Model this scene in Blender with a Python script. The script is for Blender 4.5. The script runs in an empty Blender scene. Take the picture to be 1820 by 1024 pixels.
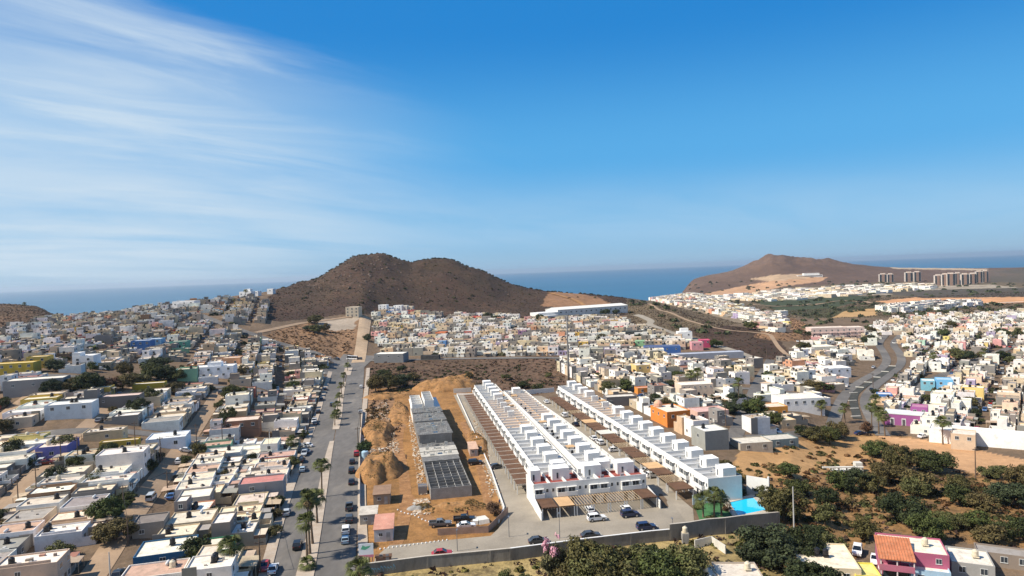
import bpy, bmesh, math, random
import numpy as np
from mathutils import Vector, Matrix
C = bpy.context.scene.collection
S = bpy.context.scene
R = math.radians
# ------------------------------------------------------------------ camera
CAMZ = 60.0
F = 1213.0                         # focal length in photo pixels (1820 wide)
PITCH = math.atan(30/F); ROLL = 2.08
cam = bpy.data.cameras.new('camera'); co = bpy.data.objects.new('camera', cam); C.objects.link(co)
cam.lens = 36*F/1820; cam.sensor_width = 36; cam.clip_start = 1; cam.clip_end = 120000
CM = Matrix.Rotation(math.pi/2-PITCH, 3, 'X') @ Matrix.Rotation(R(-ROLL), 3, 'Z')
co.matrix_world = Matrix.Translation((0, 0, CAMZ)) @ CM.to_4x4()
CR = np.array(CM)
S.camera = co
# ------------------------------------------------------------------ sun and sky
SUN_AZ, SUN_EL = 14.0, 46.0        # the light travels towards +x, turned 14 degrees to +y
a, e = R(SUN_AZ), R(SUN_EL)
SD = Vector((math.cos(a)*math.cos(e), math.sin(a)*math.cos(e), -math.sin(e)))
sl = bpy.data.lights.new('sun', 'SUN'); so = bpy.data.objects.new('sun', sl); C.objects.link(so)
sl.energy = 5.0; sl.angle = R(0.53); sl.color = (1.0, 0.92, 0.79)
so.rotation_euler = SD.to_track_quat('-Z', 'Y').to_euler()
S.view_settings.view_transform = 'Standard'; S.view_settings.look = 'None'
S.view_settings.exposure = 0.47; S.view_settings.gamma = 1.0; S.view_settings.use_curve_mapping = False
W = bpy.data.worlds.new('World'); S.world = W; W.use_nodes = True
def world_sky():
    nt = W.node_tree; N = nt.nodes; L = nt.links; N.clear()
    out = N.new('ShaderNodeOutputWorld'); bg = N.new('ShaderNodeBackground'); L.new(bg.outputs[0], out.inputs[0])
    sky = N.new('ShaderNodeTexSky'); sky.sky_type = 'NISHITA'; sky.sun_disc = False
    sky.sun_elevation = e
    v = -SD; sky.sun_rotation = math.atan2(v.x, v.y)
    sky.altitude = 50; sky.air_density = 1.0; sky.dust_density = 0.4; sky.ozone_density = 3.0
    bg.inputs[1].default_value = SKYS
    hs = N.new('ShaderNodeHueSaturation'); hs.inputs['Saturation'].default_value = 1.22; hs.inputs['Hue'].default_value = 0.492
    L.new(sky.outputs[0], hs.inputs['Color'])
    tc = N.new('ShaderNodeTexCoord'); sep = N.new('ShaderNodeSeparateXYZ'); L.new(tc.outputs['Generated'], sep.inputs[0])
    def math_(op, a, b=None, c=None):
        m = N.new('ShaderNodeMath'); m.operation = op
        for i, q in enumerate((a, b, c)):
            if q is None: continue
            if isinstance(q, (int, float)): m.inputs[i].default_value = q
            else: L.new(q, m.inputs[i])
        return m.outputs[0]
    def ramp(x, a, b):
        m = N.new('ShaderNodeMapRange'); m.interpolation_type = 'SMOOTHSTEP'
        L.new(x, m.inputs[0]); m.inputs[1].default_value = a; m.inputs[2].default_value = b; return m.outputs[0]
    # clear-air colour by height above the horizon, blended with the physical sky
    rp = N.new('ShaderNodeValToRGB'); L.new(sep.outputs[2], rp.inputs[0]); cr = rp.color_ramp; cr.interpolation = 'EASE'
    K = .74/SKYS
    for i, (p, c) in enumerate([(0, (.27,.50,.74)), (.06, (.20,.49,.81)), (.16, (.085,.40,.80)), (.34, (.012,.235,.66)), (1, (.012,.12,.40))]):
        el = cr.elements[i] if i < 2 else cr.elements.new(p)
        el.position = p; el.color = (*c, 1)
    vm = N.new('ShaderNodeVectorMath'); vm.operation = 'SCALE'; L.new(rp.outputs[0], vm.inputs[0]); vm.inputs['Scale'].default_value = K
    m0 = N.new('ShaderNodeMix'); m0.data_type = 'RGBA'; m0.inputs['Factor'].default_value = .86; L.new(hs.outputs[0], m0.inputs['A']); L.new(vm.outputs[0], m0.inputs['B'])
    # white haze added to the unseen sky behind the camera, lighting camera-facing walls
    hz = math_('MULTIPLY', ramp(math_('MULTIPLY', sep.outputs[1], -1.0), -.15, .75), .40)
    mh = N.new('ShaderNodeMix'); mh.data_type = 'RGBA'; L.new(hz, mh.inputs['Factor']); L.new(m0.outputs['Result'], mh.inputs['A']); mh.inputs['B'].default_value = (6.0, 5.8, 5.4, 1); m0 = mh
    # thin cirrus sheet high above: direction projected on a plane at constant height
    zc = math_('ADD', math_('MAXIMUM', sep.outputs[2], 0.0), 0.10)
    X = math_('DIVIDE', sep.outputs[0], zc); Y = math_('DIVIDE', sep.outputs[1], zc)
    cb = N.new('ShaderNodeCombineXYZ'); L.new(X, cb.inputs[0]); L.new(Y, cb.inputs[1])
    def noise(rot, sc, scale, det, dist, loc=(0,0,0)):
        mp = N.new('ShaderNodeMapping'); mp.vector_type = 'TEXTURE'; L.new(cb.outputs[0], mp.inputs[0])
        mp.inputs['Rotation'].default_value = (0, 0, R(rot)); mp.inputs['Scale'].default_value = sc; mp.inputs['Location'].default_value = loc
        n = N.new('ShaderNodeTexNoise'); L.new(mp.outputs[0], n.inputs['Vector'])
        n.inputs['Scale'].default_value = scale; n.inputs['Detail'].default_value = det; n.inputs['Roughness'].default_value = .6
        n.inputs['Distortion'].default_value = dist; return n.outputs[0]
    streak = ramp(noise(46, (2.0, .62, 1), 1.0, 12, .9, (2.2, .6, 0)), .40, .74)
    soft = ramp(noise(48, (2.6, 1.3, 1), .8, 8, .4, (5.1, 3.3, 0)), .28, .66)
    ys = math_('MAXIMUM', sep.outputs[1], .05); s_ = math_('DIVIDE', math_('MULTIPLY', sep.outputs[0], -1.0), ys); el_ = math_('DIVIDE', sep.outputs[2], ys)
    wob = math_('MULTIPLY', math_('SUBTRACT', noise(38, (2.5,.8,1), 1.3, 6, .3), .5), .16)
    lim = math_('ADD', math_('ADD', math_('MULTIPLY', s_, .34), .225), wob)
    under = math_('SUBTRACT', 1.0, ramp(math_('SUBTRACT', el_, lim), -.035, .03))
    edge = math_('MULTIPLY', under, ramp(math_('SUBTRACT', el_, lim), -.10, -.012))      # brighter outer rim of the sheet
    left = ramp(s_, -.08, .42); left2 = ramp(s_, -.02, .62)
    body = math_('MULTIPLY', left2, math_('ADD', .32, math_('MULTIPLY', soft, .48)))
    streak = math_('MULTIPLY', streak, math_('ADD', .35, math_('MULTIPLY', ramp(el_, .05, .22), .65)))
    body = math_('MULTIPLY', body, math_('SUBTRACT', 1.30, math_('MULTIPLY', el_, 1.9)))
    c = math_('MULTIPLY', under, math_('ADD', body, math_('MULTIPLY', left, math_('MULTIPLY', streak, .36))))
    c = math_('ADD', c, math_('MULTIPLY', math_('MULTIPLY', edge, left), math_('MULTIPLY', streak, .30)))
    low = math_('SUBTRACT', 1.0, ramp(el_, .0, .10))
    c = math_('SUBTRACT', c, math_('MULTIPLY', math_('MULTIPLY', low, left2), .28))
    mid = math_('MULTIPLY', ramp(el_, .02, .05), math_('SUBTRACT', 1.0, ramp(el_, .06, .16)))      # faint veil low over the hills
    c = math_('ADD', c, math_('MULTIPLY', mid, math_('MULTIPLY', soft, .20)))
    c = math_('MAXIMUM', math_('MINIMUM', c, .90), 0.0)
    mx = N.new('ShaderNodeMix'); mx.data_type = 'RGBA'; L.new(c, mx.inputs['Factor'])
    L.new(m0.outputs['Result'], mx.inputs['A']); mx.inputs['B'].default_value = CLOUD_COL
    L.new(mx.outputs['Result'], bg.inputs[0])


SKYS = 0.09; CLOUD_COL = (5.1, 6.1, 7.0, 1)
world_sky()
# ------------------------------------------------------------------ terrain heights
HS = -0.0363
def hor(px): return 482 + HS*(px-910)
def ray(px, py):
    """direction of a photo pixel, scaled so that y = 1"""
    a = (px-910)/F; b = -(py-512)/F
    ax = CR.dot(np.array([a, b, -1.0]))
    return ax/ax[1]
def proj(x, y, z):
    v = CR.T.dot(np.array([x, y, z-CAMZ]))
    return 910+F*v[0]/-v[2], 512-F*v[1]/-v[2]
COLS = [  # photo column, then (depth, height) nodes of the land seen there
 (-500, [(60,0),(200,8),(325,20),(500,28),(700,34),(900,42),(1100,20),(1600,-80)]),
 (0,    [(60,0),(140,2),(200,8),(325,22),(500,27),(600,29),(820,38),(900,41),(1000,36),(1600,-80)]),
 (60,   [(60,0),(140,2),(200,8),(325,22),(500,26),(600,28),(820,34),(900,37),(980,30),(1600,-80)]),
 (105,  [(60,0),(140,2),(200,8),(325,21),(500,25),(600,25),(820,24),(900,22),(1000,14),(1600,-80)]),
 (200,  [(60,0),(140,2),(200,7),(325,17),(500,25),(700,27),(850,22),(1000,8),(1600,-80)]),
 (300,  [(60,0),(180,2),(250,7),(400,18),(600,32),(740,36),(900,26),(1600,-80)]),
 (450,  [(60,0),(220,0),(260,1.5),(350,8),(450,14),(600,28),(750,40),(800,43),(900,42),(1000,30),(1700,-80)]),
 (500,  [(60,0),(270,0),(450,9),(600,24),(760,38),(860,46),(960,48),(1050,42),(1700,-80)]),
 (560,  [(60,0),(300,0),(450,4),(550,14),(650,24),(800,42),(920,54),(1000,58.5),(1100,52),(1700,-80)]),
 (600,  [(60,0),(470,0.5),(560,11),(650,22),(800,46),(920,68),(1000,76),(1100,70),(1750,-80)]),
 (640,  [(60,0),(490,0.5),(560,8),(650,20),(700,27),(800,48),(900,72),(970,88),(1010,92),(1100,84),(1800,-80)]),
 (675,  [(60,0),(490,0),(650,13),(720,20),(800,40),(900,68),(970,88),(1010,92.5),(1100,84),(1800,-80)]),
 (700,  [(60,0),(490,0),(650,12),(740,20),(820,40),(920,68),(1000,85),(1100,76),(1800,-80)]),
 (738,  [(60,0),(490,0),(650,10),(760,18),(840,36),(940,64),(1010,78),(1100,72),(1800,-80)]),
 (790,  [(60,0),(490,0),(700,10),(790,18),(860,36),(950,66),(1010,83),(1100,72),(1800,-80)]),
 (835,  [(60,0),(480,0),(700,9),(800,16),(880,34),(950,56),(1010,70),(1100,58),(1800,-80)]),
 (870,  [(60,0),(480,0),(700,9),(810,14),(900,32),(1010,56),(1100,48),(1800,-80)]),
 (910,  [(60,0),(470,0),(700,8),(820,12),(900,22),(1010,41),(1100,35),(1800,-80)]),
 (950,  [(60,0),(470,0),(700,8),(820,11),(1000,31),(1100,26),(1900,-80)]),
 (1050, [(60,0),(450,0),(700,6),(830,8),(1000,20.5),(1150,14),(2000,-80)]),
 (1115, [(60,0),(450,0),(700,5),(850,7),(1000,13),(1150,4),(1500,-10),(2200,-80)]),
 (1160, [(60,0),(450,0),(650,6),(780,9),(860,13.5),(960,2),(1100,-6),(1600,-22),(2400,-60),(2700,-80)]),
 (1200, [(60,0),(440,-1),(600,3),(760,9.5),(900,-6),(1300,-16),(2000,-34),(2600,-60),(2900,-80)]),
 (1235, [(60,0),(300,0),(430,-2),(560,2),(680,6),(850,-14),(1600,-19),(2400,-40),(3000,-4),(3400,-80)]),
 (1305, [(60,0),(250,-1),(420,-3),(520,0),(600,2.5),(750,-16),(900,-17),(1500,-20),(2300,-35),(2700,-6),(3000,30),(3700,-80)]),
 (1345, [(60,0),(250,-2),(410,-4),(500,-1),(585,2),(740,-15),(900,-18),(1500,-20),(2300,-33),(2700,10),(3000,66),(3700,-80)]),
 (1375, [(60,0),(200,-2),(400,-5),(480,-4),(560,2),(700,-14),(900,-18),(1500,-20),(2200,-30),(2600,14),(3000,97),(3700,-80)]),
 (1392, [(60,0),(200,-2),(400,-5.5),(500,-3),(560,1),(700,-13),(900,-17),(1500,-20),(2200,-30),(2600,18),(3000,98),(3700,-80)]),
 (1420, [(60,0),(160,-2),(250,-4),(400,-6),(500,-5),(580,-1),(660,-8),(900,-16),(1500,-20),(2200,-30),(2600,14),(3000,72),(3700,-80)]),
 (1455, [(60,0),(160,-2),(250,-6),(400,-8),(500,-9),(600,-8),(900,-15),(1500,-19),(2200,-28),(2600,8),(3000,68),(3700,-80)]),
 (1500, [(60,0),(160,-3),(250,-7),(400,-9),(500,-10),(800,-12),(1000,-11),(1500,-18),(2200,-25),(2600,0),(3000,42),(3700,-80)]),
 (1560, [(60,0),(160,-3),(250,-7),(400,-9),(500,-10),(800,-11),(1000,-10),(1500,-18),(2200,-24),(2600,-6),(3000,20),(3700,-80)]),
 (1640, [(60,0),(160,-3),(250,-7),(400,-9),(500,-10),(800,-11),(1000,-10),(1500,-18),(2200,-24),(2600,-14),(3000,8),(3700,-80)]),
 (1820, [(60,0),(160,-3),(250,-7),(400,-9),(500,-10),(800,-10),(1000,-9),(1500,-16),(2200,-24),(2600,-20),(3000,-6),(3900,-80)]),
 (2400, [(60,0),(160,-3),(250,-7),(400,-9),(500,-10),(800,-8),(1000,-8),(1500,-14),(2200,-22),(2600,-20),(3000,-10),(3900,-80)]),
]
def pchip(xk, yk, xq):
    xk = np.asarray(xk, float); yk = np.asarray(yk, float)
    h = np.diff(xk); sh = (slice(None),)+(None,)*(yk.ndim-1)
    dl = np.diff(yk, axis=0)/h[sh]
    m = np.zeros_like(yk); m[0] = dl[0]; m[-1] = dl[-1]
    w1 = (2*h[1:]+h[:-1])[sh]; w2 = (h[1:]+2*h[:-1])[sh]
    with np.errstate(divide='ignore', invalid='ignore'):
        hm = (w1+w2)/(w1/dl[:-1]+w2/dl[1:])
    m[1:-1] = np.where(dl[:-1]*dl[1:] > 0, hm, 0)
    q = np.clip(xq, xk[0], xk[-1]); i = np.clip(np.searchsorted(xk, q)-1, 0, len(h)-1)
    t = ((q-xk[i])/h[i])[sh]; hh = h[i][sh]
    return ((1+2*t)*(1-t)**2*yk[i] + t*(1-t)**2*hh*m[i] + t*t*(3-2*t)*yk[i+1] + t*t*(t-1)*hh*m[i+1])
def vnoise(x, y, seed=0):
    xi = np.floor(x).astype(np.int64); yi = np.floor(y).astype(np.int64); fx = x-xi; fy = y-yi
    def r(a, b):
        n = (a*374761393 + b*668265263 + seed*974711) & 0xffffffff
        n = ((n ^ (n >> 13))*1274126177) & 0xffffffff
        return ((n ^ (n >> 16)) & 0xffff)/65535.0
    sx = fx*fx*(3-2*fx); sy = fy*fy*(3-2*fy)
    return (r(xi,yi)*(1-sx)+r(xi+1,yi)*sx)*(1-sy)+(r(xi,yi+1)*(1-sx)+r(xi+1,yi+1)*sx)*sy
def fbm(x, y, seed=0, o=4):
    s = 0; a = 0.5
    for k in range(o):
        s = s+a*(vnoise(x*2**k, y*2**k, seed+k)-.5); a *= .5
    return s
NU, ND = 900, 560
U0, U1, D0, D1 = -1.15, 1.15, 60.0, 4300.0
US = np.linspace(U0, U1, NU); DS = np.exp(np.linspace(math.log(D0), math.log(D1), ND))
cu = np.array([(c[0]-910)/F for c in COLS])
cz = np.array([pchip([n[0] for n in c[1]], [n[1] for n in c[1]], DS) for c in COLS])
TZ = pchip(cu, cz, US)                                   # NU x ND
GX = US[:,None]*DS[None,:]; GY = np.broadcast_to(DS[None,:], GX.shape)
_h = np.clip((TZ-14)/40, 0, 1)*np.clip((GY-640)/150, 0, 1)
_h2 = np.clip((GY-2200)/500, 0, 1)
ridge = 1-np.abs(fbm(GX/90, GY/120, 5, 4))*4
TZ = TZ + _h*(fbm(GX/60, GY/60, 3, 5)*9 + ridge*5.0-3) + _h2*(fbm(GX/260, GY/200, 9, 5)*38 + (1-np.abs(fbm(GX/150, GY/260, 15, 4))*4)*16-8)*np.clip((TZ-12)/50, 0, 1)
TZ = TZ + np.clip((GY-640)/200, 0, 1)*fbm(GX/28, GY/28, 21, 4)*3.0
def T(x, y):
    if y < D0: return 0.0
    u = min(max((x/y-U0)/(U1-U0)*(NU-1), 0), NU-1.001); v = min((math.log(y/D0))/math.log(D1/D0)*(ND-1), ND-1.001)
    i = int(u); j = int(v); a = u-i; b = v-j
    return float((TZ[i,j]*(1-a)+TZ[i+1,j]*a)*(1-b)+(TZ[i,j+1]*(1-a)+TZ[i+1,j+1]*a)*b)
def G(px, py):
    """where the line of sight of a photo pixel meets the land"""
    r = ray(px, py); k = DS[DS > 90]
    u = np.clip((r[0]-U0)/(U1-U0)*(NU-1), 0, NU-1.001); i = int(u); a = u-i
    t = TZ[i]*(1-a)+TZ[i+1]*a; t = t[DS > 90]
    g = CAMZ+r[2]*k-t
    idx = np.where(g <= 0)[0]
    if len(idx) == 0: d = k[-1]
    else:
        j = idx[0]
        d = k[j] if j == 0 else k[j-1]+(k[j]-k[j-1])*g[j-1]/(g[j-1]-g[j])
    x = r[0]*d; return (float(x), float(d), T(x, d))
# ------------------------------------------------------------------ materials
def newmat(name):
    m = bpy.data.materials.new(name); m.use_nodes = True
    nt = m.node_tree; b = nt.nodes['Principled BSDF']; return m, nt.nodes, nt.links, b
def mixc(N, L, fac, A, B, mode='MIX'):
    x = N.new('ShaderNodeMix'); x.data_type = 'RGBA'; x.blend_type = mode
    for sock, v in (('Factor', fac), ('A', A), ('B', B)):
        if isinstance(v, (int, float)): x.inputs[sock].default_value = v
        elif isinstance(v, tuple): x.inputs[sock].default_value = (*v, 1)[:4]
        else: L.new(v, x.inputs[sock])
    return x.outputs['Result']
def noise(N, L, vec, scale, det=4, rough=.55, dist=0):
    n = N.new('ShaderNodeTexNoise'); L.new(vec, n.inputs['Vector']); n.inputs['Scale'].default_value = scale
    n.inputs['Detail'].default_value = det; n.inputs['Roughness'].default_value = rough; n.inputs['Distortion'].default_value = dist
    return n.outputs[0]
def mrange(N, L, x, a, b, c=0., d=1.):
    m = N.new('ShaderNodeMapRange'); L.new(x, m.inputs[0])
    for i, v in enumerate((a, b, c, d)): m.inputs[i+1].default_value = v
    return m.outputs[0]
def surf(name, rgb=None, rough=.85, amp=.18, scale=.6, fine=6., stain=0., stain_rgb=(.16,.13,.10), bump=0., metal=0., spec=.3, attr=None, island=0., stretch=(1,1,1)):
    """rgb None: the colour is the object's own colour (or a mesh attribute) times the wear"""
    m, N, L, b = newmat(name)
    geo = N.new('ShaderNodeNewGeometry'); mp = N.new('ShaderNodeMapping'); L.new(geo.outputs['Position'], mp.inputs[0]); mp.inputs['Scale'].default_value = stretch
    pos = mp.outputs[0]
    if attr: a = N.new('ShaderNodeVertexColor'); a.layer_name = attr; base = a.outputs[0]
    elif rgb is None: o = N.new('ShaderNodeObjectInfo'); base = o.outputs['Color']
    else: c = N.new('ShaderNodeRGB'); c.outputs[0].default_value = (*rgb, 1); base = c.outputs[0]
    if stain:
        base = mixc(N, L, mrange(N, L, noise(N, L, pos, scale*1.7, 5, .65), .50, .72, 0, stain), base, stain_rgb)
    k1 = mrange(N, L, noise(N, L, pos, scale), .3, .7, 1-amp, 1+amp)
    k2 = mrange(N, L, noise(N, L, pos, fine, 3), .3, .7, 1-amp*.6, 1+amp*.6)
    base = mixc(N, L, 1.0, base, k1, 'MULTIPLY'); base = mixc(N, L, 1.0, base, k2, 'MULTIPLY')
    if island:
        base = mixc(N, L, 1.0, base, mrange(N, L, geo.outputs['Random Per Island'], 0, 1, 1-island, 1+island), 'MULTIPLY')
    L.new(base, b.inputs['Base Color']); b.inputs['Roughness'].default_value = rough; b.inputs['Metallic'].default_value = metal
    b.inputs['Specular IOR Level'].default_value = spec
    if bump:
        bp = N.new('ShaderNodeBump'); bp.inputs['Strength'].default_value = bump; bp.inputs['Distance'].default_value = .1
        L.new(noise(N, L, pos, fine, 4), bp.inputs['Height']); L.new(bp.outputs[0], b.inputs['Normal'])
    return m
M = {}
M['plaster'] = surf('painted_plaster', None, .9, .07, .35, 3., .28, (.20,.17,.14))
M['roofc'] = surf('roof_coating', None, .9, .13, .45, 2.2, .50, (.21,.17,.13))
M['merged'] = surf('distant_plaster', None, .9, .12, .3, 1.5, .30, (.20,.17,.14), attr='Col')
M['clean'] = surf('white_stucco', (.70,.685,.65), .85, .05, .25, 2., .12, (.48,.46,.42))
M['rooftile'] = surf('terrace_roof', None, .85, .06, .3, 3., .22, (.32,.27,.22))
M['block'] = surf('concrete_block', (.27,.26,.245), .95, .16, .5, 5., .3, (.14,.12,.10), bump=.4)
M['conc'] = surf('concrete', (.29,.25,.195), .93, .14, .12, 2.5, .5, (.21,.18,.14))
M['conc2'] = surf('pale_slab', (.62,.59,.52), .93, .12, .2, 2.5, .4, (.3,.26,.2))
M['asph'] = surf('worn_asphalt', (.132,.121,.110), .92, .22, .05, .6, .45, (.29,.25,.20), stretch=(1,.4,1))
M['asph2'] = surf('dark_asphalt', (.10,.098,.10), .9, .14, .06, .8, .3, (.19,.17,.15))
M['dirt'] = surf('orange_earth', (.33,.17,.064), .97, .26, .11, 1.4, .75, (.20,.125,.06), bump=.9)
M['mound'] = surf('spoil_earth', (.29,.15,.058), .97, .32, .4, 2.2, .85, (.17,.115,.055), bump=1.)
M['dust'] = surf('dusty_lane', (.32,.22,.14), .97, .14, .1, 1.2, .5, (.27,.19,.12), bump=.3)
M['kerb'] = surf('kerb_stone', (.47,.42,.35), .9, .14, .5, 4, .3)
M['walk'] = surf('pavement_slab', (.40,.33,.26), .93, .14, .3, 3, .5, (.33,.22,.14))
M['line'] = surf('road_paint', (.7,.68,.62), .8, .2, 1, 6, .4, (.2,.18,.16))
M['wood'] = surf('weathered_timber', (.13,.07,.042), .9, .2, 1, 6, .2)
M['wood2'] = surf('pale_timber', (.44,.32,.20), .9, .2, 1, 6, .2)
M['mat_'] = surf('woven_shade_mat', (.115,.06,.034), .95, .25, .6, 8, .3, (.2,.12,.07))
M['tan'] = surf('tan_canvas', (.55,.35,.18), .95, .12, .6, 6, .2, (.3,.2,.1))
M['red'] = surf('red_roof_paint', (.25,.055,.045), .9, .18, .5, 3, .3, (.45,.25,.18))
M['glass'] = surf('window_glass', (.035,.045,.055), .12, .2, .5, 2, spec=.6)
M['frame'] = surf('window_frame', (.62,.62,.6), .6, .05)
M['door'] = surf('door_paint', None, .6, .1)
M['tankb'] = surf('black_tank_plastic', (.018,.018,.02), .4, .1)
M['paint'] = surf('painted_metal', None, .28, .02, .3, 2., spec=.55)
M['carglass'] = surf('tinted_glass', (.012,.014,.018), .06, .05, spec=.8)
M['tyre'] = surf('tyre_rubber', (.02,.02,.02), .85, .1)
M['rim'] = surf('alloy_rim', (.5,.5,.52), .35, .05, metal=.8)
M['lamp'] = surf('lamp_lens', (.75,.75,.72), .2, .02)
M['tail'] = surf('tail_lens', (.35,.02,.02), .3, .02)
M['pole'] = surf('creosoted_pole', (.13,.09,.065), .9, .2, 1, 6)
M['cpole'] = surf('concrete_pole', (.45,.43,.40), .9, .1, 1, 6)
M['metal'] = surf('grey_metal', (.25,.25,.26), .5, .1, metal=.6)
M['ruts'] = surf('wheel_ruts', (.27,.135,.055), .97, .3, .4, 3., .6, (.42,.25,.12), bump=.6)
M['bark'] = surf('bark', (.15,.105,.07), .95, .25, 2, 12)
M['leaf'] = surf('leaves', None, .75, .30, .35, 2.5, island=.5, spec=.2)
M['bushes'] = surf('dry_scrub', None, .9, .2, .02, .5, attr='Col', island=.35, spec=.1)
M['stone'] = surf('stones', None, .95, .2, 1, 5, island=.3)
M['fabric'] = surf('fence_fabric', (.30,.20,.15), .95, .2, .5, 5, .3)
M['tiles'] = surf('clay_tiles', (.46,.17,.08), .85, .2, .6, 6, .4, (.55,.3,.18))
M['cloth'] = surf('cloth', None, .9, .05)
M['skin'] = surf('skin', (.28,.15,.09), .6, .05)
M['steel'] = surf('galvanised_sheet', (.38,.39,.40), .45, .12, .4, 5, metal=.3)
# pool water
def pool_water():
    m, N, L, b = newmat('pool_water'); b.inputs['Base Color'].default_value = (.015, .50, .78, 1); b.inputs['Roughness'].default_value = .08
    g = N.new('ShaderNodeNewGeometry'); bp = N.new('ShaderNodeBump'); bp.inputs['Strength'].default_value = .12
    L.new(noise(N, L, g.outputs['Position'], 2.5, 3), bp.inputs['Height']); L.new(bp.outputs[0], b.inputs['Normal']); return m
M['pool'] = pool_water()
def sea_water():
    m, N, L, b = newmat('sea_water'); b.inputs['Roughness'].default_value = .42
    b.inputs['Specular IOR Level'].default_value = .5
    g = N.new('ShaderNodeNewGeometry')
    mp = N.new('ShaderNodeMapping'); L.new(g.outputs['Position'], mp.inputs[0]); mp.inputs['Scale'].default_value = (.25, 1, 1)
    k = mrange(N, L, noise(N, L, mp.outputs[0], .0012, 6, .6), .35, .65)
    L.new(mixc(N, L, k, (.028,.105,.175), (.038,.13,.21)), b.inputs['Base Color'])
    bp = N.new('ShaderNodeBump'); bp.inputs['Strength'].default_value = .25; bp.inputs['Distance'].default_value = 1.0
    L.new(noise(N, L, g.outputs['Position'], .06, 6, .7), bp.inputs['Height']); L.new(bp.outputs[0], b.inputs['Normal']); return m
M['sea'] = sea_water()
def land():
    m, N, L, b = newmat('land'); g = N.new('ShaderNodeNewGeometry'); pos = g.outputs['Position']
    a = N.new('ShaderNodeVertexColor'); a.layer_name = 'Col'; base = a.outputs[0]; scrub = a.outputs[1]
    base = mixc(N, L, 1., base, mrange(N, L, noise(N, L, pos, .035, 6, .6), .3, .7, .78, 1.22), 'MULTIPLY')
    base = mixc(N, L, 1., base, mrange(N, L, noise(N, L, pos, .4, 5, .65), .3, .7, .86, 1.14), 'MULTIPLY')
    def mul(x, y):
        q = N.new('ShaderNodeMath'); q.operation = 'MULTIPLY'; L.new(x, q.inputs[0]); L.new(y, q.inputs[1]); return q.outputs[0]
    sp = mrange(N, L, noise(N, L, pos, .30, 5, .8), .46, .58)
    base = mixc(N, L, mul(sp, scrub), base, (.042,.036,.020))
    sp2 = mrange(N, L, noise(N, L, pos, .10, 4, .75), .52, .64, 0, .85)
    base = mixc(N, L, mul(sp2, scrub), base, (.060,.040,.030))
    L.new(base, b.inputs['Base Color']); b.inputs['Roughness'].default_value = .97; b.inputs['Specular IOR Level'].default_value = .1
    bp = N.new('ShaderNodeBump'); bp.inputs['Strength'].default_value = .7; bp.inputs['Distance'].default_value = .6
    L.new(noise(N, L, pos, .5, 5, .7), bp.inputs['Height']); L.new(bp.outputs[0], b.inputs['Normal']); return m
M['land'] = land()
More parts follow.
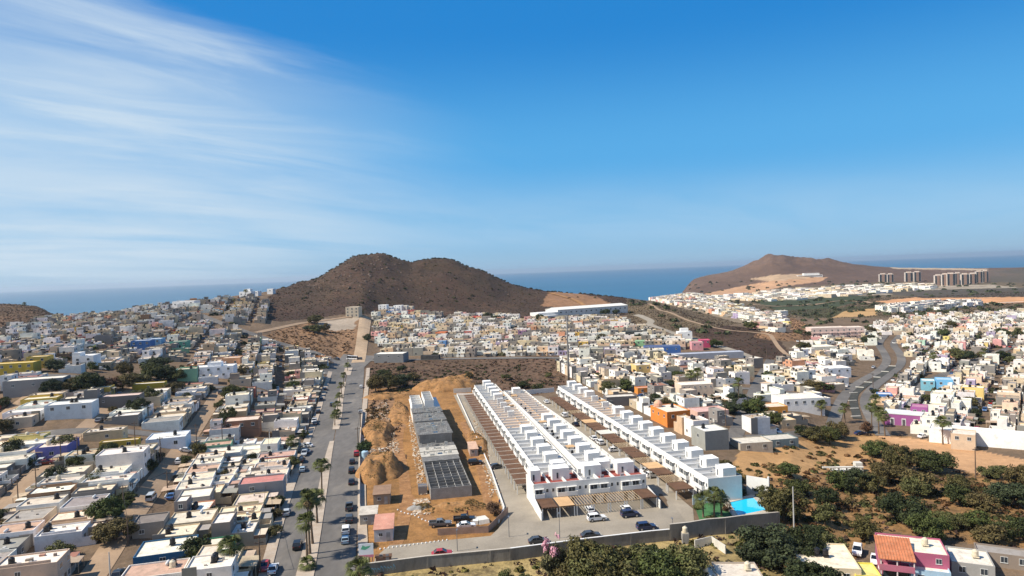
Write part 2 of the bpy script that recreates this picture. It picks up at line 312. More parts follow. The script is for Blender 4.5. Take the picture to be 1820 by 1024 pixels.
# ------------------------------------------------------------------ helpers
def tag(o, label=None, cat=None, group=None, kind=None):
    if label: o['label'] = label
    if cat: o['category'] = cat
    if group: o['group'] = group
    if kind: o['kind'] = kind
    return o
def ob(name, me, parent=None, loc=(0,0,0), rz=0., color=None, scale=None):
    o = bpy.data.objects.new(name, me); C.objects.link(o)
    o.location = loc
    if rz: o.rotation_euler = (0, 0, rz)
    if parent: o.parent = parent
    if color: o.color = (*color, 1)
    if scale: o.scale = scale if isinstance(scale, tuple) else (scale,)*3
    return o
def thing(name, label, cat, loc=(0,0,0), rz=0., group=None):
    return tag(ob(name, None, None, loc, rz), label, cat, group)
def copy_tree(o, parent=None):
    c = o.copy(); C.objects.link(c); c.parent = parent
    for ch in o.children: copy_tree(ch, c)
    return c
class MB:
    def __init__(s): s.v = []; s.f = []; s.m = []
    def add(s, vs, fs, mi=0):
        n = len(s.v); s.v += vs; s.f += [tuple(i+n for i in f) for f in fs]; s.m += [mi]*len(fs)
    def box(s, x0, x1, y0, y1, z0, z1, mi=0):
        s.add([(x0,y0,z0),(x1,y0,z0),(x1,y1,z0),(x0,y1,z0),(x0,y0,z1),(x1,y0,z1),(x1,y1,z1),(x0,y1,z1)],
              [(3,2,1,0),(4,5,6,7),(0,1,5,4),(1,2,6,5),(2,3,7,6),(3,0,4,7)], mi); return s
    def beam(s, p, q, w, h=None, mi=0):
        p = Vector(p); q = Vector(q); h = h or w; d = (q-p).normalized()
        up = Vector((0,0,1)) if abs(d.z) < .95 else Vector((0,1,0)); r = d.cross(up).normalized()*w/2; u = r.cross(d).normalized()*h/2
        s.add([tuple(a+b) for a in (p,q) for b in (-r-u, r-u, r+u, -r+u)], [(0,1,2,3),(7,6,5,4),(0,4,5,1),(1,5,6,2),(2,6,7,3),(3,7,4,0)], mi); return s
    def lathe(s, prof, n=10, cx=0, cy=0, mi=0):
        vs = [(cx+r*math.cos(2*math.pi*k/n), cy+r*math.sin(2*math.pi*k/n), z) for r, z in prof for k in range(n)]
        fs = [(i*n+k, i*n+(k+1)%n, (i+1)*n+(k+1)%n, (i+1)*n+k) for i in range(len(prof)-1) for k in range(n)]
        fs.append(tuple(range(n-1, -1, -1))); fs.append(tuple((len(prof)-1)*n+k for k in range(n)))
        s.add(vs, fs, mi); return s
    def tube(s, pts, rads, n=7, mi=0):
        pts = [Vector(p) for p in pts]; vs = []
        for i, p in enumerate(pts):
            d = (pts[min(i+1, len(pts)-1)]-pts[max(i-1, 0)]).normalized(); a = d.cross(Vector((0,1,0)) if abs(d.y) < .9 else Vector((1,0,0))).normalized(); b = d.cross(a)
            vs += [tuple(p+(a*math.cos(2*math.pi*k/n)+b*math.sin(2*math.pi*k/n))*rads[i]) for k in range(n)]
        fs = [(i*n+k, (i+1)*n+k, (i+1)*n+(k+1)%n, i*n+(k+1)%n) for i in range(len(pts)-1) for k in range(n)]
        fs.append(tuple(range(n))); fs.append(tuple((len(pts)-1)*n+k for k in range(n-1, -1, -1)))
        s.add(vs, fs, mi); return s
    def prism(s, prof, x0, x1, mi=0):
        """prof: (y, z) outline, extruded along x"""
        n = len(prof); s.add([(x0,y,z) for y, z in prof]+[(x1,y,z) for y, z in prof],
            [tuple(range(n-1,-1,-1)), tuple(range(n, 2*n))]+[(k,(k+1)%n,n+(k+1)%n,n+k) for k in range(n)], mi); return s
    def mesh(s, name, mats, smooth=False):
        me = bpy.data.meshes.new(name); me.from_pydata(s.v, [], s.f)
        for q in (mats if isinstance(mats, (list, tuple)) else [mats]): me.materials.append(q)
        if any(s.m): me.polygons.foreach_set('material_index', s.m)
        if smooth: me.polygons.foreach_set('use_smooth', [True]*len(s.f))
        me.update(); return me
    def build(s, name, mats, parent=None, loc=(0,0,0), rz=0., color=None, smooth=False):
        return ob(name, s.mesh(name, mats, smooth), parent, loc, rz, color)
CACHE = {}
def cached(key, fn):
    if key not in CACHE: CACHE[key] = fn()
    return CACHE[key]
ORD = ['zeroth','first','second','third','fourth','fifth','sixth','seventh','eighth','ninth','tenth','eleventh','twelfth','thirteenth','fourteenth','fifteenth','sixteenth','seventeenth','eighteenth','nineteenth','twentieth']
def ordn(k):
    if k <= 20: return ORD[k]
    t = {2:'twenty',3:'thirty',4:'forty',5:'fifty',6:'sixty'}[k//10]
    return t+'-'+ORD[k%10] if k%10 else t[:-1]+'ieth'
def inpoly(x, y, P):
    x = np.asarray(x, float); y = np.asarray(y, float); r = np.zeros(x.shape, bool); n = len(P)
    for i in range(n):
        x1, y1 = P[i]; x2, y2 = P[(i+1) % n]
        if y1 == y2: continue
        r ^= ((y1 > y) != (y2 > y)) & (x < (x2-x1)*(y-y1)/(y2-y1)+x1)
    return r
# ------------------------------------------------------------------ land, sea
PX = 910+F*0; 
def project_all(X, Y, Z):
    P = np.stack([X, Y, Z-CAMZ], -1) @ CR
    return 910+F*P[...,0]/-P[...,2], 512-F*P[...,1]/-P[...,2]
# ground cover: (outline in the photo, colour of the bare ground, how much scrub)
COVER = [
 ([(-900,1300),(-900,500),(2800,500),(2800,1300)], (.17,.118,.078), .3),                                   # dusty town ground
 ([(-900,620),(-900,500),(0,520),(60,535),(125,560),(330,545),(300,552),(200,572),(120,600),(0,612)], (.165,.095,.055), .75),  # bluff on the left
 ([(440,560),(470,538),(560,440),(1000,420),(1060,520),(1120,520),(1300,580),(1370,588),(1410,632),(1370,640),(1300,622),(1160,572),(1120,560),(1000,566),(760,566),(720,556),(600,560),(500,572),(455,566)], (.074,.042,.032), .85),  # main hill and its tail
 ([(1375,570),(1400,560),(1460,590),(1450,606),(1385,606),(1340,600)], (.30,.17,.09), .45),
 ([(455,600),(520,578),(600,566),(640,566),(634,640),(600,640),(520,612)], (.30,.175,.095), .55),          # empty lot on the slope
 ([(560,567),(636,564),(632,585),(590,588),(570,580)], (.36,.29,.22), .1),
 ([(648,700),(652,640),(1000,632),(1010,690),(940,705),(850,690),(730,700)], (.17,.10,.065), .85),         # scrub plot behind the site
 ([(645,720),(655,690),(730,690),(840,660),(860,700),(815,712),(905,900),(900,950),(880,975),(640,1024),(640,900)], (.32,.165,.062), .32), # building site
 ([(645,690),(700,700),(712,760),(700,800),(640,810)], (.27,.155,.085), .5),
 ([(1290,830),(1400,775),(1560,770),(1620,775),(1700,800),(1900,830),(1900,990),(1700,960),(1560,940),(1480,1024),(1200,1024),(1230,960),(1380,930)], (.31,.175,.075), .5), # scrubby slope
 ([(1290,850),(1330,790),(1480,780),(1560,775),(1590,800),(1430,850)], (.42,.245,.11), .15),
 ([(640,1060),(636,1022),(910,990),(1380,930),(1400,1060)], (.36,.27,.12), .55),
 ([(1560,770),(1700,790),(1900,830),(1900,870),(1760,850),(1600,800)], (.50,.29,.15), .05),
 # beyond the town
 ([(1120,600),(1110,500),(2900,480),(2900,560),(1820,560),(1500,566),(1400,565)], (.17,.125,.075), .70),
 ([(1110,520),(1210,505),(1320,550),(1380,575),(1330,578),(1200,545)], (.27,.21,.145), .3),
 ([(1330,532),(1480,524),(1560,528),(1480,548),(1380,552)], (.055,.068,.035), .4),
 ([(1380,552),(1480,548),(1580,540),(1560,560),(1440,566)], (.075,.075,.035), .6),
 ([(1480,565),(1500,553),(1560,548),(1560,560)], (.42,.26,.12), .1),
 ([(1555,536),(1620,529),(1780,524),(1900,524),(1900,536),(1740,541),(1600,542)], (.53,.28,.14), .05),
 ([(1290,532),(1400,520),(1560,508),(1760,506),(1820,512),(1700,520),(1500,526),(1360,536)], (.37,.31,.235), .25),
 ([(1560,520),(1700,514),(2300,500),(2300,522),(1640,530)], (.10,.085,.066), .6),
 ([(1205,530),(1185,520),(1215,500),(1300,470),(1385,440),(1500,455),(1660,470),(2900,470),(2900,500),(1540,502),(1440,508),(1330,515)], (.150,.090,.062), .70),  # far hill
 ([(1760,480),(1900,474),(2900,474),(2900,506),(1760,502)], (.12,.098,.07), .7),
 ([(1240,525),(1320,508),(1380,498),(1400,494),(1470,493),(1462,500),(1400,508),(1330,524)], (.46,.27,.15), .08),
 ([(1330,496),(1380,488),(1450,486),(1440,494),(1370,500)], (.42,.29,.18), .1),
 ([(1580,474),(1760,478),(1740,481),(1590,478)], (.42,.32,.22), .1),
 ([(960,545),(975,520),(1010,518),(1060,528),(1100,545),(1040,548)], (.30,.165,.09), .35),
]
def make_land():
    jx = fbm(GX/14, GY/30, 31, 3)*26+fbm(GX/3, GY/5, 37, 2)*8; jy = fbm(GX/20, GY/20, 33, 3)*8
    px, py = project_all(GX, GY, TZ)
    nf = np.clip(250/GY, .12, 1)                       # ragged borders, a few metres wide
    px = px+jx*nf*1.6; py = py+jy*nf
    col = np.zeros(GX.shape+(4,))
    for P, c, s in COVER:
        m = inpoly(px, py, P); col[m] = (*c, s)
    hz = np.where(col[...,3] > .7, 1., 0.)            # hillsides: patches of greener and redder scrub
    k = np.clip(fbm(GX/45, GY/60, 51, 4)*2.6+.5, 0, 1)[...,None]*hz[...,None]
    col[...,:3] = col[...,:3]*(1-k*.35)+np.array([.070,.054,.032])*k*.35
    k = np.clip(fbm(GX/25, GY/70, 61, 4)*3.5-.2, 0, 1)[...,None]*hz[...,None]
    col[...,:3] = col[...,:3]*(1-k*.4)+np.array([.17,.10,.066])*k*.4
    k = np.clip(fbm(GX/110, GY/160, 71, 4)*4+.3, 0, 1)[...,None]*(_h2*(col[...,3] > .45))[...,None]
    col[...,:3] = col[...,:3]*(1-k*.5)+np.array([.23,.145,.10])*k*.5
    global COLGRID; COLGRID = col
    back = [(-60.0, 0.0)]
    n = NU*ND
    V = np.empty((n+NU, 3)); V[:n,0] = GX.ravel(); V[:n,1] = GY.ravel(); V[:n,2] = TZ.ravel()
    V[n:,0] = US*D0*6; V[n:,1] = -400.; V[n:,2] = 0
    i, j = np.meshgrid(np.arange(NU-1), np.arange(ND-1), indexing='ij'); a = (i*ND+j).ravel()
    Fc = np.stack([a, a+ND, a+ND+1, a+1], 1)
    b = np.arange(NU-1); F2 = np.stack([n+b, n+b+1, (b+1)*ND, b*ND], 1)
    Fc = np.concatenate([Fc, F2])
    me = bpy.data.meshes.new('ground'); me.vertices.add(len(V)); me.vertices.foreach_set('co', V.ravel())
    me.loops.add(Fc.size); me.loops.foreach_set('vertex_index', Fc.ravel().astype(np.int32))
    me.polygons.add(len(Fc)); me.polygons.foreach_set('loop_start', np.arange(0, Fc.size, 4, dtype=np.int32))
    me.polygons.foreach_set('loop_total', np.full(len(Fc), 4, dtype=np.int32))
    me.polygons.foreach_set('use_smooth', np.ones(len(Fc), bool))
    me.update(calc_edges=True)
    at = me.color_attributes.new('Col', 'FLOAT_COLOR', 'POINT')
    cc = np.concatenate([col.reshape(-1,4), np.tile([.36,.27,.18,.1], (NU,1))]); at.data.foreach_set('color', cc.ravel().astype(np.float32))
    me.materials.append(M['land']); tag(ob('ground', me), kind='structure')
make_land()
sea = MB(); sea.add([(-60000,200,-60),(60000,200,-60),(60000,34000,-60),(-60000,34000,-60)], [(0,1,2,3)])
tag(sea.build('sea', M['sea']), kind='structure')
def resample(pts, step):
    out = []
    for i in range(len(pts)-1):
        p, q = pts[i], pts[i+1]; n = max(1, int(math.hypot(q[0]-p[0], q[1]-p[1])/step))
        out += [(p[0]+(q[0]-p[0])*k/n, p[1]+(q[1]-p[1])*k/n) for k in range(n)]
    return out+[tuple(pts[-1][:2])]
def smooth_line(pts, it=2):
    for _ in range(it):
        o = [pts[0]]
        for p, q in zip(pts, pts[1:]): o += [(p[0]*.75+q[0]*.25, p[1]*.75+q[1]*.25), (p[0]*.25+q[0]*.75, p[1]*.25+q[1]*.75)]
        pts = o+[pts[-1]]
    return pts
ROADS = []
def ribbon(name, pts, width, mat, eps=.08, rise=0., step=4., sm=2, block=True, keep=0.):
    """a draped strip along pts (world x, y); rise > 0 makes a kerbed slab. width may be a list per point"""
    ww = width if isinstance(width, (list, tuple)) else [width]*len(pts)
    P = [(p[0], p[1]) for p in pts]
    if sm: 
        P3 = [(p[0], p[1]) for p in P]
        P = smooth_line(P3, sm)
    P = resample(P, step)
    L0 = [0.]
    for p, q in zip(P, P[1:]): L0.append(L0[-1]+math.hypot(q[0]-p[0], q[1]-p[1]))
    Lo = [0.]
    for p, q in zip(pts, pts[1:]): Lo.append(Lo[-1]+math.hypot(q[0]-p[0], q[1]-p[1]))
    mb = MB(); nc = 4 if not rise else 2; rows = []
    for i, p in enumerate(P):
        a = P[max(0, i-1)]; b = P[min(len(P)-1, i+1)]; dx, dy = b[0]-a[0], b[1]-a[1]; l = math.hypot(dx, dy) or 1
        nx, ny = -dy/l, dx/l; w = float(np.interp(L0[i]/L0[-1]*Lo[-1], Lo, ww))
        e = eps+max(0, p[1]-250)*.0006
        r = []
        for k in range(nc+1):
            t = (k/nc-.5)*w; x, y = p[0]+nx*t, p[1]+ny*t; r.append((x, y, T(x, y)+e+rise))
        if rise: r = [(r[0][0], r[0][1], r[0][2]-rise-.3)]+r+[(r[-1][0], r[-1][1], r[-1][2]-rise-.3)]
        rows.append(r)
        if block: ROADS.append((p[0], p[1], w/2+keep))
    m = len(rows[0]); mb.v = [v for r in rows for v in r]
    for i in range(len(rows)-1):
        for k in range(m-1): mb.f.append((i*m+k, (i+1)*m+k, (i+1)*m+k+1, i*m+k+1)); mb.m.append(0)
    if rise: mb.f += [tuple(range(m)), tuple((len(rows)-1)*m+k for k in range(m-1, -1, -1))]; mb.m += [0, 0]
    # faces must look up
    f = mb.f[m//2]; a, b, c = [Vector(mb.v[q]) for q in f[:3]]
    if (b-a).cross(c-b).z < 0: mb.f = [tuple(reversed(q)) for q in mb.f]
    return tag(mb.build(name, mat), kind='structure')
def g2(*pp): return [G(*p)[:2] for p in pp]
def slab(name, poly, mat, eps=.08, step=5., kind='structure', z=None):
    """a draped polygon (world x, y)"""
    from mathutils.geometry import tessellate_polygon
    bm = bmesh.new(); vs = [bm.verts.new((p[0], p[1], 0)) for p in poly]
    for t in tessellate_polygon([[Vector((p[0], p[1], 0)) for p in poly]]):
        try: bm.faces.new([vs[i] for i in t])
        except ValueError: pass
    if z is None:
        for ax in (0, 1):
            lo = min(p[ax] for p in poly); hi = max(p[ax] for p in poly); k = lo+step
            while k < hi:
                n = Vector((1,0,0)) if ax == 0 else Vector((0,1,0))
                bmesh.ops.bisect_plane(bm, geom=bm.verts[:]+bm.edges[:]+bm.faces[:], plane_co=n*k, plane_no=n); k += step
    for v in bm.verts: v.co.z = (T(v.co.x, v.co.y)+eps+max(0, v.co.y-250)*.0006) if z is None else z
    bmesh.ops.recalc_face_normals(bm, faces=bm.faces)
    for f in bm.faces:
        if f.normal.z < 0: f.normal_flip()
    me = bpy.data.meshes.new(name); bm.to_mesh(me); bm.free(); me.materials.append(mat)
    return tag(ob(name, me), kind=kind)
# ---- roads
av_l = g2((507,1024),(536,905),(566,800),(582,740),(592,700),(606,655)); av_r = g2((588,1024),(605,900),(614,800),(622,740),(628,695),(634,650))
def extend(p, q, d): l = math.hypot(p[0]-q[0], p[1]-q[1]); return (p[0]+(p[0]-q[0])/l*d, p[1]+(p[1]-q[1])/l*d)
av_l = [extend(av_l[0], av_l[1], 60)]+av_l; av_r = [extend(av_r[0], av_r[1], 60)]+av_r
ribbon('avenue_carriageway', av_l, [8.5,8.5,8.5,9,9,9,9], M['asph'], .08, keep=3.5)
ribbon('avenue_carriageway', av_r, [9.5,9.5,9,9,9.5,10,10], M['asph'], .09, keep=3)
ribbon('road_junction', g2((600,668),(620,650),(640,632)), 24, M['asph'], .10, sm=0, keep=3)
ribbon('hill_road', g2((618,648),(585,637),(540,622),(480,605),(440,592),(400,578),(365,565),(340,555)), 8.5, M['asph'], .12, keep=2)
ribbon('dirt_road', g2((636,645),(643,612),(646,590),(650,563)), [9,9,10,11], surf('pale_dirt_road', (.42,.30,.19), .97, .2, .08, 1., .6, (.36,.25,.16)), .14, keep=2)
ribbon('scrub_edge_street', g2((650,641),(730,640),(860,637),(1000,636),(1060,640)), 8, M['asph'], .13, keep=2)
ribbon('terrace_street', g2((455,592),(500,582),(545,573),(600,566),(640,562)), 5, M['dust'], .12, keep=1)
med = g2((542,1024),(558,950),(572,880),(583,815),(590,785)); med = [extend(med[0], med[1], 40)]+med
ribbon('median', med, [4.0,3.6,3.2,2.6,2.2,1.6], M['walk'], .09, rise=.16, block=False)
ribbon('median', g2((597,764),(602,735),(606,705),(612,680)), [2.6,3.2,2.6,1.8], M['walk'], .09, rise=.16, block=False)
ribbon('median', g2((617,668),(620,655)), [4,5], M['walk'], .12, rise=.16, block=False, sm=0)
sl_ = g2((484,1024),(509,920),(545,806),(568,745),(580,700),(592,662)); sl_ = [extend(sl_[0], sl_[1], 60)]+sl_
ribbon('pavement', [(x-1.6, y) for x, y in sl_], 2.4, M['walk'], .10, rise=.15)
sr_ = g2((635,1024),(634,900),(637,800),(641,740),(646,700),(651,655)); sr_ = [extend(sr_[0], sr_[1], 60)]+sr_
ribbon('pavement', [(x+1.3, y) for x, y in sr_], 2.2, M['walk'], .10, rise=.15)
# left neighbourhood lanes, on its street grid
LA = R(16); LU = (-math.sin(LA), math.cos(LA)); LV = (-math.cos(LA), -math.sin(LA))
def L2(u, v): return (LU[0]*u+LV[0]*v, LU[1]*u+LV[1]*v)
LSTREET = [45.5, 78.5, 111.5, 144.5, 177.5, 210.5, 243.5]
for k, v in enumerate(LSTREET):
    u0, u1 = (110, 345)
    ribbon('dirt_lane' if k < 3 else 'back_lane', [L2(u0, v), L2(u1*.5+u0*.5, v), L2(u1, v)], 5.6, M['dust'] if k < 3 else M['asph'], .09+.004*k, sm=0)
for u in (352,):
    ribbon('cross_street', [L2(u, 12), L2(u, 120), L2(u, 260)], 6, M['asph'], .13, sm=0)
ribbon('cross_street', [L2(262, 8), L2(262, 120), L2(262, 260)], 6.5, M['asph'], .14, sm=0)
# right hand boulevards either side of the storm channel
ribbon('boulevard', g2((1478,775),(1482,745),(1500,700),(1530,677),(1560,662),(1578,645),(1572,628),(1560,612),(1575,596)), 5.2, M['asph'], .12, keep=0)
ribbon('boulevard', g2((1570,775),(1548,742),(1536,712),(1550,690),(1580,668),(1604,648),(1600,628),(1585,612),(1600,596)), 5.2, M['asph'], .12, keep=0)
ribbon('storm_channel', g2((1524,745),(1514,706),(1530,690),(1560,672),(1588,652)), 3.6, surf('channel_concrete', (.05,.05,.042), .95, .2, .2, 2, .4), .16, keep=1)
ribbon('shore_road', g2((1130,560),(1145,565),(1160,572),(1150,578),(1190,590),(1240,606),(1300,622),(1345,640)), 7, M['conc'], .12, keep=1)
ribbon('ridge_road', g2((1150,541),(1222,572),(1290,588),(1366,592),(1378,610),(1400,633)), 3.4, M['dust'], .16, keep=1)
ribbon('town_street', g2((1300,790),(1330,720),(1352,670),(1370,640)), 5.5, M['asph'], .12)
ribbon('town_street', g2((1150,700),(1230,690),(1330,690),(1470,710)), 5.5, M['asph'], .13)
ribbon('town_street', g2((1480,765),(1400,775),(1330,778)), 6, M['asph'], .14)
ribbon('town_street', g2((1610,700),(1700,655),(1790,620),(1850,600)), 6, M['asph'], .13)
ribbon('field_road', g2((1740,541),(1800,538),(1900,535)), 6, M['conc2'], .3, block=False)
for a in (((1480,516),(1560,512),(1640,515),(1760,508)), ((1420,545),(1470,538),(1520,536),(1555,540)), ((1330,541),(1400,546),(1440,541))):
    ribbon('country_road', g2(*a), 8, M['dust'], .4, block=False)
ribbon('hill_track', g2((975,521),(1000,527),(1030,537),(1042,546)), 7, M['dirt'], .3, block=False)
# compound paving
COMP_L = R(8.5)
cpoly = g2((806,702),(842,775),(872,850),(897,915),(886,940),(872,953),(780,962),(692,970),(668,990),(658,1016),(700,1014),(790,1004))+g2((880,992),(1180,958),(1235,948),(1232,905),(1195,872),(1120,800),(1040,742),(962,704),(840,704))
slab('compound_paving', cpoly, M['conc'], .07)
# ------------------------------------------------------------------ builders: houses
def shell_mb(mb, x0, x1, y0, y1, z0, z1, t=.15, drop=.30):
    """four outer walls with a parapet; the roof lies drop below the parapet top (built apart)"""
    o = [(x0,y0),(x1,y0),(x1,y1),(x0,y1)]; i = [(x0+t,y0+t),(x1-t,y0+t),(x1-t,y1-t),(x0+t,y1-t)]
    v = [(*p, z0) for p in o]+[(*p, z1) for p in o]+[(*p, z1) for p in i]+[(*p, z1-drop-.05) for p in i]
    f = []
    for k in range(4):
        n = (k+1) % 4; f += [(k, n, 4+n, 4+k), (4+k, 4+n, 8+n, 8+k), (8+k, 8+n, 12+n, 12+k)]
    mb.add(v, f)
def m_window(w, h, bars=True):
    def fn():
        mb = MB(); mb.box(-w/2, w/2, -.05, .06, 0, h, 0); t = .06
        mb.box(-w/2+t, w/2-t, -.062, .0, t, h-t, 1)
        if bars: mb.box(-.025, .025, -.075, .0, t, h-t, 0)
        mb.box(-w/2-.05, w/2+.05, -.10, .05, -.07, 0, 0)
        return mb.mesh('window', [M['frame'], M['glass']])
    return cached(('win', w, h), fn)
def m_door(w=.95, h=2.1):
    def fn():
        mb = MB(); mb.box(-w/2, w/2, -.05, .05, 0, h); mb.box(-w/2+.12, w/2-.12, -.07, 0, .2, h*.45); mb.box(-w/2+.12, w/2-.12, -.07, 0, h*.55, h-.15)
        mb.box(w/2-.12, w/2-.06, -.12, 0, 1.0, 1.12); return mb.mesh('door', [M['door']])
    return cached(('door', w, h), fn)
TANKP = [(.50,0),(.56,.12),(.56,.5),(.53,.53),(.56,.56),(.56,.92),(.50,1.05),(.26,1.18),(.24,1.27),(0.02,1.29)]
def m_tank(kind):
    def fn():
        mb = MB(); mb.lathe([(r, z+.18) for r, z in TANKP], 12); mb.box(-.6, .6, -.6, .6, 0, .18)
        return mb.mesh('water_tank', [M['tankb'] if kind == 'black' else M['tankc']], False)
    return cached(('tank', kind), fn)
M['tankc'] = surf('cream_tank_plastic', (.62,.54,.40), .6, .1, 1, 4, .2)
def m_gas():
    def fn():
        mb = MB(); pr = [(.02,-.9),(.2,-.86),(.3,-.72),(.3,.72),(.2,.86),(.02,.9)]; n = 10
        mb.add([(z, r*math.cos(2*math.pi*k/n), .45+r*math.sin(2*math.pi*k/n)) for r, z in pr for k in range(n)],
               [(i*n+k, (i+1)*n+k, (i+1)*n+(k+1)%n, i*n+(k+1)%n) for i in range(5) for k in range(n)])
        mb.box(-.6,-.5,-.2,.2,0,.3); mb.box(.5,.6,-.2,.2,0,.3); return mb.mesh('gas_tank', [M['frame']])
    return cached('gas', fn)
WALLS = {  # name: colour
 'white': (.76,.735,.68), 'cream': (.60,.49,.34), 'beige': (.52,.42,.30), 'grey': (.24,.22,.195), 'sandy': (.60,.44,.27), 'pink': (.62,.32,.30),
 'salmon': (.62,.30,.18), 'orange': (.60,.26,.09), 'ochre': (.56,.36,.07), 'yellow': (.72,.56,.20), 'blue': (.10,.24,.48), 'sky-blue': (.30,.50,.66),
 'lilac': (.40,.33,.46), 'purple': (.30,.17,.28), 'red': (.40,.12,.09), 'green': (.22,.42,.28), 'mint': (.45,.66,.50), 'brown': (.26,.15,.09), 'teal': (.10,.32,.34)}
ROOFS = {'cream': (.68,.57,.42), 'white': (.74,.68,.58), 'tan': (.45,.34,.23), 'pinkish': (.50,.31,.23), 'grey': (.31,.285,.25), 'reddish': (.34,.15,.105), 'pale': (.64,.56,.44)}
def pick(rng, tab):
    r = rng.random()*sum(tab.values())
    for k, w in tab.items():
        r -= w
        if r <= 0: return k
    return k
PAL_L = dict(white=44, cream=20, beige=9, grey=15, sandy=6, pink=2, salmon=1.5, orange=.8, ochre=2, yellow=.5, blue=.4, lilac=.5, red=.4, green=.5, brown=2)
PAL_M = dict(white=44, cream=16, beige=8, grey=12, sandy=9, pink=2.5, salmon=1.6, orange=.6, ochre=1.2, lilac=1.2, purple=.8, red=1.2, blue=.7)
PAL_R = dict(white=46, cream=16, beige=8, grey=15, sandy=6, pink=2.5, salmon=2, orange=1, yellow=1.2)
PAL_RR = dict(white=66, cream=16, beige=4, grey=6, sandy=5, pink=4, salmon=3, yellow=2, lilac=1.5, mint=.8)
RPAL = {'cream': 34, 'white': 24, 'tan': 9, 'pinkish': 6, 'grey': 9, 'pale': 22, 'reddish': 2.5}
def house_spec(rng, w, d, pal, two=.25):
    s = dict(w=w, d=d, wall=pick(rng, pal), roof=pick(rng, RPAL), n=1, up=None)
    s['h'] = 2.9+rng.random()*.5
    if rng.random() < two:
        s['n'] = 2
        if rng.random() < .5: s['h'] = 5.6+rng.random()*.6
        else:
            f = .35+rng.random()*.3
            s['up'] = (f, rng.random() < .5, 2.7)
    t = rng.random(); s['tanks'] = ['black'] if t < .45 else ['black','black'] if t < .62 else ['cream','black'] if t < .75 else ['cream'] if t < .85 else []
    s['patio'] = rng.random() < .72; s['canopy'] = rng.random() < .34; s['gas'] = rng.random() < .25
    s['seed'] = rng.random(); return s
def jitcol(c, rng, a=.12):
    k = 1+(rng.random()-.5)*a*2; return tuple(min(.9, max(.01, q*k*(1+(rng.random()-.5)*.08))) for q in c)
def house_prims(s, rng):
    """(kind, name, data, colour) list in the house's own frame: x along the street, -y to the street"""
    w, d, h = s['w'], s['d'], s['h']; x0, x1, y0, y1 = -w/2, w/2, -d/2, d/2; out = []
    wc = jitcol(WALLS[s['wall']], rng, .08); rc = jitcol(ROOFS[s['roof']], rng, .08)
    yb = y0 + (2.6 if s['patio'] else 0.)
    out.append(('shell', 'wall', (x0, x1, yb, y1, -2.5, h), wc)); out.append(('roof', 'roof', (x0+.15, x1-.15, yb+.15, y1-.15, h-.30), rc))
    z2 = h
    if s['up']:
        f, back, hh = s['up']; ya, yz = (y1-(y1-yb)*f, y1) if back else (yb, yb+(y1-yb)*f)
        out.append(('shell', 'upper_storey', (x0+.003, x1-.003 if rng.random() < .6 else x0+w*.6, ya+.003, yz-.003, h-.32, h+hh), wc if rng.random() < .6 else jitcol(WALLS['grey'], rng)))
        q = out[-1][2]; out.append(('roof', 'upper_roof', (q[0]+.15, q[1]-.15, q[2]+.15, q[3]-.15, h+hh-.3), rc))
        yy = yb if not back else ya
        out.append(('win', 'window', (w*.1, yy if not back else ya, h+.9, 1.2, 1.1, 0), None))
        if rng.random() < .6: out.append(('win', 'window', ((q[0]), (ya+yz)/2, h+.9, 1.0, 1.1, -90), None))
        if rng.random() < .5: out.append(('win', 'window', ((q[1]), (ya+yz)/2, h+.9, 1.0, 1.1, 90), None))
        ty0, ty1 = (yb+1, ya-1) if back else (yz+1, y1-1)
    else: ty0, ty1 = yb+1.2, y1-1.2
    fl = 2 if h > 5 else 1
    for k in range(fl):
        z = 1.0+k*2.8
        out.append(('win', 'window', (-w*.24, yb, z, 1.4, 1.15, 0), None))
        if w > 6 or k: out.append(('win', 'window', (w*.32, yb, z, 1.0, 1.15, 0), None))
        if rng.random() < .5: out.append(('win', 'window', (x0, d*.1, z, 1.0, 1.0, -90), None))
        if rng.random() < .5: out.append(('win', 'window', (x1, d*.1, z, 1.0, 1.0, 90), None))
        if rng.random() < .6: out.append(('win', 'window', (w*.2, y1, z, 1.2, 1.0, 180), None))
    out.append(('door', 'door', (w*.06, yb, 0.0), (.16,.10,.07) if rng.random() < .6 else (.55,.55,.52)))
    for k, t in enumerate(s['tanks']):
        tx = (rng.random()-.5)*w*.3-.7+k*1.4; ty = ty0+(ty1-ty0)*rng.random() if ty1 > ty0 else 0
        if k: ty = pty
        pty = ty
        zt = z2-.3 if not (s['up'] and False) else z2
        out.append(('tank', 'water_tank', (tx, ty, zt, t), None))
    if s['gas'] and ty1 > ty0: out.append(('gas', 'gas_tank', (w*.28, ty0+(ty1-ty0)*.3, z2-.3), None))
    # stair hatch or low service wall on the roof
    if rng.random() < .3 and not s['up'] and ty1 > ty0: out.append(('box', 'roof_parapet', (x0+.4, x0+.6, ty0, ty1, h-.29, h+.45), wc))
    if rng.random() < .3 and ty1 > ty0: out.append(('box', 'roof_vent', (w*.1, w*.1+.5, ty0+.3, ty0+.8, z2-.29, z2+.25), (.25,.2,.17)))
    for q in range(rng.randrange(0, 5)):
        if ty1 > ty0: tx, ty, sz = rng.uniform(x0+.5, x1-.9), rng.uniform(ty0, ty1), rng.uniform(.25,.8); out.append(('box', 'roof_clutter', (tx, tx+sz, ty, ty+sz*rng.uniform(.5,1.6), z2-.29, z2-.29+rng.uniform(.15,.7)), rng.choice([(.3,.25,.2),(.5,.45,.38),(.1,.09,.08),(.45,.25,.18),(.6,.58,.55)])))
    if s['patio']:
        hh = 1.3+rng.random()*.9; pc = wc if rng.random() < .6 else jitcol(WALLS['grey'], rng)
        out.append(('patio', 'patio_wall', (x0, x1, y0, yb, -2.5, hh, rng.random()), pc))
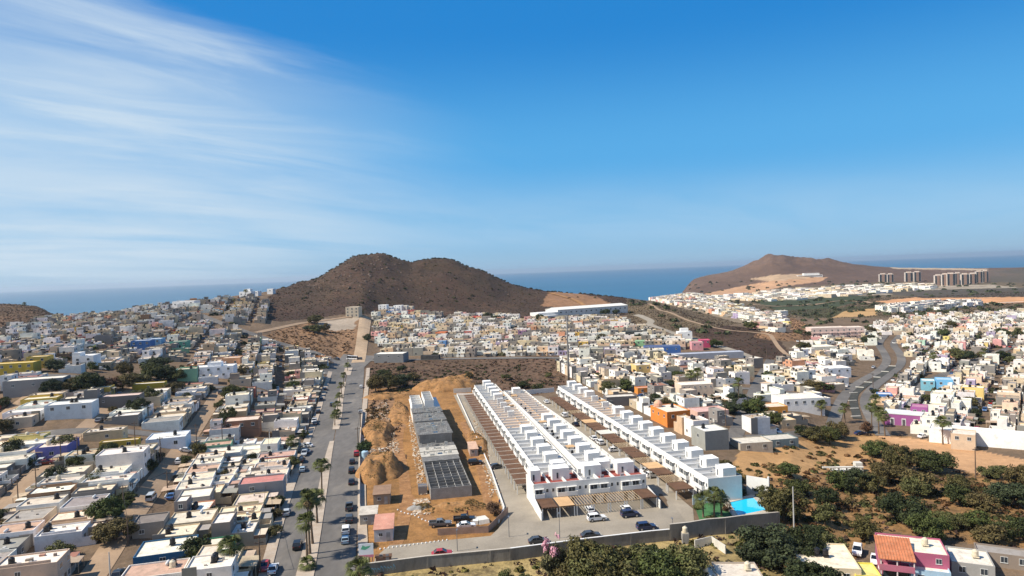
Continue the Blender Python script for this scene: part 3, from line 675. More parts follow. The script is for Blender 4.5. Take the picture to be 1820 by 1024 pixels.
    if s['patio'] and rng.random() < .62:      # a room or store built into the front yard
        wx = w*rng.uniform(.3,.55); xa = x0+.15 if rng.random() < .5 else x1-.15-wx; ha = rng.uniform(2.0, min(2.7, h-.2)); ac = wc if rng.random() < .4 else jitcol(WALLS[rng.choice(['grey','beige','brown','cream'])], rng)
        out.append(('box', 'yard_room', (xa, xa+wx, yb-2.4, yb-.01, -2.4, ha), ac)); out.append(('box', 'yard_roof', (xa-.15, xa+wx+.15, yb-2.55, yb-.005, ha+.002, ha+.09), rc if rng.random() < .5 else jitcol(ROOFS[rng.choice(['grey','tan','pinkish','cream'])], rng)))
    if rng.random() < .35: out.append(('box', 'side_wall', (x0-.05, x0+.1, y1-2.2, y1+.4, -2, h+rng.uniform(.2,1.0)), jitcol(WALLS['grey'], rng)))
    if s['canopy']:
        out.append(('canopy', 'carport_roof', (x0+.3, x0+w*.62, y0-1.4, yb-.02, 2.45), jitcol(ROOFS['tan'] if rng.random() < .5 else ROOFS['grey'], rng)))
    return out
def prim_mb(kind, dt):
    mb = MB()
    if kind == 'shell': shell_mb(mb, *dt)
    elif kind == 'roof': x0, x1, y0, y1, z = dt; mb.add([(x0,y0,z),(x1,y0,z),(x1,y1,z),(x0,y1,z)], [(0,1,2,3)])
    elif kind == 'box': mb.box(*dt)
    elif kind == 'patio':
        x0, x1, y0, y1, z0, z1, r = dt; t = .14; g = 1.1
        gx = x0+(x1-x0)*(.15+.5*r)
        mb.box(x0, gx, y0, y0+t, z0, z1); mb.box(gx+g, x1, y0, y0+t, z0, z1); mb.box(x0, x0+t, y0+t, y1-.01, z0, z1); mb.box(x1-t, x1, y0+t, y1-.01, z0, z1)
    elif kind == 'canopy':
        x0, x1, y0, y1, z = dt
        mb.add([(x0,y0,z-.25),(x1,y0,z-.25),(x1,y1,z),(x0,y1,z),(x0,y0,z-.17),(x1,y0,z-.17),(x1,y1,z+.08),(x0,y1,z+.08)], [(3,2,1,0),(4,5,6,7),(0,1,5,4),(1,2,6,5),(2,3,7,6),(3,0,4,7)])
        for x in (x0+.1, x1-.2): mb.box(x, x+.1, y0+.1, y0+.2, -2, z-.2)
    return mb
def build_house(s, x, y, rz, label, group):
    rng = random.Random(s['seed']); z = T(x, y)
    root = thing('house', label, 'house', (x, y, z), rz, group)
    for kind, name, dt, col in house_prims(s, rng):
        if kind in ('shell','box','patio','roof','canopy'):
            mt = M['roofc'] if kind in ('roof','canopy') else M['plaster']
            prim_mb(kind, dt).build(name, mt, root, color=col)
        elif kind == 'win': ob(name, m_window(dt[3], dt[4]), root, dt[:3], R(dt[5]))
        elif kind == 'door': ob(name, m_door(), root, dt, color=col)
        elif kind == 'tank': ob(name, m_tank(dt[3]), root, dt[:3])
        elif kind == 'gas': ob(name, m_gas(), root, dt)
    return root
class Merged:
    def __init__(s): s.V = []; s.Fq = []; s.c = []; s.n = 0
    def add(s, mb, x, y, z, rz, col):
        c, q = math.cos(rz), math.sin(rz); b = len(s.V)
        s.V += [(x+c*a-q*d, y+q*a+c*d, z+e_) for a, d, e_ in mb.v]; s.Fq += [tuple(i+b for i in f) for f in mb.f]; s.c += [col]*len(mb.v)
    def build(s, name, mat, **kw):
        me = bpy.data.meshes.new(name); me.from_pydata(s.V, [], s.Fq); me.materials.append(mat)
        at = me.color_attributes.new('Col', 'FLOAT_COLOR', 'POINT'); at.data.foreach_set('color', np.array([(*c, 1) for c in s.c], np.float32).ravel())
        return tag(ob(name, me), **kw)
def merge_house(mg, s, x, y, rz):
    rng = random.Random(s['seed']); z = T(x, y)
    for kind, name, dt, col in house_prims(s, rng):
        c, q = math.cos(rz), math.sin(rz)
        if kind in ('shell','box','patio','roof','canopy'): mg.add(prim_mb(kind, dt), x, y, z, rz, col)
        elif kind == 'win':
            mb = MB(); mb.box(-dt[3]/2, dt[3]/2, -.06, .05, 0, dt[4]); mg.add(mb, x+c*dt[0]-q*dt[1], y+q*dt[0]+c*dt[1], z+dt[2], rz+R(dt[5]), (.045,.05,.055))
        elif kind == 'door':
            mb = MB(); mb.box(-.5, .5, -.06, .05, 0, 2.1); mg.add(mb, x+c*dt[0]-q*dt[1], y+q*dt[0]+c*dt[1], z, rz, col)
        elif kind == 'tank':
            mb = MB(); mb.lathe([(.56,0),(.56,1.1),(.2,1.35)], 6); mg.add(mb, x+c*dt[0]-q*dt[1], y+q*dt[0]+c*dt[1], z+dt[2], rz, (.03,.03,.03) if dt[3] == 'black' else (.6,.52,.4))
# ------------------------------------------------------------------ builders: trees
def crown_mb(rng, rx, rz_, zc, nclump, leaves, size, spread=.45):
    """leaf faces gathered in clumps spread through an uneven volume"""
    V = []; cl = []
    for k in range(nclump):
        while True:
            a = Vector((rng.uniform(-1,1), rng.uniform(-1,1), rng.uniform(-.8,1)))
            if .35 < a.length < 1: break
        cl.append((Vector((a.x*rx, a.y*rx, zc+a.z*rz_)), rng.uniform(.6, 1.25)))
    for c, s in cl:
        r = rx*spread*s
        for _ in range(int(leaves*s)):
            d = Vector((rng.gauss(0,1), rng.gauss(0,1), rng.gauss(0,1))).normalized()
            p = c+Vector((d.x*r, d.y*r, d.z*r*.62))*(rng.random()**.4)
            n = (d+Vector((rng.uniform(-1,1), rng.uniform(-1,1), rng.uniform(-.3,1.2)))).normalized()
            t = n.cross(Vector((rng.uniform(-1,1), rng.uniform(-1,1), rng.uniform(-1,1)))).normalized(); b = n.cross(t)
            q = size*rng.uniform(.6,1.35)
            V += [tuple(p-t*q*.5), tuple(p+b*q*.32), tuple(p+t*q*.55), tuple(p-b*q*.3)]
    mb = MB(); mb.v = V; mb.f = [(4*i,4*i+1,4*i+2,4*i+3) for i in range(len(V)//4)]; mb.m = [0]*len(mb.f); return mb
def trunk_mb(rng, h, r, rx, zc, limbs=5):
    mb = MB(); mb.tube([(0,0,-.6),(rng.uniform(-.1,.1)*h*.3, rng.uniform(-.1,.1)*h*.3, h*.5),(0,0,h)], [r*1.3, r, r*.7], 7)
    for k in range(limbs):
        a = k*2*math.pi/limbs+rng.uniform(-.4,.4); l = rx*rng.uniform(.55,.85)
        mb.tube([(0,0,h*.75),(math.cos(a)*l*.45, math.sin(a)*l*.45, h*1.05),(math.cos(a)*l, math.sin(a)*l, zc+rng.uniform(-.1,.3)*rx*.5)], [r*.6, r*.4, r*.12], 5)
    return mb
def tree_meshes(kind, i):
    def fn():
        rng = random.Random(kind+str(i))
        if kind == 'big': args = (3.7, 1.9, 2.7, 54, 160, .36, .30); tr = (1.6, .24)
        elif kind == 'mid': args = (2.7, 1.6, 2.3, 34, 90, .40, .37); tr = (1.4, .17)
        elif kind == 'bush': args = (1.5, .8, .9, 18, 42, .34); tr = (.5, .07)
        else: args = (2.4, 1.8, 3.0, 12, 15, .85); tr = (1.8, .18)
        c = crown_mb(rng, *args).mesh('crown', [M['leaf']]); t = trunk_mb(rng, tr[0], tr[1], args[0], args[2]).mesh('trunk', [M['bark']])
        return c, t
    return cached((kind, i), fn)
GREENS = [(.042,.050,.015),(.030,.038,.013),(.056,.062,.018),(.075,.066,.022),(.040,.050,.022),(.095,.074,.028),(.060,.074,.020),(.085,.086,.030)]
def tree(kind, x, y, s, label, cat='tree', group=None, col=None, rng=random, name=None, dz=0):
    c, t = tree_meshes(kind, rng.randrange(4)); 
    nm = name or ('shrub' if kind == 'bush' else 'broadleaf_tree')
    root = thing(nm, label, cat, (x, y, T(x, y)+dz), rng.uniform(0, 6.28), group)
    root.scale = (s*rng.uniform(.78,1.2), s*rng.uniform(.8,1.2), s*rng.uniform(.8,1.25))
    ob('crown', c, root, color=col or rng.choice(GREENS)); ob('trunk' if kind != 'bush' else 'stem', t, root)
    return root
def palm_meshes(i, h):
    def fn():
        rng = random.Random(900+i); mb = MB(); lean = rng.uniform(-.25,.25)
        mb.tube([(0,0,-.5),(lean*.4,0,h*.35),(lean*.8,0,h*.7),(lean,0,h)], [.30,.20,.17,.15], 8); trunk = mb.mesh('trunk', [M['bark']])
        V = MB()
        def frond(a, el, L, droop, wide, nb):
            # stalk
            d = Vector((math.cos(a)*math.cos(el), math.sin(a)*math.cos(el), math.sin(el))); s = Vector((-math.sin(a), math.cos(a), 0)); o = Vector((lean,0,h))
            tip0 = o+d*L*.42; V.beam(o, tip0, .05)
            for k in range(nb):                         # fan of blades
                q = (k/(nb-1)-.5)*wide; dd = (d*math.cos(q)+s*math.sin(q)).normalized(); m_ = tip0+dd*L*.38; e_ = tip0+dd*L*.62+Vector((0,0,-droop*L*.28))
                n = s*math.cos(q)-d*math.sin(q); wd = .085
                V.add([tuple(tip0-n*wd*.3), tuple(m_-n*wd), tuple(e_), tuple(m_+n*wd), tuple(tip0+n*wd*.3)], [(0,1,2,3,4)])
        for k in range(24):
            el = rng.uniform(-.35, 1.35); frond(k*2.399+rng.uniform(-.2,.2), el, rng.uniform(2.1,2.9), rng.uniform(.7,1.5), 2.3, 11)
        crown = V.mesh('fronds', [M['leaf']])
        V = MB()
        for k in range(16): frond(k*2.399, rng.uniform(-1.35,-.8), 1.4, .4, 1.4, 6)
        skirt = V.mesh('dead_fronds', [M['leaf']])
        return trunk, crown, skirt
    return cached(('palm', i, h), fn)
def palm(x, y, h, label, group=None, s=1., skirt=True, i=0, cat='palm tree', z=None):
    t, c, k = palm_meshes(i, round(h/s*2)/2); root = thing('fan_palm', label, cat, (x, y, T(x,y) if z is None else z), i*1.7, group); root.scale = (s,s,s)
    ob('trunk', t, root); ob('fronds', c, root, color=(.085,.095,.028))
    if skirt: ob('dead_fronds', k, root, color=(.20,.14,.07))
    return root
# ------------------------------------------------------------------ builders: vehicles
def car_meshes(kind):
    def fn():
        if kind == 'sedan':   L, Wd = 4.5, 1.78; body = [(-2.25,.35),(-2.22,.78),(-1.55,.98),(1.0,.95),(2.05,.80),(2.25,.55),(2.22,.30)]; cab = [(-1.75,.96),(-1.15,1.40),(.15,1.43),(1.05,.93)]
        elif kind == 'hatch': L, Wd = 4.0, 1.74; body = [(-2.0,.35),(-2.02,.95),(-1.9,1.02),(.8,.98),(1.75,.82),(2.0,.55),(1.98,.3)]; cab = [(-1.9,1.0),(-1.55,1.48),(.1,1.5),(.95,.96)]
        elif kind == 'suv':   L, Wd = 4.6, 1.86; body = [(-2.28,.42),(-2.3,1.1),(-2.2,1.16),(1.0,1.10),(2.05,.98),(2.3,.7),(2.28,.38)]; cab = [(-2.2,1.14),(-1.95,1.70),(.25,1.73),(1.1,1.08)]
        elif kind == 'van':   L, Wd = 4.9, 1.9; body = [(-2.45,.4),(-2.45,1.15),(1.5,1.12),(2.25,.95),(2.45,.6),(2.42,.35)]; cab = [(-2.42,1.13),(-2.3,1.85),(.9,1.88),(1.75,1.08)]
        elif kind == 'bus':   L, Wd = 8.0, 2.3; body = [(-4,.45),(-4,1.4),(3.9,1.4),(4,.9),(4,.4)]; cab = [(-3.98,1.38),(-3.95,2.75),(3.6,2.8),(3.92,1.38)]
        else:                 L, Wd = 5.4, 1.9; body = [(-2.7,.55),(-2.7,1.05),(-1.0,1.05),(1.1,1.08),(2.35,1.0),(2.65,.75),(2.62,.4)]; cab = [(-.95,1.04),(-.85,1.68),(.45,1.70),(1.2,1.06)]
        w = Wd/2
        def loft(prof, ws):
            mb = MB(); n = len(prof); vs = []
            for s_, f in ((-1,1),(1,1)):
                for (y, z), ww in zip(prof, ws): vs.append((s_*ww, y, z))
            mb.add(vs, [tuple(range(n-1,-1,-1)), tuple(range(n,2*n))]+[(k,(k+1)%n,n+(k+1)%n,n+k) for k in range(n)])
            return mb
        bws = [w*(.90 if abs(y) > L*.45 else 1.0) for y, z in body]
        b = loft(body, bws)
        # roof panel and pillars on top of the glasshouse
        (a0,a1,a2,a3) = cab; ti = w*.80; rf = MB()
        rf.add([(s_*ti*q, y, z) for s_ in (-1,1) for (y, z, q) in ((a1[0]+.02,a1[1]+.005,1.01),(a2[0]-.02,a2[1]+.005,1.01),(a2[0]-.1,a2[1]+.06,.9),(a1[0]+.12,a1[1]+.06,.9))],
               [(3,2,1,0),(4,5,6,7),(0,1,5,4),(1,2,6,5),(2,3,7,6),(3,0,4,7)])
        for s_ in (-1, 1):
            for p, q in ((a0,a1),(a3,a2)): rf.beam((s_*w*.93, p[0], p[1]-.02), (s_*ti, q[0], q[1]+.02), .07)
            mid = (a1[0]+a2[0])/2; rf.beam((s_*w*.955, mid, a0[1]), (s_*ti*1.02, mid, a1[1]), .07)
        b.add(rf.v, rf.f)
        if kind == 'pickup':      # open bed: side rails and tailgate round a dark floor
            b.box(-w, -w+.09, -2.69, -1.0, 1.04, 1.3); b.box(w-.09, w, -2.69, -1.0, 1.04, 1.3); b.box(-w+.09, w-.09, -2.69, -2.6, 1.04, 1.3)
            b.box(-w+.1, w-.1, -2.58, -1.02, 1.045, 1.07, 1)
        body_m = b.mesh('body', [M['paint'], M['tyre']])
        g = loft(cab, [w*.93, ti, ti, w*.93]).mesh('windows', [M['carglass']])
        r = .33 if kind not in ('suv','pickup','bus') else .40; wb = L*.30
        wm = MB(); n = 14
        for x0_, x1_, rr, mi in ((-.11,.11,r,0),(-.115,.115,r*.6,1)):
            wm.add([(x, rr*math.cos(2*math.pi*k/n), rr*math.sin(2*math.pi*k/n)) for x in (x0_,x1_) for k in range(n)],
                   [tuple(range(n-1,-1,-1)), tuple(range(n,2*n))]+[(k,(k+1)%n,n+(k+1)%n,n+k) for k in range(n)], mi)
        wheel = wm.mesh('wheel', [M['tyre'], M['rim']])
        hl = MB().box(-.17,.17,-.05,.05,-.07,.07).mesh('headlight', [M['lamp']]); tl = MB().box(-.13,.13,-.04,.04,-.10,.10).mesh('tail_light', [M['tail']])
        bz = body[-1][1]+.28
        return body_m, g, wheel, hl, tl, w, wb, r, body, L
    return cached(('car', kind), fn)
CARC = {'white': (.80,.80,.79), 'black': (.02,.02,.022), 'grey': (.16,.17,.18), 'silver': (.42,.45,.47), 'red': (.38,.03,.03), 'blue': (.05,.12,.28), 'navy': (.02,.035,.09), 'dark grey': (.06,.065,.07), 'maroon': (.14,.02,.02), 'pale blue': (.35,.45,.52)}
CATS = {'sedan': 'car', 'hatch': 'car', 'suv': 'car', 'van': 'van', 'pickup': 'pickup truck', 'bus': 'minibus'}
NAMES = {'sedan': 'sedan_car', 'hatch': 'hatchback_car', 'suv': 'sport_utility_car', 'van': 'passenger_van', 'pickup': 'pickup_truck', 'bus': 'minibus'}
def car(kind, colr, x, y, rz, label, group=None, parts=True):
    bm_, g, wheel, hl, tl, w, wb, r, body, L = car_meshes(kind)
    near = [q for q in ROADS if abs(q[0]-x) < q[2]+1 and abs(q[1]-y) < q[2]+1]
    z = T(x, y)+(.1+max(0, y-250)*.0006)
    rxy = (math.cos(rz), math.sin(rz)); s1 = (T(x-rxy[1]*2, y+rxy[0]*2)-T(x+rxy[1]*2, y-rxy[0]*2))/4
    root = thing(NAMES[kind], label, CATS[kind], (x, y, z), 0, group); root.rotation_euler = (math.atan(s1), 0, rz)
    ob('body', bm_, root, color=CARC[colr]); ob('windows', g, root)
    for sx in (-1, 1):
        for sy in (-1, 1): ob('wheel', wheel, root, (sx*(w-.10), sy*wb, r))
    if parts:
        yf, zf = body[-2][0]-.03, body[-2][1]+.12; yr, zr = body[0][0]+.02, body[1][1]-.12
        for sx in (-1, 1): ob('headlight', hl, root, (sx*w*.66, yf, zf)); ob('tail_light', tl, root, (sx*w*.72, yr, zr))
    return root
def carpx(kind, colr, px, py, deg, label, group=None): 
    x, y, z = G(px, py); return car(kind, colr, x, y, R(deg), label, group)
# ------------------------------------------------------------------ the white terraces
def frame_from(p, q):
    dx, dy = q[0]-p[0], q[1]-p[1]; return math.atan2(dy, dx), math.hypot(dx, dy)
def m_box(key, dims, mat): return cached(('b', key), lambda: MB().box(*dims).mesh(key, [mat]))
def unit_mesh(w, d, h, mirror):
    """one townhouse of a terrace: walls with window recesses, parapet; front at y = 0"""
    def fn():
        mb = MB(); shell_mb(mb, 0, w, 0, d, -1, h, .16, .75)
        mb.box(-.09, .09, .3, d*.62, h-.72, h-.28)                    # party parapet
        return mb.mesh('townhouse', [M['clean']])
    return cached(('unit', w, d, h), fn)
def m_bigwin():
    def fn():
        mb = MB(); mb.box(-.95,.95,-.03,.05,0,1.55,0); mb.box(-.88,.88,-.04,0,.06,1.49,1); mb.box(-.03,.03,-.05,0,0,1.55,0)
        mb.box(-1.25,-.97,-.55,-.0,-.15,1.7,2); mb.box(-.97,1.25,-.55,0,1.58,1.7,2)   # fin and brow of the balcony niche
        return mb.mesh('window', [M['frame'], M['glass'], M['clean']])
    return cached('bigwin', fn)
def m_smallwin():
    def fn():
        mb = MB(); mb.box(-.34,.34,-.03,.05,0,.95,0); mb.box(-.28,.28,-.045,0,.06,.89,1); return mb.mesh('window', [M['frame'], M['glass']])
    return cached('smallwin', fn)
def m_slit():
    def fn():
        mb = MB(); mb.box(-.25,.25,-.03,.04,0,1.5,1); return mb.mesh('window', [M['frame'], M['glass']])
    return cached('slit', fn)
def m_balcony(w):
    def fn():
        mb = MB(); mb.box(0, w, -.95, 0, -.18, 0); mb.box(0, w, -.95, -.83, 0, .85); mb.box(0, .12, -.83, 0, 0, .85); mb.box(w-.12, w, -.83, 0, 0, .85); return mb.mesh('balcony', [M['clean']])
    return cached(('balc', w), fn)
def m_tower(w, d, h):
    def fn():
        mb = MB(); shell_mb(mb, 0, w, 0, d, 0, h, .12, .25); mb.add([(.12,.12,h-.25),(w-.12,.12,h-.25),(w-.12,d-.12,h-.25),(.12,d-.12,h-.25)], [(0,1,2,3)], 1)
        return mb.mesh('stair_tower', [M['clean'], M['rooftile']])
    return cached(('tower', w, d, h), fn)
def m_roofq(w, d, z, m, key):
    def fn():
        mb = MB(); mb.add([(.16,.16,z),(w-.16,.16,z),(w-.16,d-.16,z),(.16,d-.16,z)], [(0,1,2,3)])
        mb.box(.16, w-.16, d*.62, d*.62+.12, z, z+.55); return mb.mesh('roof_terrace', [m])
    return cached(('rq', w, d, key), fn)
M['beige_roof'] = surf('beige_roof_coating', (.50,.35,.22), .9, .06, .3, 3., .25, (.42,.28,.18))
M['grey_roof'] = surf('grey_roof_coating', (.33,.335,.345), .9, .06, .3, 3., .25, (.35,.35,.34))
rngT = random.Random(5)
def terrace(px_p, rot, n, w, d, label, roofs, towers, flip=False, h=6.3, balc=True, name='terrace_building', front_only=False, lastw=None):
    """n townhouses side by side from px_p (world x, y) along rot; their fronts look to -y of the frame"""
    x, y = px_p; root = thing(name, label, 'building', (x, y, 0), rot)
    for k in range(n):
        u = ob('townhouse', unit_mesh(w, d, h, 0), root, (k*w, 0, 0))
        rt = roofs(k); ob('roof_terrace', m_roofq(w, d, h-.75, M[rt], rt), u, (0,0,0))
        mir = k % 2
        bx, sx = (w*.32, w*.82) if not mir else (w*.68, w*.18)
        ob('window', m_bigwin(), u, (bx, -.01, 3.35)); ob('window', m_smallwin(), u, (sx, -.01, 4.0))
        ob('door', cached('pdoor', lambda: MB().box(-.5,.5,-.04,.03,0,2.1).mesh('door', [M['glass']])), u, (bx+.9*(1 if mir else -1)*0, -.01, 0.02))
        if balc and mir == 1 and k < n-1: ob('balcony', m_balcony(w*1.24), u, (w*.38, -.02, 3.1))
        if balc and k == 0: ob('balcony', m_balcony(w*.62), u, (0, -.02, 3.1))
        if rngT.random() < .45: q1_, q2_ = rngT.uniform(.2,.6)*w, rngT.uniform(.12,.5)*d; ob('air_conditioner', m_box('air_conditioner', (0,.9,0,.5,0,.75), M['steel']), u, (q1_, q2_, h-.74))
        if rngT.random() < .14: ob('shade_cloth', m_box('shade_cloth', (0,2.8,0,2.6,0,.06), M['tan']), u, (w*.2, d*.66, h+.4))
        if rngT.random() < .35: ob('water_tank', m_tank('cream' if rngT.random() < .5 else 'black'), u, (rngT.uniform(.3,.7)*w, d*.86, h-.74), scale=.75)
        t = towers(k)
        if t:
            tw, td, tx, ty, th = t; tt = ob('stair_tower', m_tower(tw, td, th), u, (tx, ty, h-.74))
            ob('window', m_slit(), u, (tx+tw*.3, ty-.005, h-.3))
            ob('rooftop_shelter', cached('shel', lambda: MB().box(0,1.6,0,1.1,0,.12).box(0,.1,0,1.1,-1.3,0).box(1.5,1.6,0,1.1,-1.3,0).mesh('rooftop_shelter', [M['clean']])), u, (w*.2, d*.78, h+.55)) if k % 3 == 0 else None
            if k % 7 == 3: ob('water_tank', m_tank('black'), u, (tx+tw*.5, ty+td+.9, h-.74), scale=.8)
    return root
B0 = (3.6, 170.0); ang = R(10.5)                     # near left corner of the front terrace
def BF(u, v, a=ang, o=B0): return (o[0]+math.cos(a)*u-math.sin(a)*v, o[1]+math.sin(a)*u+math.cos(a)*v)
tw_front = lambda k: (2.0+ (1.9 if k % 2 else 0), 4.2, .05 if k % 2 == 0 else -1.9, 3.4, 3.1) if k in (0, 1, 3, 5) else None
def twf(k):
    return {0:(2.9,4.5,.16,4.2,3.1), 1:None, 2:(2.2,4.5,-.0,4.2,3.1), 3:None, 4:(3.9,4.5,-1.9,4.2,3.1), 5:None, 6:(4.2,4.5,-.4,4.2,3.1)}.get(k)
terrace(B0, ang, 7, 4.26, 9.4, 'white two-storey terrace with red roof terraces facing the boundary wall', lambda k: 'red' if k in (0,1,2,4,5,6) else 'grey_roof', lambda k: {0:(2.6,4.2,.16,4.0,3.0), 1:(4.6,4.2,1.6,4.0,3.0), 3:(4.6,4.2,1.7,4.0,3.0), 5:(4.6,4.2,2.2,4.0,3.0)}.get(k))
def tw_row(k, lo, hi):
    if k % 2: return None
    return (3.6,5.2,2.4,4.2,2.9)
rl = g2((840,706))[0]
# rows running away from the front terrace; their fronts look west (left), so the frame is turned by -90 degrees
rowa = R(9.8)
def row_frame(o, a): return a-math.pi/2
# left row: origin at its far end, units follow towards the camera
LEN = 33
pA = (5.3, 179.8)
def along(o, a, s, off=0.): return (o[0]-math.sin(a)*s+math.cos(a)*off, o[1]+math.cos(a)*s+math.sin(a)*off)
nA = 33
terrace(along(pA, rowa, nA*4.45), row_frame(pA, rowa), nA, 4.45, 10.2, 'long white terrace row with brown pergolas along its left side', lambda k: 'beige_roof' if 9 <= k <= 20 else 'grey_roof',
        lambda k: (1.7,2.4,1.2,4.0,2.4) if (9 <= k <= 17 and k % 2 == 0) else ((3.9,3.6,.4,3.9,2.9) if (k % 2 == 0 and not 18 <= k <= 20) else None))
# middle row, its fronts look to the right hand street: frame turned by +90 degrees, origin at the near end
nB = 29; rowb = R(10.7)
pB = (27.7, 181.5)
terrace(pB, rowb+math.pi/2, nB, 4.45, 9.4, 'white terrace row between the long left row and the inner street', lambda k: 'beige_roof' if 15 <= k <= 27 else 'grey_roof',
        lambda k: (3.9,3.4,.3,3.2,2.8) if ((k % 2 == 0 and k < 16) or k in (27, 29)) else None)
# right terrace: fronts look left to the inner street
q1 = (47.3, 169.6); q2 = (19.4, 314.5); ra = math.atan2(-(q2[0]-q1[0]), q2[1]-q1[1]); rlen = math.hypot(q2[0]-q1[0], q2[1]-q1[1])
nR = int(rlen/4.45)
terrace(along(q1, ra, nR*4.45), ra-math.pi/2, nR, 4.45, 9.2, 'long white terrace on the right, ending beside the swimming pool', lambda k: 'beige_roof' if 5 <= k <= 15 else 'grey_roof',
        lambda k: (4.0,3.6,.3,4.2,2.9) if (k % 2 == 0 and not 7 <= k <= 13) or k == nR-1 else ((1.6,2.6,1.4,4.2,2.3) if k in (8, 11) else None))
# pergolas (carports): each stands on its own posts
def pergola(x, y, rz, w, d, cover, label, group, pale=False):
    root = thing('pergola', label, 'pergola', (x, y, T(x, y)), rz, group)
    post = cached('ppost', lambda: MB().box(-.11,.11,-.11,.11,-.5,2.45).mesh('post', [M['clean']])); 
    for sx in (0, w):
        for sy in (0, d): ob('post', post, root, (sx, sy, 0))
    wood = M['wood2'] if cover == 'open' else M['wood']
    bw, fm, bh = (.10, M['kerb'], .2) if pale else (.08, wood, 0)
    fr = cached(('pfr', w, d, cover, pale), lambda: MB().box(-.25,w+.25,-bw,bw,2.45,2.63+bh).mesh('crossbeam', [fm])); o_ = .3*(bh > 0); ob('crossbeam', fr, root, (0,-o_,0)); ob('crossbeam', fr, root, (0,d+o_,0))
    def sl():
        mb = MB(); n = int(w/.62)
        for k in range(n+1): mb.box(k*w/n-.05, k*w/n+.05, -.5, d+.45, 2.635, 2.78)
        return mb.mesh('slats', [wood])
    ob('slats', cached(('psl', w, d, cover), sl), root)
    if cover not in ('open',):
        mt = {'mat': M['mat_'], 'tan': M['tan'], 'cream': M['conc2']}[cover]
        ob('cover', cached(('pcv', w, d, cover), lambda: MB().box(-.1,w+.1,-.3,d+.2,2.785,2.83).mesh('cover', [mt])), root)
    return root
# front carports
fc = [(0.5,'mat','brown matting pergola at the left end of the front terrace'),(5.0,'tan','orange-tan canopy pergola of the front terrace'),(9.5,'open','bare slatted pergola right of the orange-tan canopy'),
      (14.0,'open','bare slatted pergola over the white car nose'),(18.4,'open','bare slatted pergola in the middle of the front terrace'),(22.8,'open','bare slatted pergola over the white car behind the navy one'),(27.1,'mat','brown covered pergola at the right end of the front terrace')]
for u, c, lb in fc: x, y = BF(u*.957, -7.2); pergola(x, y, ang, 3.65, 6.0, c, lb, 'carports of the front terrace')
for k in range(28):
    x, y = along(pA, rowa, 3+k*5.0, -5.4); c = ['mat','mat','open','mat','mat'][k % 5] if k > 1 else 'open'
    pergola(x, y, rowa, 4.6, 4.0, 'mat' if c == 'mat' else 'mat', '%s brown matting carport from the near end, left of the long left terrace' % ordn(k+1), 'carports along the left terrace', True)
covers = ['mat','open','mat','tan','open','mat','mat','open','mat','mat','cream','mat','mat','tan','mat','mat','open','mat','mat','mat','mat','mat']
for k in range(22):
    x, y = along(q1, ra, 5.5+k*6.1, -6.1)
    pergola(x, y, ra, 4.6, 5.2, covers[k % len(covers)], '%s from the pool end among the %s carports before the right terrace' % (ordn(k+1), {'mat':'brown','open':'slatted','tan':'tan','cream':'pale'}[covers[k % len(covers)]]), 'carports of the right terrace')
# low garden walls closing the ends of the front carports
for (u, lb) in ((-.12, 'white sloping end wall left of the front carports'), (29.95, 'white end wall right of the front carports')):
    mb = MB(); mb.prism([(-8.4,-.5),(0,-.5),(0,3.2),(-8.4,2.0)], 0, .22); x, y = BF(u, -.05); tag(mb.build('end_wall', M['clean'], None, (x, y, 0), ang), lb, 'wall')
# ------------------------------------------------------------------ walls round the compound
def wall_run(name, pts, h, t, mats, label, cat='wall', cap=None, z=None, posts=0, base=1.5):
    P = resample([(p[0], p[1]) for p in pts], 4.0); mb = MB(); n = len(P)
    L_, R_ = [], []
    for i, p in enumerate(P):
        a = P[max(0,i-1)]; b = P[min(n-1,i+1)]; dx, dy = b[0]-a[0], b[1]-a[1]; l = math.hypot(dx, dy); nx, ny = -dy/l*t/2, dx/l*t/2
        L_.append((p[0]+nx, p[1]+ny)); R_.append((p[0]-nx, p[1]-ny))
    zz = [(T(*p) if z is None else z) for p in P]
    for i in range(n): mb.v += [(*L_[i], zz[i]-base), (*L_[i], zz[i]+h), (*R_[i], zz[i]+h), (*R_[i], zz[i]-base)]
    for i in range(n-1):
        a = i*4; b = a+4
        for k in range(3): mb.f.append((a+k, b+k, b+k+1, a+k+1)); mb.m.append(0)
    mb.f += [(0,1,2,3), ((n-1)*4+3,(n-1)*4+2,(n-1)*4+1,(n-1)*4)]; mb.m += [0,0]
    root = tag(mb.build(name, mats), label, cat)
    if cap:
        cb = MB()
        for i in range(n-1): cb.beam((*P[i], zz[i]+h+.05), (*P[i+1], zz[i+1]+h+.05), t+.14, .1)
        cb.build('coping', cap, root)
    if posts:
        for k in range(0, n, posts):
            MB().box(-.22,.22,-.22,.22,-1.4,h+.02).build('pillar', mats, root, (P[k][0], P[k][1], zz[k]), math.atan2(P[min(k+1,n-1)][1]-P[k-1 if k==n-1 else k][1], P[min(k+1,n-1)][0]-P[k-1 if k==n-1 else k][0]))
    return root
gw = surf('stained_block_wall', (.235,.215,.185), .96, .14, .35, 3, .55, (.10,.085,.07), bump=.4, stretch=(1,1,.35))
W1 = g2((636,1026),(760,1010),(908,996)); W2 = g2((908,996),(1050,977),(1192,961)); W3 = g2((1192,961),(1290,949),(1384,938))
wl = wall_run('boundary_wall', W1, 2.5, .3, gw, 'stained grey block wall with faded blue graffiti behind the corner sign', cap=M['kerb'], posts=3)
wall_run('boundary_wall', W2, 2.5, .3, gw, 'grey boundary wall with a white strip on top, in front of the carports', cap=M['clean'], posts=3)
wall_run('boundary_wall', W3, 3.6, .3, gw, 'taller dark boundary wall below the swimming pool', cap=M['kerb'], posts=3)
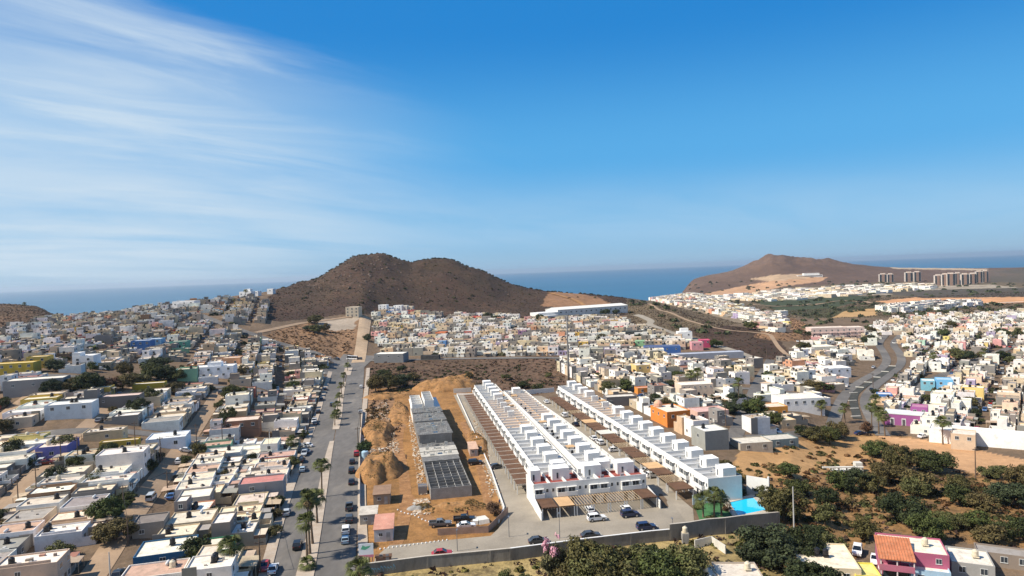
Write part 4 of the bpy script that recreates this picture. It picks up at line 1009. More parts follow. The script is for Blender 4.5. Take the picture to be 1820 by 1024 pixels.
# faded graffiti scrawl on the outside of the first stretch
gm = surf('faded_blue_spray', (.22,.42,.52), .8, .2, 2, 8, .4, (.2,.2,.18)); rg = random.Random(4); gb = MB()
P0 = W1[0]; dxy = (W1[1][0]-P0[0], W1[1][1]-P0[1]); l = math.hypot(*dxy); dxy = (dxy[0]/l, dxy[1]/l); nrm = (dxy[1], -dxy[0])
for k in range(9):
    o = 2.0+k*.62; pts = [(o+rg.uniform(-.1,.1), .5), (o+.1, 1.5+rg.uniform(-.2,.3)), (o+.4, 1.1+rg.uniform(-.3,.3)), (o+.5, .6+rg.uniform(-.1,.6))]
    for p, q in zip(pts, pts[1:]):
        A = (P0[0]+dxy[0]*p[0]+nrm[0]*.165, P0[1]+dxy[1]*p[0]+nrm[1]*.165, p[1]+.1); B = (P0[0]+dxy[0]*q[0]+nrm[0]*.165, P0[1]+dxy[1]*q[0]+nrm[1]*.165, q[1]+.1); gb.beam(A, B, .02, .16)
gb.build('graffiti', gm, wl)
wall_run('lane_wall', g2((846,702),(812,702),(845,775),(873,838),(896,905),(886,930)), .7, .25, M['clean'], 'low pale retaining wall between the building site and the concrete lane')
wall_run('inner_street_wall', g2((935,706),(1000,752),(1060,800),(1112,843)), 2.0, .2, M['clean'], 'low white garden wall along the right side of the middle terrace')
wall_run('back_wall', g2((930,702),(985,697)), 2.2, .25, M['clean'], 'white wall closing the far end of the inner street')
wall_run('back_wall', g2((806,699),(838,697)), 2.2, .25, M['conc2'], 'pale wall closing the far end of the left lane')
# flowerbeds and hedges along the inner street
hb = surf('hedge_soil', (.12,.08,.05), .95, .2, .5, 4)
ribbon('planting_strip', g2((940,712),(1003,760),(1060,806),(1108,846)), 1.4, hb, .10, rise=.12, sm=0, block=False)
# fabric fence round the south-east corner of the site
wall_run('site_fence', g2((778,952),(830,949),(868,947),(890,925),(903,912)), 1.6, .06, M['fabric'], 'sagging brown fabric fence around the front corner of the building site', 'fence')
wall_run('site_fence', g2((645,735),(640,800),(640,860),(640,905),(646,930)), 1.5, .06, M['steel'], 'thin grey sheet fence along the pavement left of the building site', 'fence')
# ------------------------------------------------------------------ swimming pool garden
pz = 0.25
pc = [G(1296,897)[:2], G(1338,891)[:2], G(1362,916)[:2], G(1312,921)[:2]]
def expand(P, k): cx = sum(p[0] for p in P)/4; cy = sum(p[1] for p in P)/4; return [(cx+(p[0]-cx)*k, cy+(p[1]-cy)*k) for p in P]
pr = thing('swimming_pool', 'bright turquoise swimming pool with pale stone edge behind the boundary wall', 'swimming pool', (0,0,0))
dk = expand(pc, 1.35); deck = MB(); n = 4
deck.v = [(*p, pz) for p in dk]+[(*p, pz) for p in pc]+[(*p, pz-.2) for p in pc]+[(*p, -2.5) for p in dk]
deck.f = [(k,(k+1)%4,4+(k+1)%4,4+k) for k in range(4)]+[(4+k,4+(k+1)%4,8+(k+1)%4,8+k) for k in range(4)]+[(k,12+k,12+(k+1)%4,(k+1)%4) for k in range(4)]; deck.m = [0]*12
deck.build('pool_deck', M['kerb'], pr); wt = MB(); wt.add([(*p, pz-.12) for p in pc], [(0,1,2,3)]); wt.build('water', M['pool'], pr)
slab('garden_lawn', g2((1236,905),(1262,892),(1300,893),(1300,925),(1245,930)), surf('lawn', (.05,.14,.05), .95, .25, .6, 6), .13)
x, y = G(1318,884)[:2]; w_ = MB(); w_.box(-.3,5.2,0,.25,-2,4.2); w_.box(5.2,5.6,-.1,.35,-2,4.8); tag(w_.build('pool_wall', M['clean'], None, (x+2.5, y+2.5, 0), R(-40)), 'white screen wall standing right of the pool', 'wall')
wall_run('pool_wall', g2((1345,886),(1372,908),(1384,918)), 1.6, .25, M['clean'], 'low white wall stepping down behind the pool')
w_ = MB(); w_.box(0,10.5,0,.2,-1,2.3); x, y = G(1243,912)[:2]; tag(w_.build('garden_wall', surf('blue_grey_paint', (.40,.50,.54), .9, .08), None, (x, y+6, 0), R(8)), 'pale blue-grey garden wall behind the palms by the pool', 'wall')
for i, (px, py, s, lb) in enumerate([(1240,905,.75,'round green shrub at the street corner of the pool garden'),(1262,925,.7,'low shrub against the wall left of the pool palms'),(1292,908,.85,'reddish brown shrub between the palms and the pool'),(1318,880,.8,'dark hedge shrub between the blue end wall and the pool')]):
    x, y, z = G(px, py); tree('bush', x, y, s*1.1, lb, 'shrub', 'shrubs of the pool garden', (.12,.07,.035) if i == 2 else None, random.Random(i))
for i, (px, py, h, lb) in enumerate([(1269,923,6.0,'tallest fan palm in the pool garden'),(1250,920,4.4,'short fan palm left of the tallest pool garden palm'),(1283,918,4.2,'short fan palm between the tallest palm and the pool')]):
    x, y, z = G(px, py); palm(x, y, h, lb, 'palms of the pool garden', 1.05, False, i)
# ------------------------------------------------------------------ building site
x0, y0 = G(766,889)[:2]; x1, y1 = G(829,881)[:2]; sa = math.atan2(y1-y0, x1-x0); xe, ye = G(729,732)[:2]; sl2 = math.hypot(xe-x0, ye-y0); sw = math.hypot(x1-x0, y1-y0)+1.4
sb = math.atan2(-(xe-x0), ye-y0)                              # direction of the long side
site = thing('unfinished_terrace', 'unfinished concrete block terrace with bare roof slabs and open rooms', 'building', (x0, y0, 0), sb)
rs = random.Random(8); uw = 5.4; nU_ = int(sl2/uw)
bare = surf('bare_cement', (.20,.19,.175), .95, .22, .4, 3, .45, (.15,.14,.13), bump=.3); slabm = surf('grey_roof_slab', (.14,.136,.13), .95, .22, .5, 2.5, .5, (.35,.33,.30), bump=.3); lightslab = surf('fresh_screed', (.46,.43,.37), .9, .14, .5, 2.5, .4, (.35,.32,.28))
for k in range(nU_):
    yv = k*uw
    if k < 6:            # open rooms: walls only, at ground floor height
        mb = MB(); hw = 2.7
        mb.box(0,sw,yv,yv+.15,-1,hw if k else 3.0); mb.box(0,.15,yv+.15,yv+uw-.003,-1,hw); mb.box(sw-.15,sw,yv+.15,yv+uw-.003,-1,hw)
        for fx in (.22,.42,.62,.80): mb.box(sw*fx,sw*fx+.15,yv+.151,yv+uw-.15,-1,hw-.25 if fx in(.42,.62) else hw-.003)
        mb.box(.16,sw-.16,yv+uw*.52,yv+uw*.52+.15,-1,hw-.12)
        mb.build('block_walls', bare if k % 2 else M['block'], site)
        if k == 5: MB().box(-.1,sw+.1,yv+.5,yv+uw,2.72,2.9).build('roof_slab', slabm, site)
    else:
        two = k >= 9; h = (5.7 if two else 2.8)+rs.choice([0,0,.25,-.2])*(k < nU_-4); white = k >= nU_-4
        mb = MB(); mb.box(.05,sw-.05,yv,yv+uw-.003,-1,h)
        if two:
            for q in range(2): mb.box(-.02,.05,yv+.5+q*2.4,yv+1.7+q*2.4,3.4,4.9,1); mb.box(sw-.05,sw+.02,yv+.5+q*2.4,yv+1.7+q*2.4,3.4,4.9,1)
        mb.build('finished_walls' if white else 'block_walls', [M['clean'] if white else bare, M['glass']], site)
        sm = M['rooftile'] if white else (lightslab if k in (6,7) else slabm)
        sb_ = MB().box(-.45,sw+.35,yv+.03,yv+uw-.03,h+.002,h+.22)
        if white: shell_mb(sb_, -.05, sw*.38, yv, yv+uw-.01, h, h+1.7); shell_mb(sb_, sw*.46, sw*.80, yv, yv+uw-.01, h, h+3.0)
        sb_.build('roof_slab', sm if not white else M['clean'], site)
        if not white:    # upstands, starter bars and a stair opening
            mb = MB()
            for q in range(12): xx, yy = rs.uniform(.02,.86)*sw, yv+rs.uniform(.2,uw-.8); ln = rs.uniform(.2,1.5); mb.box(xx,xx+(ln if q%2 else .16),yy,yy+(.16 if q%2 else ln*.4),h+.2,h+.2+rs.uniform(.15,1.1))
            mb.box(sw*.45,sw*.58,yv+1.8,yv+3.6,h+.225,h+.24,1)
            mb.build('upstands', [M['conc2'], M['glass']], site)['kind'] = 'stuff'
            mb = MB()
            for q in range(8): xx, yy = rs.uniform(0,sw), yv+rs.uniform(.2,uw-.3); mb.box(xx,xx+.04,yy,yy+.04,h+.2,h+1.1)
            mb.build('starter_bars', M['metal'], site)['kind'] = 'stuff'
MOUNDV = []
def mound(name, px, py, rx, ry, h, label, rot=0, mat='mound', seed=1, flat=False):
    cx, cy, _ = G(px, py); me = MB(); n, m = 64, 28; vs = []
    for j in range(m+1):
        for i in range(n):
            a = 2*math.pi*i/n; r = j/m; w_ = 1+.08*math.sin(a*3+seed)+.06*math.sin(a*5+seed*2)+.04*math.sin(a*9+seed); x, y = math.cos(a)*r*rx*w_, math.sin(a)*r*ry*w_
            k = min(1., 2.3*(1-r))**.85 if not flat else min(1, (1-r)*3.2)
            X = cx+x*math.cos(rot)-y*math.sin(rot); Y = cy+x*math.sin(rot)+y*math.cos(rot)
            nz = float(fbm(np.array(X/6.5), np.array(Y/6.5), seed, 3)); nz2 = float(fbm(np.array(X/1.7), np.array(Y/1.7), seed+7, 3))
            vs.append((X, Y, T(X, Y)+h*k*(1+nz*.9)+nz2*1.3*min(1,k*3)-(.35 if j == m else 0)))
    MOUNDV.extend(v for q_, v in enumerate(vs) if q_ < n*(m-2) and fbm(np.array(v[0]/4), np.array(v[1]/4), 91, 2) > .0)
    fs = [(j*n+i,(j+1)*n+i,(j+1)*n+(i+1)%n,j*n+(i+1)%n) for j in range(m) for i in range(n)]; me.add(vs, fs); me.m = [0]*len(fs)
    return tag(me.build(name, M[mat], smooth=True), label, 'earth mound')
mound('earth_mound', 674, 836, 7.0, 15, 4.2, 'big orange earth mound beside the avenue pavement', rot=R(8), seed=2)
mound('earth_mound', 797, 690, 17, 12, 5.0, 'wide orange spoil heap behind the unfinished terrace', seed=5)
mound('earth_mound', 672, 770, 6, 24, 2.6, 'long low rubble bank left of the access track', rot=R(12), seed=6)
mound('earth_mound', 709, 735, 4.5, 26, 1.6, 'narrow orange earth bank beside the white end of the unfinished terrace', rot=R(10), seed=9)
mound('earth_mound', 815, 905, 9.5, 2.6, 1.3, 'long low earth bank in front of the open rooms', rot=R(8), seed=11)
mound('earth_mound', 850, 790, 3.0, 22, .9, 'strip of rough orange spoil between the site and the lane', rot=R(9), seed=13)
mound('earth_mound', 690, 705, 13, 8, 1.6, 'brown terraced earth bank at the far left corner of the site', rot=R(12), seed=15)
mound('rubble_heap', 748, 905, 3.4, 1.6, .9, 'dark rubble heap by the near corner of the unfinished terrace', mat='block', seed=17)
# rubble: countless broken blocks on the site
def scatter(name, polys, n, smin, smax, cols, label, seed, mat, zoff=0., cat='rubble'):
    rng = random.Random(seed); mg = Merged()
    for k in range(n):
        P = rng.choice(polys); xs = [p[0] for p in P]; ys = [p[1] for p in P]
        for _ in range(20):
            x, y = rng.uniform(min(xs), max(xs)), rng.uniform(min(ys), max(ys))
            if inpoly(x, y, P): break
        else: continue
        s = rng.uniform(smin, smax); mb = MB(); mb.box(-s,s,-s*.7,s*.7,-s*.4,s*.8)
        mb.v = [(a+rng.uniform(-.3,.3)*s, b+rng.uniform(-.3,.3)*s, c+rng.uniform(-.3,.3)*s) for a, b, c in mb.v]; mg.add(mb, x, y, T(x, y)+zoff, rng.uniform(0, 6), rng.choice(cols))
    return mg.build(name, mat, label=label, cat=cat, kind='stuff')
stn = surf('broken_stone', None, .95, .2, 1., 5., attr='Col')
ribbon('wheel_ruts', g2((700,975),(718,930),(722,880),(716,830),(706,790),(712,760)), 3.2, M['ruts'], .05, block=False)
ribbon('wheel_ruts', g2((722,880),(760,925),(800,945),(850,945)), 3.0, M['ruts'], .055, block=False)
ribbon('wheel_ruts', g2((868,905),(862,860),(842,800),(822,750)), 2.2, M['ruts'], .06, block=False)
scatter('rubble', [g2((648,790),(700,770),(712,800),(690,830),(655,820)), g2((650,730),(690,710),(700,780),(670,800)), g2((735,890),(762,885),(765,915),(735,915)), g2((835,720),(845,720),(890,880),(870,885)), g2((725,740),(735,740),(760,880),(745,880))], 2600, .08, .36, [(.45,.30,.18),(.5,.42,.32),(.36,.22,.12),(.55,.5,.42)], 'broken blocks and stones strewn over the building site', 3, stn)
# ground floor shed units by the avenue, workers' huts
def hut(px, py, rz, w, d, h, wallc, roofm, label, slope=.5, cat='hut', name='site_hut', wallm=None):
    x, y, z = G(px, py); root = thing(name, label, cat, (x, y, z), R(rz))
    MB().prism([(0,-1),(d,-1),(d,h+slope),(0,h)], 0, w).build('wall', wallm or M['plaster'], root, color=wallc)
    mb = MB(); mb.add([(-.2,-.25,h+.02-.05),(w+.2,-.25,h+.02-.05),(w+.2,d+.2,h+slope+.04),(-.2,d+.2,h+slope+.04),(-.2,-.25,h+.1),(w+.2,-.25,h+.1),(w+.2,d+.2,h+slope+.14),(-.2,d+.2,h+slope+.14)], [(3,2,1,0),(4,5,6,7),(0,1,5,4),(1,2,6,5),(2,3,7,6),(3,0,4,7)]); mb.build('roof', roofm, root, color=(.5,.45,.38))
    ob('window', m_window(.9,.8), root, (w*.35, 0, 1.2)); ob('door', m_door(.85,2.0), root, (w*.75, 0, 0), color=(.3,.3,.3)); return root
hut(637, 965, 8, 4.2, 8.5, 2.8, (.52,.5,.5), surf('pink_sheet_roof', (.50,.24,.17), .8, .15, .4, 3, .35, (.6,.45,.35)), 'small office hut with a long pinkish sheet roof beside the corner sign', .4)
bpy.data.objects['site_hut'].location.x += 3.6
hut(640, 935, 8, 4.0, 5.0, 2.6, (.30,.28,.25), M['roofc'], 'low grey hut with a pale roof behind the pavement fence', .3)
hut(664, 898, 8, 4.3, 6.5, 2.7, (.30,.24,.18), surf('brown_sheet_roof', (.27,.17,.11), .9, .15, .5, 3, .3), 'brown-roofed open shed at the foot of the earth mound', .3)
hut(836, 812, 9, 2.6, 9, 2.4, (.4,.3,.25), surf('pink_board_roof', (.55,.36,.25), .9, .12, .5, 3, .3), 'narrow pinkish-roofed shelter against the lane wall', .2)
hut(668, 1000, 8, 4, 1.2, 1.3, (.22,.13,.09), M['wood'], 'low reddish kiosk beside the boundary wall corner', .1, 'kiosk', 'kiosk')
bpy.data.objects['kiosk'].scale = (.8,.8,.8)
x, y, z = G(649, 815); t = thing('water_drum', 'pale blue plastic water tank beside the pavement fence', 'water tank', (x, y, z)); MB().lathe([(1.05,0),(1.1,.1),(1.1,2.2),(1.0,2.4),(.4,2.6),(.35,2.75)], 16).build('body', surf('blue_plastic', (.35,.50,.60), .5, .08), t, smooth=False); MB().lathe([(.36,2.752),(.36,2.85),(.05,2.9)], 12).build('lid', M['tankb'], t)
x, y, z = G(744, 880); t = thing('stacked_steel', 'stack of dark steel formwork beside the open rooms', 'stack', (x, y, z), R(10)); MB().box(0,2.4,0,3.2,0,2.2).build('panels', M['metal'], t); MB().box(-.1,2.5,.5,.7,2.21,2.32).box(-.1,2.5,2.3,2.5,2.21,2.32).build('battens', M['wood2'], t)
x, y, z = G(852, 933); t = thing('material_pile', 'heap of pale building bags under a tarp near the dirt parking', 'pile', (x, y, z)); MB().prism([(0,0),(4.2,0),(3.7,.7),(.4,.9)], 0, 2.6).build('tarp', M['conc2'], t, rz=R(20)); MB().box(-1.6,-.3,.2,1.8,0,.9).build('bags', M['cloth'], t, color=(.7,.68,.62))
tree('mid', *G(879,915)[:2], .75, 'small reddish-brown tree behind the fabric fence corner', col=(.11,.065,.04), rng=random.Random(3))
tree('mid', *G(648,808)[:2], 1.0, 'round dark green tree beside the blue water tank', col=(.04,.06,.02), rng=random.Random(2))
# row of white marker stones across the site entrance
sm_ = cached('mstone', lambda: MB().lathe([(.2,-.1),(.24,.15),(.14,.3),(.02,.34)], 7).mesh('marker_stone', [M['clean']]))
for k in range(12):
    x, y, z = G(707+k*6.2, 907+k*2.3+math.sin(k)*1.2); tag(ob('marker_stone', sm_, None, (x, y, z)), 'one of the small white stones lined up across the orange site entrance', 'stone', 'white marker stones')
for k in range(17):
    x, y, z = G(676+k*7.4, 977-k*1.0); tag(ob('marker_stone', sm_, None, (x, y, z+.08), scale=.85), 'one of the small white stones lined along the paved strip behind the wall', 'stone', 'white stones along the paving edge')
# corner sign
x, y, z = G(637, 1003); sg = thing('corner_sign', 'white and pink advertising sign at the corner of the boundary wall', 'sign', (x+.2, y, z), R(6))
MB().box(0,3.0,0,.1,1.3,4.2).build('panel', surf('sign_white', (.78,.8,.8), .6, .04), sg); MB().box(0,3.0,-.01,0,1.3,1.85).build('pink_band', surf('sign_pink', (.62,.22,.28), .6, .04), sg)
mb = MB(); mb.prism([(0,0),(.9,.25),(1.5,.7),(.5,.75)], 0, .02); lg = MB(); lg.add([(.4,-.012,3.1),(1.3,-.012,2.9),(2.1,-.012,3.3),(2.5,-.012,3.75),(1.4,-.012,3.6),(.8,-.012,3.9)], [(0,1,2,3,4,5)]); lg.build('logo', surf('sign_green', (.12,.42,.25), .6, .04), sg)
MB().box(.2,.35,.1,.25,-.5,1.3).box(2.65,2.8,.1,.25,-.5,1.3).build('post', M['metal'], sg)
# ------------------------------------------------------------------ landmark houses (placed first: the streets fill in round them)
BLOCKED = []      # (x, y, radius)
def blk(x, y, r): BLOCKED.append((x, y, r))
def special(px, py, deg, w, d, h, wall, roof, label, tanks=(), up=None, wins=(), name='house', cat='house', door=None, extra=None, anchor='c', mat=None, zoff=0):
    """a hand-placed building; (px, py) is the middle of the foot of its camera-facing wall"""
    x, y, z = G(px, py); rz = R(deg); z += zoff
    x -= math.sin(rz)*d/2*0; root = thing(name, label, cat, (x, y, z), rz)
    cx, cy = x-math.sin(rz)*d/2, y+math.cos(rz)*d/2; blk(cx, cy, max(w, d)*.56)
    if max(w, d) > 1.7*min(w, d):
        for t in (-.35, .35):
            if w > d: blk(cx+math.cos(rz)*w*t, cy+math.sin(rz)*w*t, d*.8)
            else: blk(cx-math.sin(rz)*d*t, cy+math.cos(rz)*d*t, w*.8)
    mt = mat or M['plaster']
    mb = MB(); shell_mb(mb, -w/2, w/2, 0, d, -4, h); mb.build('wall', mt, root, color=wall)
    mb = MB(); mb.add([(-w/2+.15,.15,h-.3),(w/2-.15,.15,h-.3),(w/2-.15,d-.15,h-.3),(-w/2+.15,d-.15,h-.3)], [(0,1,2,3)]); mb.build('roof', M['roofc'], root, color=roof)
    if up:
        for (x0,x1,y0,y1,hh) in up:
            mb = MB(); shell_mb(mb, x0, x1, y0, y1, h-.31, h+hh); mb.build('upper_storey', mt, root, color=wall)
            mb = MB(); mb.add([(x0+.15,y0+.15,h+hh-.3),(x1-.15,y0+.15,h+hh-.3),(x1-.15,y1-.15,h+hh-.3),(x0+.15,y1-.15,h+hh-.3)], [(0,1,2,3)]); mb.build('upper_roof', M['roofc'], root, color=roof)
    for q in wins:    # (side, position along it, height, w, h)
        sd, t, zz, ww, hh = q
        loc, a = {'f': ((-w/2+t*w, -.01, zz), 0), 'l': ((-w/2-.01, d-t*d, zz), -90), 'r': ((w/2+.01, t*d, zz), 90)}[sd]
        ob('window', m_window(ww, hh), root, loc, R(a))
    if door: ob('door', m_door(), root, (-w/2+door*w, -.01, 0), color=(.15,.1,.08))
    for tx, ty, k in tanks: ob('water_tank', m_tank(k), root, (tx, ty, h-.05 if not (up and any(u[0]<tx<u[1] and u[2]<ty<u[3] for u in up)) else h+up[0][4]-.05))
    if extra: extra(root, w, d, h)
    return root
WH, CR_, GR = (.80,.79,.77), (.70,.60,.45), (.33,.32,.30)
row2 = lambda n, z, w=1.2, h=1.2, s='f': [(s, (k+.5)/n, z, w, h) for k in range(n)]
# pink house, bottom right
def pink_extra(root, w, d, h):
    mb = MB(); v = [(-w/2-.6,-3.2,h-.75),(-w/2+5.6,-3.2,h-.75),(-w/2+5.6,4.6,h+.75),(-w/2-.6,4.6,h+.75)]; mb.add(v+[(a,b,c+.16) for a,b,c in v], [(3,2,1,0),(4,5,6,7),(0,1,5,4),(1,2,6,5),(2,3,7,6),(3,0,4,7)])
    for k in range(13): xx = -w/2-.5+k*.5; mb.beam((xx,-3.2,h-.55),(xx,4.6,h+.95), .12, .1)
    mb.build('tiled_roof', M['tiles'], root)
    MB().box(-w/2-.4,-w/2+5.4,-3,0,2.75,2.95).box(-w/2-.4,-w/2+5.4,-3.0,-2.85,2.96,3.9).box(-w/2-.4,-w/2-.25,-2.84,0,2.96,3.9).build('balcony', M['plaster'], root, color=(.44,.14,.20))
    for xx in (-w/2-.3, -w/2+2.4, -w/2+5.2): MB().box(xx,xx+.2,-2.95,-2.75,3.9,h-.6).box(xx,xx+.2,-2.95,-2.75,-3,2.74).build('post', M['plaster'], root, color=(.7,.6,.58))
    MB().box(-w/2+.4,-w/2+5,-.06,0,.2,2.4).build('garage_opening', M['glass'], root)
special(1626, 1034, -22, 11.5, 8.5, 5.7, (.38,.10,.17), (.74,.66,.52), 'deep pink two-storey house with a tiled roof over its balcony', tanks=[(2.5,4.5,'cream')], wins=[('f',.2,3.6,1.8,1.3),('f',.38,3.6,1.6,1.3),('f',.85,3.9,1.0,1.0)], extra=pink_extra)
special(1478, 1040, -12, 10.5, 12, 3.3, (.68,.56,.38), (.76,.66,.50), 'wide cream-roofed house with two black tanks left of the white parked cars', tanks=[(-1.2,6,'black'),(.3,5.6,'black')], wins=row2(2,1.2))
special(1545, 1052, -12, 4.5, 6, 3.0, (.70,.60,.12), (.70,.60,.20), 'low house with a yellow-washed front at the bottom edge of the photo', wins=row2(1,1.0))
special(1655, 1045, -22, 6.5, 6.0, 3.2, (.35,.50,.62), (.72,.68,.60), 'pale blue low house just below the deep pink house', tanks=[(0,3,'cream')], wins=row2(2,1.1))
special(1730, 1030, -25, 7, 8, 3.0, GR, (.68,.62,.52), 'cream-roofed low house with a round shade beside a brown canopy, bottom right', tanks=[(1,4,'cream')], wins=row2(2,1.1))
special(1785, 1010, -28, 9, 4.5, 2.8, (.25,.2,.16), (.30,.27,.24), 'long low shed with a dark grey sheet roof in the bottom right corner', wins=row2(3,1.1))
special(1250, 1066, 5, 8, 7, 3.0, CR_, (.74,.68,.58), 'white-roofed house with rusty tanks at the bottom edge below the dark wall', tanks=[(-2,3,'black'),(.6,4,'cream'),(2,4.2,'cream')], wins=row2(2,1.1))
special(1322, 1064, -5, 8, 8, 3.2, (.40,.34,.28), (.60,.53,.44), 'house with a slatted roof frame right of the rusty-tanked roof, bottom edge', wins=row2(2,1.1), tanks=[(2,5,'cream')])
# orange house and others right of the terraces
def dome(root, w, d, h):
    MB().lathe([(1.6,0),(1.6,1.2),(1.5,1.5),(1.1,2.0),(.5,2.35),(.05,2.45)], 14, -w/2+2.2, d-2.2).build('dome', M['plaster'], root, (0,0,h-.1), color=(.66,.36,.24), smooth=False)
    MB().box(w/2-.1,w/2+2.8,-.4,3.4,2.9,3.1).box(w/2+2.5,w/2+2.7,-.3,-.1,-2,2.9).build('porch', M['plaster'], root, color=(.45,.18,.12))
special(1207, 760, 14, 9.5, 14, 6.2, (.72,.22,.04), (.72,.62,.50), 'bright orange two-storey house with a small pink dome on its roof', tanks=[(1.5,8,'black')], wins=row2(2,3.8,1.1,1.2)+row2(3,3.8,1,1.1,'l'), extra=dome)
special(1145, 668, 10, 9, 9, 6, (.70,.50,.20), (.66,.58,.48), 'yellow two-storey house standing over an orange ground floor', wins=row2(2,3.8), tanks=[(0,4,'black')])
special(1150, 700, 8, 9, 5, 2.9, (.68,.26,.05), (.60,.30,.2), 'low orange house with a pinkish canopy below the yellow house', wins=row2(2,1.1))
special(1105, 722, 6, 13, 6, 4.2, (.14,.13,.135), (.62,.56,.48), 'long dark grey wall-like building beside the right terrace', wins=[('f',.15,.6,1.3,2.0)], name='workshop', cat='building')
special(1240, 705, 6, 15, 9, 5.6, (.70,.55,.42), (.76,.70,.60), 'broad pale pinkish building with a row of small windows on top', wins=row2(6,4.2,.8,.6), name='apartment_house')
special(1268, 745, 10, 13, 9, 3.2, (.62,.40,.32), (.60,.38,.33), 'low house with a broad pink roof between palms and street', wins=row2(3,1.2))
special(1178, 630, -6, 24, 10, 5.4, (.05,.13,.36), (.10,.13,.22), 'long dark blue warehouse among the middle houses', name='warehouse', cat='warehouse', wins=row2(4,3.2,1,1))
special(1256, 638, 4, 50, 8, 3.8, (.33,.35,.40), (.42,.44,.50), 'long low grey-blue shed roof beside the curving shore road', name='long_shed', cat='shed')
special(1218, 605, -4, 11, 9, 6.6, WH, (.78,.76,.72), 'white cube house on the slope above the pink houses', wins=row2(2,3.8), up=[(-3,3,2,7,2.6)])
special(1240, 623, -4, 8, 8, 5.8, (.62,.30,.32), (.60,.35,.33), 'pink two-storey house at the foot of the brown ridge', wins=row2(2,3.6))
special(1254, 618, -4, 7, 8, 5.6, (.50,.07,.16), (.55,.12,.18), 'magenta house next to the pink house below the brown ridge', wins=row2(2,3.6))
special(1100, 592, -8, 8, 8, 5.5, (.60,.14,.13), (.55,.2,.16), 'red house in the middle of the hillside rows right of the antenna', wins=row2(2,3.5))
special(1128, 600, -8, 20, 8, 5.2, (.05,.055,.055), (.10,.11,.10), 'black-fronted long building among the middle houses', name='workshop', cat='building')
special(1140, 618, -6, 8, 7, 5, (.28,.50,.28), (.35,.5,.33), 'pale green house left of the long blue warehouse', wins=row2(2,3.2))
special(1275, 800, 14, 8.5, 9, 6.4, (.30,.30,.27), (.70,.68,.62), 'tall grey concrete house with one black tank behind the right terrace', tanks=[(-2,5,'black')], wins=[('l',.5,3.6,1,1.2)])
special(1345, 803, 6, 11, 8, 3.0, (.42,.37,.30), (.60,.55,.46), 'low beige house with a red car on its roof edge, above the scrub', wins=row2(2,1.1))
special(1395, 795, 8, 10, 7, 2.8, (.17,.22,.23), (.55,.5,.42), 'low dark teal-grey house at the edge of the scrub slope', wins=row2(2,1.0))
special(1430, 733, 4, 18, 12, 6.0, WH, (.78,.70,.58), 'large white two-storey building with a bright flat roof above the palms', wins=row2(5,3.8), name='apartment_house')
special(1380, 742, 6, 10, 8, 4.4, (.68,.29,.05), (.68,.55,.42), 'orange-fronted house left of the large white building', wins=row2(3,1.4))
special(1492, 672, 8, 15, 11, 5.8, (.82,.82,.84), (.80,.77,.70), 'bright white box building with its end to the boulevard', name='apartment_house', cat='building', wins=row2(3,3.6))
special(1445, 628, 4, 34, 14, 4.5, (.72,.66,.54), (.80,.72,.58), 'long cream store roof beside the curving boulevard', name='store_building', cat='building')
# purple corner building
def purp(root, w, d, h):
    for k in range(3):
        xx = -w/2+w*(.2+.28*k); MB().box(xx-.75,xx+.75,-.05,0,.1,2.9).build('window_surround', M['frame'], root); ob('door', m_door(1.0,2.4), root, (xx,-.06,.1), color=(.1,.09,.1))
    MB().box(-w/2-.1,w/2+.1,-.12,d+.1,h,h+.25).build('cornice', M['frame'], root)
special(1608, 757, -33, 14.5, 9, 4.4, (.30,.085,.25), (.72,.62,.5), 'purple corner building with white-framed doorways', name='corner_building', cat='building', extra=purp)
special(1634, 752, -33, 6, 7, 6.5, (.30,.085,.25), (.45,.2,.3), 'purple two-storey tower house behind the purple corner building', wins=row2(2,4.2))
special(1574, 716, -20, 6, 6, 4.0, (.04,.16,.42), (.6,.6,.6), 'small deep blue kiosk-like building by the palms of the boulevard', name='kiosk', cat='building')
special(1680, 697, -25, 7, 8, 6.2, (.16,.42,.66), (.35,.5,.6), 'bright sky-blue two-storey house in the right neighbourhood', wins=row2(2,3.8))
special(1650, 695, -28, 6, 7, 5.2, (.20,.45,.55), (.7,.7,.66), 'turquoise low house left of the bright sky-blue house', wins=row2(2,3.4))
special(1760, 795, -36, 36, 9, 4.6, (.84,.83,.80), (.80,.74,.64), 'long white wall-like building above the sandy bank on the right', name='store_building', cat='building')
special(1712, 800, -36, 7, 8, 5.4, (.55,.42,.30), (.7,.6,.5), 'beige house behind the long white building on the right', wins=row2(2,3.4))
# pink apartment block
def balc(root, w, d, h):
    for k in range(4): MB().box(-w/2+.6+k*w/4,-w/2+w/4-.6+k*w/4,-.9,0,2.7,3.5).box(-w/2+.6+k*w/4,-w/2+w/4-.6+k*w/4,-.9,0,5.7,6.5).build('balcony', M['plaster'], root, color=(.62,.45,.40))
special(1474, 604, -4, 30, 14, 10.5, (.62,.48,.42), (.68,.58,.48), 'pink three-storey apartment block, left one of the pair by the trees', name='apartment_block', cat='building', wins=row2(6,1.2)+row2(6,4.3)+row2(6,7.5), extra=balc)
special(1510, 602, -4, 26, 13, 10, (.64,.51,.45), (.70,.60,.50), 'pink three-storey apartment block, right one of the pair by the trees', name='apartment_block', cat='building', wins=row2(5,1.2)+row2(5,4.3)+row2(5,7.5), extra=balc)
